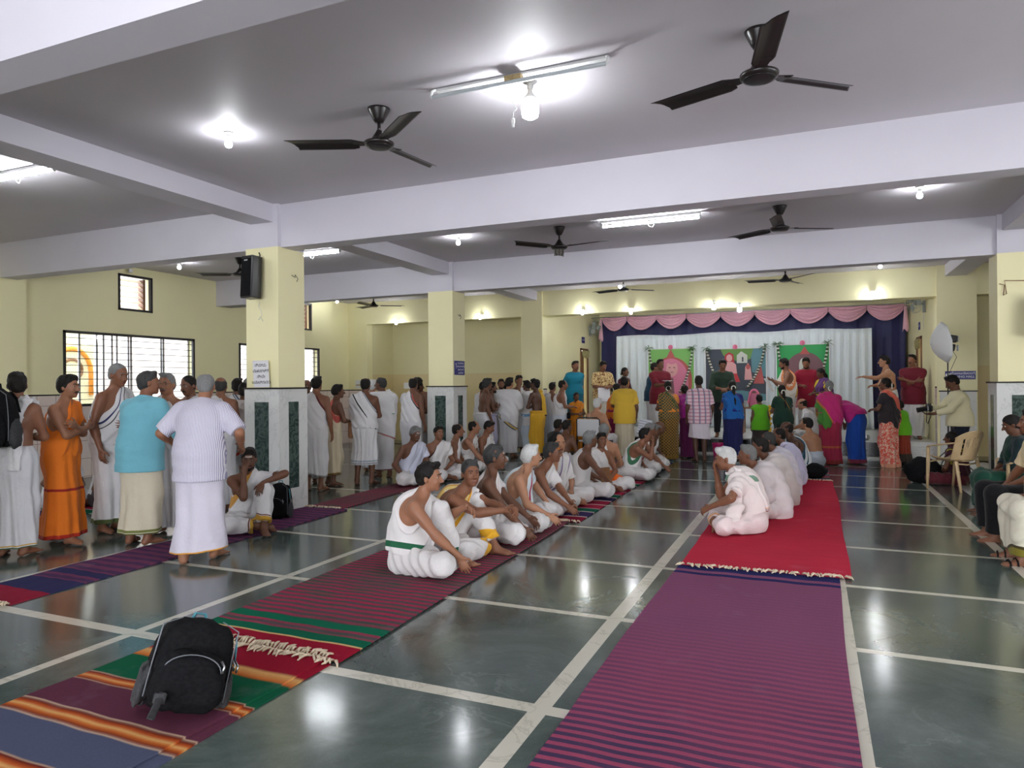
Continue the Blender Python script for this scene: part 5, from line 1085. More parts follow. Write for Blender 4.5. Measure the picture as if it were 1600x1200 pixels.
def shirt(name, K, A, root, vox, m, sleeve=.75, hem=.14, inf=.020, seed=0, flare=.01, amp=.004, neckcut=True, wide=1.):
    s = K.s; T0, T1, T2, T3 = K.T; pr = reg(A, ['torso'], inf)
    dn = -K.up1 if K.pose == 'bend' else V3(0, 0, -1)
    hp = T0+dn*(hem+.08)*s
    if K.pose == 'chair' or K.pose in ('sit', 'knee'): hp = T0
    else:
        hq = (.142*s*(.5+.5*K.g)+.03)*1.04+.030
        pr.append((Ep(T1, T0+(T1-T0)*.3, .140*s*K.g+inf, hq, (0, 1, 0), .84), .05)); pr.append((Ep(T0+(T1-T0)*.3, hp, hq, hq+.014+flare*.5, (0, 1, 0), .86), .05))
    for i, nm in enumerate('LR'):
        ua, fa = A['ua'+nm][0][0], A['fa'+nm][0][0]
        if sleeve <= 1: pr.append((trunc(ua, 0, sleeve, inf+.008), .03))
        else: pr += [(infl(ua, inf), .03), (trunc(fa, 0, sleeve-1, inf), .025)]
        pr.append((infl(A['neck'][1+i][0], inf*.7), .03))
    def disp(P): return -amp*snoise(P*V3(1, 1, .5), 24, seed, 5)-amp*1.2*np.sin(P[:, 2]*60+3*snoise(P, 6, seed+9, 3))*.4
    cuts = [(T0-(K.up1 if K.pose == 'bend' else V3(0, 0, 1))*hem*s, dn)]+([(T3+K.up*.028*s, K.up)] if neckcut else [])
    return garment(name, root, pr, vox, m, cuts, disp)
def limb_cloth(name, K, A, root, vox, m, end=.9, inf=.016, seed=0):
    pr = [(infl(A['torso'][0][0], inf), .03)]
    for nm in 'LR': pr += [(infl(A['th'+nm][0][0], inf), .03), (trunc(A['sn'+nm][0][0], 0, end, inf+.012), .03), (infl(A['sn'+nm][1][0], inf*.6), .03)]
    return garment(name, root, pr, vox, m, [(K.T[0]+V3(0, 0, .09*K.s), V3(0, 0, 1))], lambda P: -.004*snoise(P*V3(1, 1, .6), 26, seed))
def tubeobj(name, pts, r, m, root, n=6, flat=None):
    b = MB(); b.tube(pts, r, n, 0, True, flat); return b.build(name, m, root, True)
def person(label, loc, face, P, clothes, hair=('short', 'hairblack'), skin='skin2', face_=(), group=None, cat='person', extras=()):
    root = empty('person', loc, R(face-90)); dist = math.hypot(loc[0], loc[1]); vox = P.get('vox', min(.0125, max(.0056, dist*.00105)))
    K = skeleton(P); A = body_prims(K, P, vox); h = K.hs; seed = int(abs(loc[0]*37+loc[1]*91)) % 997
    cloths = [c_[0] for c_ in clothes]; drop = set()
    L = lambda x, y, z: K.hc+(K.hx*x+K.hf*y+K.hu*z)*h
    subs = [(Sp(L(q*.031, .093, .006), I3, (.015*h, .010*h, .009*h)), .008) for q in (-1, 1)] if vox < .0095 else []
    Vv, F = field([pk for n in ALLB if n not in drop for pk in A[n]], vox, (), subs)
    # lips take their own tone
    o = mesh_from('body', Vv, F, [skin, 'lip'], root, None, 1 if vox > .008 else 0)
    if vox < .0095:
        ctr = Vv[F].mean(1); lp = L(0, .092, -.069); dd = (ctr-lp); mi = ((np.abs(dd@K.hx) < .022*h) & (np.abs(dd@K.hu) < .0085*h) & (np.abs(dd@K.hf) < .02)).astype(np.int32); o.data.polygons.foreach_set('material_index', mi)
    # hair
    HR = np.array([K.hx, K.hf, K.hu]); hs_, hm = hair[0], hair[1]
    if hs_ != 'none':
        t = {'short': .013, 'crop': .006, 'bald': .006, 'balding': .008, 'full': .018, 'bun': .012, 'braid': .012, 'curly': .022, 'long': .014, 'combed': .017}[hs_]; t = max(t, vox*.95); tl = max(vox*.75, t*.45)
        c0 = L(0, -.019, .036); pr = [(Sp(c0, HR, (.074*h+tl, .088*h+t*.9, .082*h+t)), .012), (Sp(L(0, -.050, -.012), HR, (.060*h+tl*.8, .055*h+t*.8, .066*h)), .02)]
        if hs_ in ('combed', 'full', 'short', 'curly'): pr.append((Ep(L(-.028, .050, .108), L(.040, .042, .112), .020+t*.3, .018+t*.3, K.hu, .8), .025))
        if hs_ == 'combed': pr.append((Ep(L(-.03, .058, .108), L(.045, .048, .113), .024, .020, K.hu, .8), .02))
        fr = {'bun': .084, 'braid': .084, 'long': .080}.get(hs_, .090)
        cuts = [(L(0, .086, fr), nrm(K.hf*.80-K.hu*.60)), (L(0, -.05, -.078 if hs_ != 'crop' else -.055), -K.hu)]
        subs = [(Sp(L(q*.066, .088, .068), HR, (.030*h, .034*h, .040*h)), .012) for q in (-1, 1)] if hs_ not in ('bun', 'braid', 'long', 'curly') else []
        subs += [(Sp(L(q*.090, .004, -.012), HR, (.022*h, .026*h, .034*h)), .006) for q in (-1, 1)]
        if hs_ == 'bald': subs += [(Sp(L(0, .01, .10), HR, (.085*h, .12*h, .085*h)), .01)]
        if hs_ == 'balding': subs += [(Sp(L(0, -.03, .125), HR, (.045*h, .055*h, .04*h)), .01), (Sp(L(0, .07, .10), HR, (.055*h, .06*h, .05*h)), .01)]
        am = {'curly': .010, 'full': .0045, 'combed': .004, 'short': .003}.get(hs_, .002)
        ho = garment('hair', root, pr, max(vox*.85, .005), hm, cuts, lambda P: -am*(snoise(P, 95 if hs_ == 'curly' else 55, seed)+.6*snoise(P*V3(1, 1, .5), 150, seed+2)*(vox < .009)), None, subs)
        if hs_ == 'bun': b = MB(); b.ball(L(0, -.125, -.03), (.042, .035, .042), 9); b.build('hair_bun', hm, root, True)
        if hs_ in ('braid', 'long'):
            p = [L(0, -.09, -.03), L(0, -.12, -.09), Vector(K.T[3]-K.fw*.09*K.s-K.up*.04), Vector(K.T[2]-K.fw*.135*K.s*K.g), Vector(K.T[1]-K.fw1*.14*K.s*K.g+V3(0, 0, -.02))]
            w_ = [.03, .032, .026, .022, .008] if hs_ == 'braid' else [.045, .05, .045, .035, .012]; P2 = []; r2 = []
            for i in range(24):
                u = i/23*4; k = min(3, int(u)); f_ = u-k; P2.append(Vector(p[k]).lerp(Vector(p[k+1]), f_)); r2.append((w_[k]*(1-f_)+w_[k+1]*f_)*(1+.16*(i % 2)*(hs_ == 'braid')))
            tubeobj('braid' if hs_ == 'braid' else 'hair_length', P2, r2, hm, root, 8)
        if len(hair) > 2:
            b = MB(); rr = random.Random(seed)
            for i in range(16): a = i/16*PI*1.5; b.ball(L(.045*math.cos(a), -.115-.01*(hs_ == 'bun'), -.02+.045*math.sin(a)-.02), .012, 4)
            b.build('hair_flowers', hair[2], root, True)
    if vox < .0125:
        for q in (-1, 1):
            b = MB(); Tm = Matrix([K.hx, K.hf, K.hu]).transposed(); b.lathe([(.0, -.011), (.006, -.0095), (.0098, -.005), (.011, 0), (.0098, .005), (.0075, .0082), (.0055, .0096), (0, .011)], L(q*.031, .0715, .007), 12, 0, Tm @ Matrix.Rotation(-PI/2, 3, 'X'))
            n_ = len(b.m); b.m = [1 if (i//12) >= 5 or i == n_-1 else 0 for i in range(n_)]; b.build('eye', ['eyewhite', 'iris'], root, True)
            tubeobj('eyebrow', [L(q*.012, .0935, .026), L(q*.030, .092, .033), L(q*.050, .078, .028)], [.0035, .0045, .002], hm if hm != 'hairwhite' else 'hairgrey', root, 5)
    for f in face_:
        if f == 'mous': tubeobj('moustache', [L(-.032, .074, -.062), L(-.018, .088, -.052), L(0, .094, -.049), L(.018, .088, -.052), L(.032, .074, -.062)], [.003, .006, .0065, .006, .003], hm, root, 6)
        if f == 'mousblack': tubeobj('moustache', [L(-.032, .074, -.062), L(-.018, .088, -.052), L(0, .094, -.049), L(.018, .088, -.052), L(.032, .074, -.062)], [.003, .006, .0065, .006, .003], 'hairblack', root, 6)
        if f == 'beard':
            pr = [(infl(p, max(.004, vox*.4)), k) for p, k in A['head'][1:4]]; garment('beard', root, pr, max(vox*.85, .005), hm if hm != 'hairgrey' else 'hairdark', [(L(0, .03, -.054), nrm(K.hu+K.hf*.35)), (L(0, .012, 0), -K.hf)], lambda P: -.002*snoise(P, 80, seed), None, [(Sp(L(0, .11, -.066), I3, (.024*h, .03*h, .011*h)), .006)])
        if f == 'glasses':
            b = MB()
            for q in (-1, 1):
                b.tube([L(q*.032+.022*math.cos(a), .104-.25*abs(q*.032+.022*math.cos(a))**1.5, .006+.016*math.sin(a)) for a in [2*PI*i/18 for i in range(19)]], .0016, 5, cap=False); b.tube([L(q*.054, .096, .010), L(q*.075, .06, .012), L(q*.08, -.01, .008)], .0016, 5)
            b.tube([L(-.010, .108, .010), L(.010, .108, .010)], .0016, 5); b.build('spectacles', 'specs', root, True)
        if f in ('ash', 'sandal', 'red'):
            m_ = {'ash': 'ash', 'sandal': 'sandal', 'red': 'redmark'}[f]; b = MB()
            if f == 'red': b.ball(L(0, .0915, .032), .006, 5)
            else:
                for z in ((.045, .055) if f == 'ash' else (.043, .051, .059)): b.tube([L(-.034, .076-.2*(z-.045), z), L(0, .089-.2*(z-.045), z), L(.034, .076-.2*(z-.045), z)], .0035, 5)
            b.build('forehead_mark', m_, root, True)
    for c_ in clothes:
        kind, m_, kw = c_[0], c_[1], dict(c_[2]) if len(c_) > 2 else {}; kw.setdefault('seed', seed)
        nm = kw.pop('name', None)
        if kind == 'skirt': skirt(nm or 'dhoti', K, A, root, vox, m_, **kw)
        elif kind == 'lap': lapcloth(nm or 'dhoti', K, A, root, vox, m_, **kw)
        elif kind == 'shawl': shawl(nm or 'shawl', K, A, root, vox, m_, **kw)
        elif kind == 'shirt':
            shirt(nm or 'shirt', K, A, root, vox, m_, **kw)
            if vox < .0125 and nm in (None, 'shirt'):
                tubeobj('collar', ring([(infl(p, .0), k) for p, k in A['neck']], K.T[3]+K.up*.022*K.s, K.rx, K.fw, .006, 24), .013*K.s, m_, root, 8)
        elif kind == 'wrap':
            pr = reg(A, ['torso', 'uaL', 'uaR'], .034, .07)+[(infl(A['fa'+n][0][0], .035), .06) for n in 'LR']+[(Ep(K.T[1], K.T[0]-V3(0, 0, .25*K.s), .19*K.s, .21*K.s, (0, 1, 0), .75), .06)]+[(infl(A['neck'][i][0], .022), .03) for i in (1, 2)]
            pt = K.T[0]-V3(0, 0, .22*K.s); nn = nrm(V3(kw.get('tx', .5), 0, -1)); sd = kw['seed']
            garment(nm or 'shawl', root, pr, vox, m_, [(pt, nn), (K.T[3]+K.up*.03, K.up)], lambda P: -.007*np.sin(P@V3(30, 20, 34)+2*snoise(P, 6, sd, 3)), lambda V_: -((V_-pt)@nn))
        elif kind == 'pants': limb_cloth(nm or 'trousers', K, A, root, vox, m_, **kw)
        elif kind == 'thread':
            ax = nrm(K.rx*.85+K.up*-.0); e1 = nrm(K.up+K.rx*(-.62)); c = (K.T[1]+K.T[2])/2+K.up*.04*K.s; tubeobj('sacred_thread', ring(reg(A, ['torso', 'neck'], 0), c, e1, K.fw, .004, 36), .0028 if vox < .009 else .005, m_ or 'thread', root, 5)
        elif kind == 'necklace': tubeobj('necklace', ring(reg(A, ['torso', 'neck'], 0), K.T[3]+K.up*.0*K.s+K.fw*.01, K.rx, nrm(K.fw-K.up*(1.2)), .003, 26), .0028 if vox < .009 else .005, m_, root, 5)
        elif kind == 'belt': tubeobj('waist_cloth', ring(reg(A, ['torso'], .03), K.T[0]+V3(0, 0, .07*K.s), V3(1, 0, 0), V3(0, 1, 0), .004, 26), .022*K.s, m_, root, 8)
        elif kind == 'towel':  # folded towel over one shoulder, hanging front and back
            q = kw.get('side', 0); qq = (-1, 1)[q]; cc = K.sh[q]*.62+K.T[3]*.38+K.up*.0; T1_, T2_ = K.T[1], K.T[2]
            fl_ = kw.get('front', .25); bk = kw.get('back', .35); off = .105*K.s*K.g
            tp = cc+K.up*.050*K.s; b2 = T2_+K.rx*qq*.085*K.s-K.fw*.115*K.s*K.g+K.up*.02; b1 = T1_+V3(1, 0, 0)*qq*.085*K.s-K.fw1*.125*K.s*K.g
            f2 = T2_+K.rx*qq*.085*K.s+K.fw*.125*K.s*K.g+K.up*.04; w_ = .058*K.s
            pr = [(Ep(tp-K.fw*.045*K.s, tp+K.fw*.045*K.s, w_, w_, K.up, .35), .03), (Ep(tp-K.fw*.05*K.s, b2, w_, w_, K.fw, .32), .03), (Ep(b2, b2+(b1-b2)*min(1, bk/.35), w_, w_*1.1, K.fw, .32), .03), (Ep(tp+K.fw*.05*K.s, tp+K.fw*.05*K.s+(f2-tp-K.fw*.05*K.s)*min(1.3, max(.3, fl_/.2)), w_, w_, K.fw, .32), .03)]
            if bk > .36: pr.append((Ep(b1, b1+V3(0, -.02, -(bk-.35)*K.s), w_*1.1, w_*1.15, (0, 1, 0), .3), .03))
            pe = pr[-1][0][2] if bk > .36 else pr[2][0][2]
            garment(nm or 'shoulder_towel', root, pr, min(vox, .009), m_, [(pe-V3(0, 0, .02), V3(0, 0, -1))], lambda P: -.005*np.sin((P@K.rx)*120+snoise(P, 8, seed)), lambda V_: (V_-pe)[:, 2]+.02)
    for e in extras: e(root, K, A, L, vox)
    return tag(root, label, cat, group)

# ---------------- the people ----------------
F = fabric
B_ = lambda *b: tuple(b)
ROWG = 'seated men in the long row'
gold, green_, maroon, navy_, brown = (196, 150, 50), (28, 92, 62), (96, 30, 40), (40, 46, 90), (110, 60, 40)
def D(base=W1, bands=(), **k): return ('skirt', F(base, bands), k)
def LAP(base=W1, bands=(), **k): return ('lap', F(base, bands), k)
def SH(base=W1, bands=(), **k): return ('shawl', F(base, bands), k)
def TW(base=W1, bands=(), **k): return ('towel', F(base, bands), k)
# --- standing group by the windows
pack = []
def worn_pack(root, K, A, L, vox):
    o = backpack((0, 0, 0), 0, 0, 1.0, 'large black backpack worn by the shirtless man, towel beside it', True); pack.append((root, K, o))
pm = person('shirtless man seen from behind with a large black backpack and white dhoti', (-6.84, 4.15, 0), 118, dict(H=1.70, arms=('down', 'belly'), hy=35, g=1.05), [D(W2, B_((0, .012, (60, 90, 50)), (.02, .03, gold)), hem=.09, flare=.02), TW(W1, side=1, front=.2, back=.62)], ('full', 'hairblack'), 'skin2', extras=[worn_pack])
root, K, o = pack[0]; a = R(118-90)
bp = K.T[1]-K.fw*.255*K.s+V3(0, 0, -.10); o.location = (root.location.x+bp[0]*math.cos(a)-bp[1]*math.sin(a), root.location.y+bp[0]*math.sin(a)+bp[1]*math.cos(a), bp[2]); o.rotation_euler = (R(4), 0, a)
o.scale = (1.1, 1.0, 1.12)
def phone(p0, label, cat='phone', sz=(.075, .012, .15), m='steel', rot=(0, 0, 0), nm='phone'):
    b = MB(); b.rbox((0, 0, 0), sz, .004, 1); q = b.build(nm, m); q.location = p0; q.rotation_euler = rot; return tag(q, label, cat)
person('young man in orange dhoti and orange shawl, arms crossed, standing in profile', (-6.93, 4.66, 0), 25, dict(H=1.68, arms=('fold', 'fold'), hy=-4, g=1.0, stride=(-.10, .16)), [('skirt', F((226, 118, 30), B_((0, .04, (176, 44, 30)), (.46, .485, (150, 30, 30)))), dict(hem=.08, flare=.02)), ('shawl', F((226, 118, 30)), dict(side=0, tail='back', steep=2.4))], ('full', 'hairblack'), 'skin1', ('mous',))
person('tall grey-haired man in white shawl and dhoti looking across in front of the window', (-7.0, 5.25, 0), 15, dict(H=1.82, arms=('belly', 'down'), hy=-12, hp=-8, g=1.15, belly=1, lean=4), [D(W1, B_((.0, .05, (80, 90, 50)),), hem=.10), SH(W1, B_((.02, .028, navy_), (.05, .058, (60, 60, 60))), side=0, arm=.9, inf=.03, tail='back', steep=1.5)], ('crop', 'hairgrey'), 'skin2', ())
person('man in light blue shirt and off-white lungi with olive border, seen from behind', (-6.15, 4.93, 0), 100, dict(H=1.72, arms=('front', 'front'), hy=-42, g=1.12, lean=7), [('skirt', F(CR, B_((.0, .014, (90, 100, 40)), (.02, .045, (110, 116, 60)))), dict(hem=.12, flare=.035, pl=5, amp=.007)), ('shirt', F((112, 176, 192)), dict(sleeve=1.55, hem=.20, inf=.03, flare=.035))], ('short', 'hairdark'), 'skin2', ())
person('grey-haired man with spectacles in white shawl standing behind the blue shirt', (-6.35, 5.46, 0), -60, dict(H=1.70, arms=('belly', 'belly'), hy=-8, g=1.0), [D(W2), SH(W1, side=1)], ('short', 'hairgrey'), 'skin1', ('glasses', 'mous'))
person('dark-complexioned man facing the camera between blue shirt and striped shirt', (-6.75, 6.13, 0), -75, dict(H=1.69, arms=('belly', 'belly'), hy=-10, hp=-10), [D(W2), SH(W2, side=0)], ('crop', 'hairblack'), 'skin3', ('mous',))
person('balding man in pin-striped white shirt and white lungi with orange hem', (-5.06, 4.66, 0), 118, dict(H=1.70, arms=(((-.30, .24, 1.02), (.2, 1, -.1)), ((.30, .22, 1.0), (-.1, 1, -.1))), hy=8, hp=-14, g=1.1, lean=10, slouch=14, stride=(-.1, .1)), [('skirt', F((206, 200, 214), B_((.0, .015, (214, 150, 60)),)), dict(hem=.10, flare=.03, pl=5, amp=.006, tilt=(-.06, .0))), ('shirt', F((220, 216, 226), (), (150, 145, 175), 'pin'), dict(sleeve=.95, hem=.20, inf=.03, flare=.03))], ('balding', 'hairgrey'), 'skin1', ())
person('bald man whose crown shows behind the striped shirt', (-6.95, 6.72, 0), 120, dict(H=1.68, arms=('down', 'down')), [D(W2), SH(W1)], ('bald', 'hairdark'), 'skin2')
person('black-haired man with striped white towel on his back near the first pillar', (-7.45, 7.5, 0), 115, dict(H=1.67, arms=('belly', 'belly'), hy=6), [D(W2), SH(W1, B_((.03, .045, (60, 80, 110)), (.06, .07, (60, 80, 110))), arm=.8, inf=.03, steep=1.2, ofs=.05)], ('short', 'hairblack'), 'skin3')
person('man in a long white wrap with orange and red end beside the pillar, back turned', (-7.02, 7.2, 0), 125, dict(H=1.60, arms=('belly', 'belly'), g=1.05), [D(W2, hem=.1), ('wrap', F((208, 200, 200), B_((.02, .05, (190, 50, 40)), (.12, .17, (226, 130, 90)))), dict(tx=.7))], ('short', 'hairblack'), 'skin3')
person('grey-haired man seen just above the others at the pillar edge', (-7.7, 8.0, 0), 130, dict(H=1.68, arms=('down', 'down')), [D(W2), SH(W1)], ('short', 'hairgrey'), 'skin2')
person('bearded man with spectacles sitting against the pillar, hand at his chin', (-5.66, 5.86, .012), -38, dict(H=1.68, pose='knee', kup=0, arms=('knee', 'chin'), hy=-12, hp=-6, lean=10), [LAP(W1, B_((.02, .07, gold), (.075, .085, brown))), SH(W1, B_((.0, .03, (206, 150, 70)),), side=0)], ('full', 'hairblack'), 'skin3', ('beard', 'mous', 'glasses', 'ash'))
o = backpack((-6.0, 6.42, 0), R(20), 0, .85, 'olive-black rucksack resting against the foot of the pillar')
o.location = (-5.78, 6.48, .012)
person('man sitting by the tiled wall reading a paper, dark head bent', (-8.6, 6.35, .0), 5, dict(H=1.66, pose='knee', kup=1, arms=('knee', 'read'), hy=0, hp=-25, lean=16, slouch=20), [LAP((60, 50, 52)), SH(W1, side=0)], ('crop', 'hairdark'), 'skin3')
person('man in white sitting behind the orange dhoti, knee and cloth showing', (-9.0, 6.0, 0), 10, dict(H=1.66, pose='sit', arms=('lap', 'knee'), lean=14), [LAP((190, 194, 204)), SH(W1)], ('short', 'hairblack'), 'skin3')
phone((-8.22, 6.4, .5), 'open white booklet in the hands of the man by the tiled wall', 'booklet', (.2, .012, .26), 'paper', (R(-50), .1, .4), 'booklet')
# --- standing group between the pillars
person('shirtless-backed man in white shawl with maroon border beside the first pillar', (-6.84, 8.43, 0), 105, dict(H=1.70, arms=('down', 'down'), hy=0, g=.98, lean=5), [D(W1, B_((.0, .03, (150, 150, 150)),), hem=.24, tilt=(.25, 0)), SH(W1, B_((.0, .02, maroon),), side=0, steep=1.5, low=.12, arm=.9)], ('short', 'hairblack'), 'skin2', ())
person('bald dark man facing forward beside the small barred window', (-7.5, 9.1, 0), -70, dict(H=1.66, arms=('belly', 'belly')), [D(W2), SH(W1)], ('bald', 'hairblack'), 'skin3', ())
person('man in cream dhoti with gold border half hidden behind the bare-backed one', (-6.93, 8.95, 0), 60, dict(H=1.58, arms=('front', 'front'), hy=-10, lean=8), [D((206, 192, 164), B_((.0, .03, (140, 110, 60)),), hem=.16, tilt=(-.2, 0)), SH((206, 192, 164), B_((.0, .03, (190, 90, 80)),), side=0, tail='back')], ('full', 'hairblack'), 'skin3')
def sling(root, K, A, L, vox):
    tubeobj('bag_strap', ring(reg(A, ['torso', 'neck'], .03), (K.T[1]+K.T[2])/2, nrm(K.up-K.rx*.7), K.fw, .012, 26), .010, 'blackcloth', root)
    b = MB(); c_ = K.T[0]+V3(-.20, .03, -.05); b.rbox(Vector(c_), (.09, .22, .26), .03, 3); b.build('sling_bag', 'wood', root, True)
person('man in finely striped white dhoti with a brown sling bag, back turned', (-6.49, 9.2, 0), 108, dict(H=1.68, arms=('belly', 'belly'), hy=0, g=1.02, lean=4, stance=.12), [('skirt', F(W1, B_((.02, .03, (70, 90, 110)), (.045, .05, (40, 40, 50)), (.06, .07, (90, 130, 150)))), dict(hem=.32, tilt=(.0, .0), pl=12, amp=.014)), SH(W1, B_((.0, .012, (60, 60, 70)), (.02, .028, (90, 100, 120))), side=0, arm=.95, inf=.03, steep=1.4)], ('balding', 'hairblack'), 'skin3', extras=[sling])
person('white-haired man hidden behind the man with the sling bag', (-7.4, 10.7, 0), 100, dict(H=1.66), [D(W2), SH(W1)], ('short', 'hairwhite'), 'skin1')
person('stout man looking sideways in white with a tiny red-edged towel on the shoulder', (-6.70, 10.05, 0), 150, dict(H=1.70, arms=('belly', 'belly'), hy=35, g=1.12, belly=1), [D(W1, B_((.0, .02, (110, 60, 70)),), hem=.13, pl=5, amp=.005), ('wrap', F(W1, B_((.0, .012, (190, 70, 60)), (.016, .022, (60, 60, 60)))), dict(tx=-.35)), TW((226, 226, 226), B_((.0, .02, (120, 160, 130)),), side=1, front=.1, back=.35)], ('balding', 'hairdark'), 'skin3')
person('bald-crowned man in white with a black and red shawl edge, arm hanging', (-6.5, 10.6, 0), 85, dict(H=1.69, arms=('belly', 'down'), hy=12, lean=5), [D(W2, hem=.1, pl=6), SH(W1, B_((.0, .010, (180, 60, 50)), (.014, .03, (50, 40, 40))), side=0, steep=1.6, arm=.9)], ('balding', 'hairblack'), 'skin3')
person('dark-haired man leaning in behind the bald-crowned man', (-6.95, 11.4, 0), 60, dict(H=1.66, arms=('down', 'front'), lean=10), [D(W2), SH(W2)], ('short', 'hairblack'), 'skin3')
person('man with moustache facing forward next to the second pillar', (-7.15, 12.0, 0), -80, dict(H=1.71, arms=('belly', 'belly'), hy=-10), [D(W2, B_((.0, .05, (200, 170, 180)),)), SH(W1, B_((.0, .012, (180, 60, 60)), (.03, .04, (60, 120, 80))), side=1)], ('short', 'hairdark'), 'skin2', ('mous',))
# --- standing group beyond the second pillar
person('bare-chested thin man with curly greying hair at the second pillar', (-6.1, 12.75, 0), 45, dict(H=1.68, arms=('down', 'down'), hy=10, g=.9), [D(W2, pl=8), ('belt', F(W1), {})], ('curly', 'hairdark'), 'skin3')
person('dark man half hidden behind the curly-haired thin man', (-6.85, 14.15, 0), 60, dict(H=1.62, arms=('front', 'front')), [D(W2, B_((.3, .35, (200, 80, 70)),)), SH(W1, B_((.0, .02, (200, 80, 60)),))], ('short', 'hairblack'), 'skin3')
person('bearded bare-shouldered man in lavender dhoti, arms forward', (-6.2, 13.2, 0), 15, dict(H=1.60, arms=('fold', 'fold'), hy=10, g=1.05), [D((168, 164, 190)), ('belt', F((168, 164, 190)), {})], ('full', 'hairblack'), 'skin3', ('beard',))
person('bearded man standing against the wall between two men', (-6.6, 14.7, 0), -60, dict(H=1.68), [D(W2), SH(W1, side=1)], ('full', 'hairblack'), 'skin2', ('beard',))
person('man wrapped in a big white shawl with gold-black border, back turned', (-6.0, 13.75, 0), 95, dict(H=1.70, arms=('belly', 'belly'), hy=-20, g=1.12), [D(W2, hem=.1, pl=6), ('wrap', F(W1, B_((.01, .03, (60, 50, 40)), (.035, .06, (190, 160, 60)), (.065, .08, (60, 50, 40)))), dict(tx=-.8))], ('full', 'hairblack'), 'skin1')
person('curly-haired bearded man with hand to his mouth by the wall', (-6.45, 15.35, 0), -45, dict(H=1.76, arms=('belly', 'chin')), [D(W2), SH(W1, side=0)], ('curly', 'hairblack'), 'skin2', ('beard',))
person('dark man beside the big shawl, only his hair and shoulder showing', (-6.75, 15.25, 0), 40, dict(H=1.63), [D(W2), SH(W1)], ('full', 'hairblack'), 'skin3')
person('man in golden yellow dhoti with a long yellow towel, looking away', (-5.42, 14.0, 0), 165, dict(H=1.66, arms=('belly', 'down'), hy=20, g=.95), [('skirt', F((214, 164, 44), B_((.0, .03, (50, 34, 30)),)), dict(hem=.07, pl=7)), ('towel', F((216, 170, 50), B_((.0, .03, (50, 34, 30)),)), dict(side=1, front=.3, back=.52)), ('belt', F((214, 164, 44)), {})], ('curly', 'hairblack'), 'skin5')
person('man in white with pale blue striped wrap behind the yellow dhoti', (-5.85, 14.6, 0), 170, dict(H=1.64, arms=('belly', 'belly')), [D((196, 206, 220)), ('wrap', F(W1, B_((.2, .26, (120, 160, 200)),)), dict(tx=.2))], ('full', 'hairblack'), 'skin5')
person('man in bright white dhoti with shawl over his arm, near the wall', (-5.5, 15.0, 0), 60, dict(H=1.60, arms=('belly', 'belly'), hy=15), [D((206, 212, 222), pl=14, amp=.016), SH(W1, side=0, arm=.9, low=.2)], ('short', 'hairblack'), 'skin2')
def pouch(root, K, A, L, vox): b = MB(); b.rbox(Vector(K.T[0]+V3(.06, .19, -.02)), (.24, .08, .14), .03, 3); b.build('waist_pouch', 'blackcloth', root, True)
person('man in white with a black waist pouch, head in profile', (-5.08, 14.45, 0), 20, dict(H=1.65, arms=('front', 'front'), hy=5, g=1.05), [D((200, 206, 218), pl=14, amp=.016), SH(W1, side=0, tail='back', arm=.5)], ('balding', 'hairblack'), 'skin2', extras=[pouch])
person('tall man in long teal kurta and white lungi, hands behind his back', (-5.4, 16.45, .352), -52, dict(H=1.77, arms=('behind', 'behind'), hy=14), [D(W1), ('shirt', F((22, 124, 150)), dict(sleeve=1.6, hem=.62, inf=.024, flare=.03, name='kurta'))], ('short', 'hairblack'), 'skin2', ('mous',))
person('man in cream shirt with brown leaf print looking down at papers', (-4.7, 16.45, .352), -55, dict(H=1.76, arms=('front', 'front'), hy=10, hp=-22, g=1.05), [D((210, 205, 190)), ('shirt', F((222, 196, 140), (), (120, 72, 40), 'floral'), dict(sleeve=.9, hem=.16, inf=.026))], ('short', 'hairblack'), 'skin2', ('mous',))
phone((-4.55, 16.1, 1.30), 'white paper sheets held by the man in the leaf-print shirt', 'paper', (.28, .008, .36), 'paper', (R(-25), 0, .3), 'paper_sheet')
def sari(c, pal, bl, border=None, palb=(), pat=None, alt=None, pl=12, tail='back', low=.05, hem=.03):
    return [('skirt', F(c, (((0, .07, border),) if border else ()), alt, pat), dict(name='sari_skirt', hem=hem, pl=pl)), ('shirt', F(bl), dict(name='blouse', sleeve=.5, hem=-.12, inf=.010)), ('shawl', F(pal, tuple(palb), alt if pat else None, pat), dict(name='sari_pallu', tail=tail, low=low, inf=.028, arm=0, amp=.004))]
person('woman in maroon sari with gold-banded pallu standing beside the leaf-print shirt', (-4.3, 16.9, .352), -20, dict(H=1.60, fem=True, arms=('front', 'front')), sari((92, 30, 52), (92, 30, 52), (80, 24, 44), gold, ((.02, .05, gold), (.09, .12, gold))), ('bun', 'hairblack', 'jasmine'), 'skin3')
person('woman in orange standing low behind the old man on the chair', (-5.0, 15.3, 0), -50, dict(H=1.36, fem=True, arms=('front', 'belly')), sari((200, 120, 30), (214, 132, 30), (214, 140, 40)), ('bun', 'hairblack'), 'skin3')
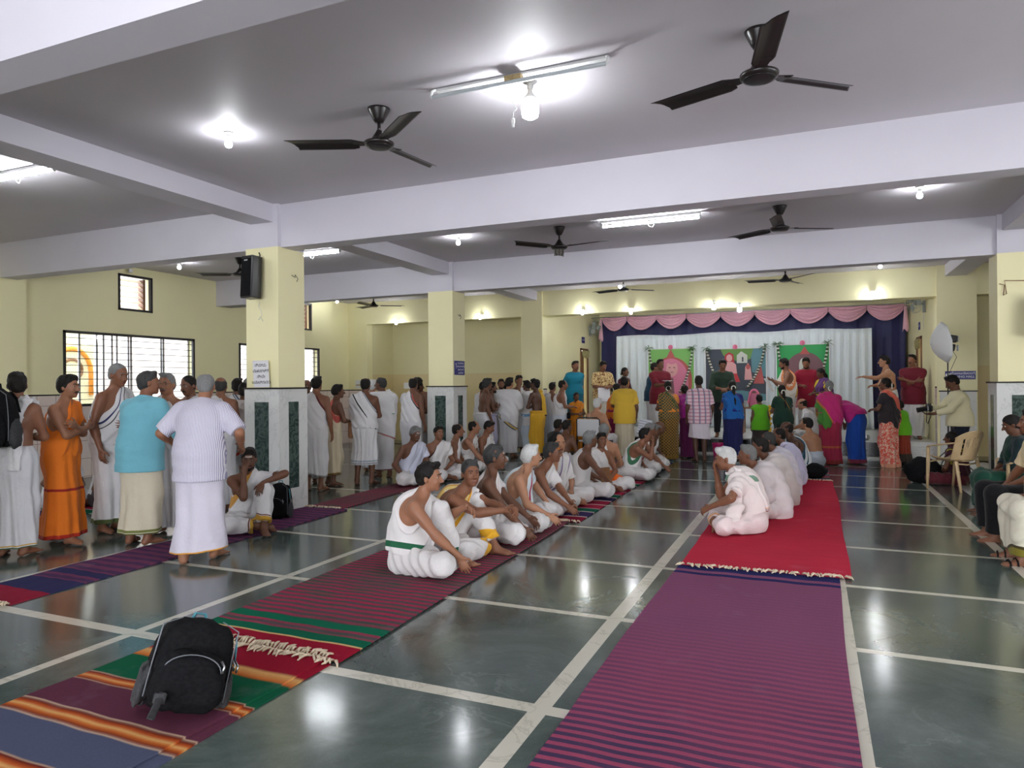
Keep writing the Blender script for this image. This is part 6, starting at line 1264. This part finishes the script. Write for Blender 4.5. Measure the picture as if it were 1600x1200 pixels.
# --- seated around the chair
def seat_chair(x, y, rz, label, mt='beige'): return plastic_chair((x, y, 0), rz, label, mt)
MT['whitecanvas'] = mat('white_canvas', (.62, .62, .64), .7)
r = empty('folding_chair', (-3.95, 13.3, 0), R(-15)); b = MB(); b.rbox((0, 0, .44), (.48, .44, .03), .01, 2); b.build('seat', 'whitecanvas', r); b = MB(); b.rbox((0, -.24, .70), (.50, .03, .34), .012, 2); b.build('backrest', 'whitecanvas', r)
for s in (-1, 1):
    b = MB(); b.tube([(s*.26, -.26, 0), (s*.26, -.235, .5), (s*.26, -.25, .86), (s*.2, -.25, .90), (0, -.25, .90)], .014, 6); b.tube([(s*.26, .24, 0), (s*.26, .22, .44), (s*.26, -.23, .44)], .014, 6); b.build('side_frame', 'darkplastic', r, True)
tag(r, 'white canvas chair with black tube frame under the bare-backed old man', 'chair')
person('bare-backed white-haired old man sitting high on the white chair', (-3.95, 13.3, -.02), 75, dict(H=1.72, pose='chair', arms=('lap', 'lap'), g=1.12, slouch=14, lean=4), [LAP(W1), ('thread', 'thread')], ('full', 'hairwhite'), 'skin4')
person('bare-backed dark-haired man with a white thread sitting beside the white chair', (-4.35, 12.5, 0), 70, dict(H=1.66, pose='sit', arms=('lap', 'lap'), g=1.05, hy=-15), [LAP(W1), ('thread', 'thread')], ('short', 'hairblack'), 'skin3')
person('dark person crouching in black behind the seated man with the thread', (-4.75, 13.1, 0), 60, dict(H=1.62, pose='sit', arms=('lap', 'lap')), [LAP((30, 28, 32)), ('shirt', F((26, 24, 28)), {})], ('short', 'hairblack'), 'skin5')
# --- long row of seated men, nearest first
def srow(y, face, label, P, cl, hair, skin, fc=(), x=-3.08):
    P = dict(dict(pose='sit'), **P); return person(label, (x, y, .012), face, P, cl, hair, skin, fc, ROWG)
srow(5.02, 20, 'man with glossy black hair, bare back and green-edged white shawl, one knee up', dict(H=1.74, pose='knee', kup=0, arms=(((-.10, .47, .50), (.6, .6, -.6)), ((.20, .47, .14), (0, .2, -1))), ky=.40, hy=-6, g=1.12, lean=8, slouch=22, belly=.5), [LAP(W3, B_((.0, .045, green_),), amp=.008, hem=(.95, .82)), SH(W3, B_((.0, .05, green_),), side=0, steep=1.5, low=.0, inf=.026, tail='back', amp=.009, hemband=True)], ('combed', 'hairblack'), 'skin1', (), x=-3.12)
def clasp(root, K, A, L, vox): pass
srow(5.62, 5, 'grey-templed man talking, arms stretched over his raised knee with clasped hands', dict(H=1.74, pose='knee', kup=0, arms=(((.02, .62, .42), (.45, .8, -.1), (-1, -.2, -.3), (.6, -.2, -.6)), ((.06, .60, .43), (-.5, .8, -.1), (1, -.3, -.3), (-.6, -.2, -.6))), hy=-48, hp=4, g=1.1, lean=18, slouch=22, curl=1.0), [LAP(W3, B_((.03, .10, (220, 164, 40)),)), SH(W3, B_((.0, .014, (230, 200, 120)), (.018, .04, (222, 160, 30))), side=0, tail='front', arm=.3)], ('short', 'hairdark'), 'skin2', (), x=-3.1)
srow(6.3, 20, 'upright man in profile with black neck cord and ash-streaked forehead', dict(H=1.78, arms=(((.0, .46, .20), (0, .7, -.7)), ((.22, .42, .13), (.1, .7, -.7))), hy=4, g=1.02, lean=10, slouch=6), [LAP(W3, B_((.02, .04, (200, 60, 120)),)), SH(W3, B_((.02, .026, (200, 100, 120)),), side=0, arm=.5, tail='front'), ('necklace', 'cord')], ('full', 'hairdark'), 'skin3', ('ash',), x=-3.05)
srow(6.95, 10, 'white-haired fair man turned away, pale shawl printed red, black waist pouch', dict(H=1.74, arms=('knee', ((.16, .42, .17), (.1, .8, -.6))), hy=32, g=1.12, belly=1, lean=14, slouch=16), [LAP(W3), SH((206, 216, 222), B_((.05, .075, (170, 40, 70)), (.085, .09, (60, 30, 40))), side=0, arm=.4, tail='front'), ('necklace', 'cord')], ('full', 'hairwhite'), 'skin4', (), x=-3.0)
srow(7.72, 0, 'man with spectacles and orange forehead paste, arms stretched to his shins', dict(H=1.72, arms=(((.04, .50, .17), (.2, .8, -.5)), ((.16, .50, .15), (0, .8, -.6))), hy=6, lean=20, slouch=16), [LAP(W3), SH(W3, B_((.0, .01, (190, 190, 190)),), side=0, arm=.85)], ('short', 'hairdark'), 'skin2', ('glasses', 'sandal'))
srow(8.4, -15, 'man looking back over his shoulder in white shawl with grey-violet stripes', dict(H=1.74, arms=('lap', ((.24, .40, .13), (.1, .8, -.6))), hy=-42, g=1.1, belly=1), [LAP(W3), SH(W3, B_((.03, .036, (120, 104, 140)), (.045, .06, (130, 114, 150)), (.2, .215, (130, 114, 150))), side=0, arm=.9)], ('balding', 'hairblack'), 'skin4')
srow(9.2, 30, 'grey-haired dark man with sacred thread turning his head away', dict(H=1.74, arms=('lap', 'knee'), hy=20, lean=16, g=1.05), [LAP(W3), SH(W3, side=0, arm=.9), ('thread', 'thread')], ('short', 'hairgrey'), 'skin3', (), x=-3.0)
srow(9.85, -40, 'small dark-haired man peering at the camera between two shawled men', dict(H=1.60, arms=('lap', 'lap'), hy=-15), [LAP(W3), SH(W3, side=1)], ('full', 'hairblack'), 'skin2', ('red',), x=-2.9)
srow(10.5, 95, 'white-haired man seen from the back with crossed white shoulder straps', dict(H=1.76, arms=('lap', 'lap'), g=1.1), [LAP(W3), SH(W3, side=0, arm=.8, steep=2.6)], ('crop', 'hairgrey'), 'skin4', (), x=-3.0)
srow(11.2, 5, 'man with spectacles resting his chin on his hand', dict(H=1.66, arms=('lap', 'chin'), hy=8, lean=20, slouch=18, g=1.05), [LAP(W3), SH(W3, B_((.0, .02, (60, 110, 80)),), side=0)], ('short', 'hairblack'), 'skin2', ('glasses',), x=-2.75)
srow(12.0, 15, 'grey-haired man leaning forward near the end of the row, red-printed shawl', dict(H=1.70, arms=('knee', ((.2, .5, .12), (.1, .8, -.6))), lean=22, hp=-15), [LAP(W3), SH(W3, B_((.04, .07, (190, 60, 80)),), side=0)], ('short', 'hairgrey'), 'skin2', (), x=-2.85)
srow(12.75, 10, 'dark bald-headed man at the far end of the row', dict(H=1.72, arms=('knee', 'floor'), lean=24, hp=-10), [LAP(W3), SH(W3, side=0)], ('bald', 'hairgrey'), 'skin3', (), x=-2.85)
b = MB(); b.rbox((0, 0, 0), (.20, .02, .28), .006, 1); o = b.build('carved_wooden_panel', 'wood', None, False, (-2.68, 9.55, .24)); o.rotation_euler = (R(-15), 0, R(60)); tag(o, 'brown carved book cover leaning on a seated knee by the orange cloth', 'book')
b = MB(); b.grid(lambda u, v: Vector((.24*(u-.5), .26*(v-.5), .03*math.sin(u*7)+.10*(1-((u-.5)**2+(v-.5)**2)*3))), 12, 12); o = b.build('orange_cloth', F((232, 104, 24)), None, True, (-2.66, 9.95, .17)); o.rotation_euler = (R(30), R(15), .5); thick(o, .01); tag(o, 'bright orange folded cloth in the lap of a seated man', 'cloth')
# --- second seated row near the second pillar
G2_ = 'men seated near the second pillar'
def row2(x, y, face, label, P, hair, skin, fc=(), sh=None): return person(label, (x, y, .012), face, dict(dict(pose='sit', H=1.68), **P), [LAP(W3), sh or SH(W3, side=0)], hair, skin, fc, G2_)
row2(-5.85, 9.5, -25, 'grey-haired man with moustache looking down, nearest of the pillar group', dict(arms=('lap', ((.25, .22, .14), (.2, .7, -.6))), hp=-18, H=1.74), ('short', 'hairgrey'), 'skin3', ('mous', 'ash'), SH((204, 206, 224), side=0))
row2(-5.7, 10.05, -35, 'narrow-faced man facing the camera with black-edged shawl in the pillar group', dict(arms=('lap', 'lap'), g=.95), ('short', 'hairblack'), 'skin2', (), SH(W3, B_((.0, .008, (50, 40, 40)),), side=0))
row2(-5.72, 10.6, 20, 'man with receding dark hair looking towards the stage in the pillar group', dict(arms=('lap', 'lap'), hy=5), ('balding', 'hairblack'), 'skin2')
row2(-5.75, 11.2, 10, 'bald-topped man with his long bare arm stretched to his knee', dict(arms=('lap', ((.20, .46, .14), (.1, .8, -.5))), lean=14, H=1.74, hy=5), ('balding', 'hairblack'), 'skin1')
row2(-5.68, 11.75, 0, 'man with a moustache and head bowed beside the bald-topped one', dict(arms=('lap', 'lap'), hp=-20, hy=5), ('short', 'hairblack'), 'skin2', ('mous',))
# --- row on the crimson rug, backs turned
G3_ = 'men seated on the crimson rug'
def row3(x, y, face, label, P, cl, hair, skin): return person(label, (x, y, .024), face, dict(dict(pose='sit'), **P), cl, hair, skin, (), G3_)
row3(-.58, 7.62, 185, 'white-haired man in pinkish-white shawl holding a hand to his face', dict(H=1.74, arms=(((-.30, .40, .27), (.5, .8, -.5), (-1, -.3, -.2)), 'chin'), hy=4, hp=-12, g=1.12, lean=14, slouch=26, belly=.6), [LAP((224, 208, 208), B_((.03, .045, (200, 150, 110)), (.055, .06, (60, 50, 50)))), SH((226, 214, 212), B_((.03, .045, (190, 120, 130)),), side=0, arm=.75, tail='arm', inf=.03, steep=3.2, ofs=.02, low=-.02), TW((228, 218, 216), B_((.0, .012, (120, 50, 50)), (.018, .024, (60, 60, 60)), (.03, .04, (200, 150, 110)), (.30, .36, (110, 140, 120))), side=0, front=.35, back=.42)], ('full', 'hairwhite'), 'skin2')
row3(-.38, 8.6, 190, 'grey-haired man wrapped in plain white leaning forward behind the white-haired one', dict(H=1.70, arms=('lap', 'lap'), lean=24, slouch=26, g=1.1), [LAP((222, 212, 212)), ('wrap', F((222, 212, 214)), dict(tx=.0))], ('short', 'hairgrey'), 'skin2')
row3(-.33, 9.5, 195, 'black-haired man in white wrap with red stripe and a black pouch at his back', dict(H=1.72, arms=('lap', 'lap'), lean=22, slouch=24, g=1.1), [LAP((222, 212, 212)), ('wrap', F((224, 214, 212), B_((.0, .02, (180, 90, 80)),)), dict(tx=.2))], ('full', 'hairblack'), 'skin3')
row3(-.30, 10.4, 190, 'man in white with dark short hair further up the crimson rug', dict(H=1.72, arms=('lap', 'lap'), lean=20, slouch=22), [LAP((218, 210, 212)), ('wrap', F((216, 210, 222)), dict(tx=.2))], ('crop', 'hairdark'), 'skin3')
row3(-.24, 11.35, 200, 'man with thin black shoulder cord beyond the lavender wrap', dict(H=1.72, arms=('lap', 'lap'), lean=18, slouch=20), [LAP((190, 188, 210)), SH((196, 192, 218), side=0, arm=.9)], ('balding', 'hairblack'), 'skin3')
row3(-.18, 12.4, 195, 'shaven-headed man in white shawl with dark blue-green stripes', dict(H=1.76, arms=('lap', 'lap'), lean=16, slouch=16, g=1.08), [LAP((196, 204, 214)), SH((212, 216, 220), B_((.0, .014, (30, 70, 90)), (.06, .075, (30, 70, 90)), (.14, .17, (30, 70, 90))), side=1, arm=.9, tail='back')], ('bald', 'hairblack'), 'skin5')
# --- in front of and on the stage
person('woman in magenta and orange sari with white flowers in her bun', (-3.9, 14.6, 0), 35, dict(H=1.56, fem=True, arms=('front', 'front'), hy=0), sari((130, 24, 72), (224, 120, 30), (150, 30, 84), gold), ('bun', 'hairblack', 'jasmine'), 'skin2')
person('man in mustard yellow shirt and cream lungi holding a striped cloth', (-3.55, 14.1, 0), 108, dict(H=1.70, arms=('front', 'down'), g=1.08), [D((206, 196, 170)), ('shirt', F((214, 176, 60)), dict(sleeve=.85, hem=.18, inf=.028, flare=.02))], ('short', 'hairblack'), 'skin3')
phone((-3.12, 14.0, .68), 'striped white folded towel hanging from the hand of the yellow-shirted man', 'towel', (.26, .03, .3), F((206, 210, 220), (), (80, 84, 110), 'weave'), (0, .2, .2), 'folded_towel')
person('bearded man in dark blue shirt standing in profile on the stage', (-3.55, 16.75, .352), 10, dict(H=1.70, arms=('front', 'front'), hy=0), [D(W2), ('shirt', F((26, 60, 84)), dict(sleeve=1.6, inf=.024))], ('short', 'hairblack'), 'skin2', ('beard',))
person('man in maroon short-sleeved shirt on the stage holding a white plate', (-3.28, 16.3, .352), -62, dict(H=1.76, arms=('down', ((-.05, .34, 1.14), (-.6, .8, 0), None, (0, 0, 1))), hy=16), [D(W1), ('shirt', F((112, 24, 40)), dict(sleeve=.85, hem=.22, inf=.028, flare=.02))], ('short', 'hairblack'), 'skin3')
b = MB(); b.lathe([(0, 0), (.07, .002), (.12, .016), (.118, .02), (.07, .008), (0, .006)], (0, 0, 0), 24); o = b.build('plate', 'white', None, True, (-3.02, 15.93, 1.60)); tag(o, 'white plate held out by the man in the maroon shirt', 'plate')
person('woman in green and gold checked sari with orange blouse sleeve, back turned', (-2.68, 14.3, 0), 118, dict(H=1.60, fem=True, arms=('front', 'front'), g=1.15, hy=-10, lean=6), sari((70, 62, 36), (30, 66, 60), (226, 140, 50), (130, 100, 40), ((.05, .08, (70, 90, 40)),), 'lattice', (156, 116, 52), tail='back'), ('bun', 'hairblack', 'jasmine'), 'skin3')
person('woman in purple-magenta sari bending behind the green checked sari', (-2.38, 14.85, 0), 120, dict(H=1.56, fem=True, arms=('front', 'front'), lean=24), sari((90, 20, 70), (150, 30, 130), (150, 30, 130)), ('bun', 'hairblack'), 'skin3')
person('child seated low between the yellow shirt and the green checked sari', (-2.95, 15.3, 0), 60, dict(H=1.25, pose='sit', arms=('lap', 'lap'), vox=.011), [LAP(W2), SH(W1)], ('short', 'hairblack'), 'skin3')
person('man in pink checked shirt and short tucked white lungi, bare calves', (-2.06, 14.2, 0), 112, dict(H=1.70, arms=('down', 'down'), g=1.1, stance=.08), [('skirt', F((216, 206, 216)), dict(hem=.46, pl=6, flare=.03, tilt=(.1, 0))), ('shirt', F((222, 196, 206), (), (196, 120, 140), 'check'), dict(sleeve=.85, hem=.16, inf=.028, flare=.015))], ('short', 'hairblack'), 'skin5')
person('man in dark green shirt and black trousers leaning forward on the stage', (-1.86, 16.1, .352), -75, dict(H=1.74, arms=('front', 'front'), hp=-18, lean=12, g=1.08), [('pants', F((24, 30, 34))), ('shirt', F((44, 62, 50)), dict(sleeve=1.5, hem=.16, inf=.024))], ('full', 'hairblack'), 'skin2', ('mous',))
person('woman in royal blue sari with navy blouse and flowers in her hair', (-1.48, 14.75, 0), 112, dict(H=1.60, fem=True, arms=('front', 'front'), g=1.12), sari((30, 34, 84), (28, 96, 168), (30, 36, 110), (190, 200, 200), tail='back'), ('braid', 'hairblack', 'jasmine'), 'skin2')
person('child in bright lime green top, back turned, standing at the stage', (-1.0, 15.25, 0), 112, dict(H=1.30, fem=True, arms=('down', 'down'), g=.95, vox=.011), [('skirt', F((60, 50, 50)), dict(hem=.3)), ('shirt', F((96, 176, 30)), dict(sleeve=.15, hem=.16, inf=.02, name='top'))], ('full', 'hairblack'), 'skin3')
person('woman in bottle green dress with a braid and white flower', (-.55, 15.0, 0), 115, dict(H=1.50, fem=True, arms=('belly', 'front')), [('skirt', F((20, 44, 36)), dict(hem=.06, name='dress_skirt')), ('shirt', F((20, 52, 40), (), None, None), dict(sleeve=.6, hem=.1, name='bodice')), ('shawl', F((24, 56, 42), B_((.06, .075, (150, 110, 60)),)), dict(name='dupatta', low=.0, arm=0, inf=.026))], ('braid', 'hairblack', 'jasmine'), 'skin3')
person('priest in white shawl with gold and orange border reading from papers', (-.50, 16.75, .352), 195, dict(H=1.74, arms=('read', 'read'), hy=-6, hp=-12, g=1.12, belly=1), [D(W3), SH((226, 222, 214), B_((.0, .03, (224, 140, 90)), (.13, .17, (206, 156, 40))), side=1, arm=.9, inf=.03, low=.1)], ('short', 'hairblack'), 'skin2', ('beard', 'glasses'))
phone((-.90, 16.65, 1.50), 'white papers in the hands of the priest with the gold-bordered shawl', 'paper', (.24, .008, .34), 'paper', (R(-30), 0, R(80)), 'paper_sheet')
person('bearded man in crimson kurta and white lungi looking down on the stage', (-.12, 17.1, .352), -100, dict(H=1.76, arms=('behind', 'front'), hp=-20), [D(W1), ('shirt', F((148, 24, 52)), dict(sleeve=1.6, hem=.30, inf=.026, name='kurta'))], ('short', 'hairblack'), 'skin2', ('beard',))
person('girl in yellow blouse and gold skirt with long black hair on the stage', (.22, 16.5, .352), 215, dict(H=1.50, fem=True, arms=('front', 'front'), hp=-15), sari((160, 110, 40), (90, 50, 110), (220, 190, 40), gold), ('long', 'hairblack'), 'skin3')
person('shaven-headed priest sitting on the stage edge in white', (-.0, 16.2, .352), 180, dict(H=1.68, pose='sit', arms=(((-.22, .45, .20), (.2, .8, -.5)), 'lap'), lean=18, hp=-10, g=1.1), [LAP(W1), SH(W1, side=0)], ('bald', 'hairblack'), 'skin4')
person('bare-backed heavy man sitting on the floor beside the pink and green sari', (.02, 13.9, 0), 150, dict(H=1.72, pose='sit', arms=('knee', 'knee'), g=1.2), [LAP((190, 200, 214))], ('short', 'hairblack'), 'skin4')
person('grey-bunned woman in pink sari with a green diagonal band, back turned', (.30, 14.45, 0), 105, dict(H=1.58, fem=True, arms=('belly', 'belly'), g=1.18), [('skirt', F((160, 40, 70), B_((.0, .08, (130, 40, 40)), (.3, .34, (180, 90, 60)))), dict(name='sari_skirt', hem=.02, pl=9, flare=.02)), ('shirt', F((190, 40, 110)), dict(name='blouse', sleeve=.6, hem=-.12, inf=.012)), ('shawl', F((196, 44, 116), B_((.30, .60, (70, 130, 50)), (.28, .30, (190, 120, 60)))), dict(name='sari_pallu', side=0, tail='back', low=.28, inf=.032, arm=.8))], ('bun', 'hairgrey', 'jasmine'), 'skin2')
person('woman in bright blue and magenta sari bending far forward', (.76, 14.75, 0), 150, dict(H=1.58, fem=True, pose='stand', lean=62, slouch=10, arms=('front', 'front'), g=1.12), [('skirt', F((20, 70, 160), B_((.0, .08, (120, 40, 60)),)), dict(name='sari_skirt', hem=.02, pl=8, flare=.02, top=.16)), ('shirt', F((170, 30, 110)), dict(name='blouse', sleeve=.5, hem=-.10)), ('shawl', F((180, 36, 120), B_((.0, .06, (190, 90, 50)),)), dict(name='sari_pallu', low=.02, inf=.03, arm=0))], ('bun', 'hairblack'), 'skin3')
person('woman in coral patterned sari with black pallu border and flowers', (1.28, 14.4, 0), 150, dict(H=1.62, fem=True, arms=('front', 'front'), g=1.12, hy=20), [('skirt', F((232, 96, 76), B_((.0, .07, (226, 160, 130)),), (240, 200, 180), 'floral'), dict(name='sari_skirt', hem=.0, pl=9, flare=.02)), ('shirt', F((46, 42, 48)), dict(name='blouse', sleeve=.6, hem=-.10)), ('shawl', F((230, 110, 90), B_((.0, .05, (226, 160, 130)), (.20, .50, (48, 42, 46)))), dict(name='sari_pallu', tail='back', low=.3, inf=.032, arm=0))], ('bun', 'hairblack', 'jasmine'), 'skin3')
person('little girl in lime green top and rust skirt beside the coral sari', (1.55, 15.1, 0), 140, dict(H=1.18, fem=True, arms=('down', 'down'), vox=.011), [('skirt', F((140, 54, 34), B_((.0, .15, (60, 50, 44)),)), dict(hem=.06, flare=.06, pl=12)), ('shirt', F((104, 180, 30)), dict(sleeve=.2, hem=.14, name='top'))], ('full', 'hairblack'), 'skin3')
person('bare-chested man with sacred thread pointing with outstretched arm', (1.45, 16.5, .352), 190, dict(H=1.74, arms=('point', 'front'), g=1.15, belly=1), [D(W1), ('thread', 'thread')], ('full', 'hairblack'), 'skin4', ('glasses',))
person('man in maroon shirt and white lungi with folded arms at the stage side', (1.93, 16.75, .352), -110, dict(H=1.76, arms=('fold', 'fold'), hy=-8, g=1.08), [D(W1, B_((.9, .95, navy_),)), ('shirt', F((110, 26, 44)), dict(sleeve=1.3, hem=.22, inf=.028))], ('short', 'hairblack'), 'skin2', ('mous',))
# --- photographer
def camera_bits(root, K, A, L, vox): pass
person('photographer in pale yellow shirt and dark jeans looking down at his camera', (2.14, 13.0, 0), 190, dict(H=1.66, arms=(((-.08, .42, 1.06), (0, 1, .1), None, (0, 0, 1)), ((.06, .44, 1.16), (-.3, 1, 0), None, (0, 0, -1))), hp=-28, g=1.12, lean=4), [('pants', F((22, 28, 46))), ('shirt', F((222, 214, 176)), dict(sleeve=1.75, hem=.06, inf=.018))], ('short', 'hairblack'), 'skin3', ('mous',))
r = empty('photo_camera', (1.70, 12.93, 1.12), R(190-90)); b = MB(); b.rbox((0, 0, 0), (.14, .08, .10), .015, 2); b.rbox((0, 0, .06), (.06, .06, .04), .01, 2); b.build('body', 'darkplastic', r); b = MB(); b.lathe([(.03, .03), (.036, .05), (.038, .14), (.042, .17), (.0, .165)], (0, 0, 0), 18, 0, Matrix.Rotation(R(-100), 3, 'X')); b.build('lens', 'darkplastic', r, True, angle=40)
b = MB(); b.tube([(-.07, 0, .02), (-.09, 0, -.12), (-.03, .02, -.24), (.05, .02, -.22), (.09, 0, -.1), (.07, 0, .02)], .005, 5); b.build('neck_strap', 'blackcloth', r, True); tag(r, 'black camera with dangling strap held by the photographer', 'camera')
# --- people on chairs along the pillar side
plastic_chair((2.22, 9.75, 0), R(90), 'beige plastic chair under the woman in green, mostly hidden', 'beige')
person('woman in dark green sari and shawl seated in front of the marble pillar', (2.20, 9.72, -.03), 178, dict(H=1.58, fem=True, pose='chair', arms=('lap', 'lap'), hp=-20, g=1.1), [('lap', F((16, 66, 50)), dict(name='sari_skirt', hem=.98)), ('shirt', F((20, 40, 44)), dict(name='blouse', sleeve=1.5)), ('shawl', F((14, 52, 42)), dict(name='sari_pallu', side=1, inf=.03, arm=.9))], ('long', 'hairblack'), 'skin3')
person('person in yellow and maroon sari sitting behind the empty beige chair', (2.02, 12.3, 0), 150, dict(H=1.5, fem=True, pose='sit', arms=('lap', 'lap')), [('lap', F((90, 30, 40), B_((.0, .06, (200, 180, 40)),)), dict(name='sari_skirt')), ('shirt', F((170, 160, 40)), dict(name='blouse', sleeve=.6)), ('shawl', F((60, 20, 36)), dict(name='sari_pallu'))], ('bun', 'hairblack'), 'skin3')
plastic_chair((2.02, 8.2, 0), R(92), 'beige plastic chair under the person in black trousers')
person('person in black trousers and pale shirt seated with hands in lap, cut by frame edge', (2.02, 8.2, -.03), 182, dict(H=1.72, pose='chair', arms=('lap', 'lap'), kw=.14), [('pants', F((14, 14, 18)), dict(inf=.03)), ('shirt', F((220, 200, 160)), dict(sleeve=.8))], ('short', 'hairblack'), 'skin2')
plastic_chair((2.04, 7.25, 0), R(90), 'beige plastic chair under the person with strapped sandals')
shoe = []
def sandals(root, K, A, L, vox):
    for i in (0, 1):
        a, fd = K.ank[i], K.fd[i]; b = MB(); c_ = a*V3(1, 1, 0)+fd*.05; T = Matrix(((-fd[1], fd[0], 0), (fd[0], fd[1], 0), (0, 0, 1))).transposed() if False else Matrix(((fd[1], fd[0], 0), (-fd[0], fd[1], 0), (0, 0, 1)))
        b.rbox(Vector((c_[0], c_[1], .012)), (.10, .27, .024), .011, 2, 0, T)
        for d_ in (.045, .10): p = a*V3(1, 1, 0)+fd*d_; n_ = V3(fd[1], -fd[0], 0); b.tube([p-n_*.05+V3(0, 0, .02), p-n_*.035+V3(0, 0, .075-d_*.2), p+V3(0, 0, .092-d_*.25), p+n_*.035+V3(0, 0, .075-d_*.2), p+n_*.05+V3(0, 0, .02)], .014, 6, flat=((0, 0, 1), .5))
        b.build('sandal', 'blackcloth', root, True)
person('seated person in cream dhoti with gold-green border and black strapped sandals', (2.02, 7.25, -.03), 182, dict(H=1.72, pose='chair', arms=('thigh', 'thigh'), kw=.15), [('lap', F((226, 220, 200), B_((.0, .07, (130, 120, 40)), (.07, .09, (70, 60, 30)))), dict(hem=.9)), ('shirt', F((226, 220, 200)), {})], ('short', 'hairblack'), 'skin2', extras=[sandals])
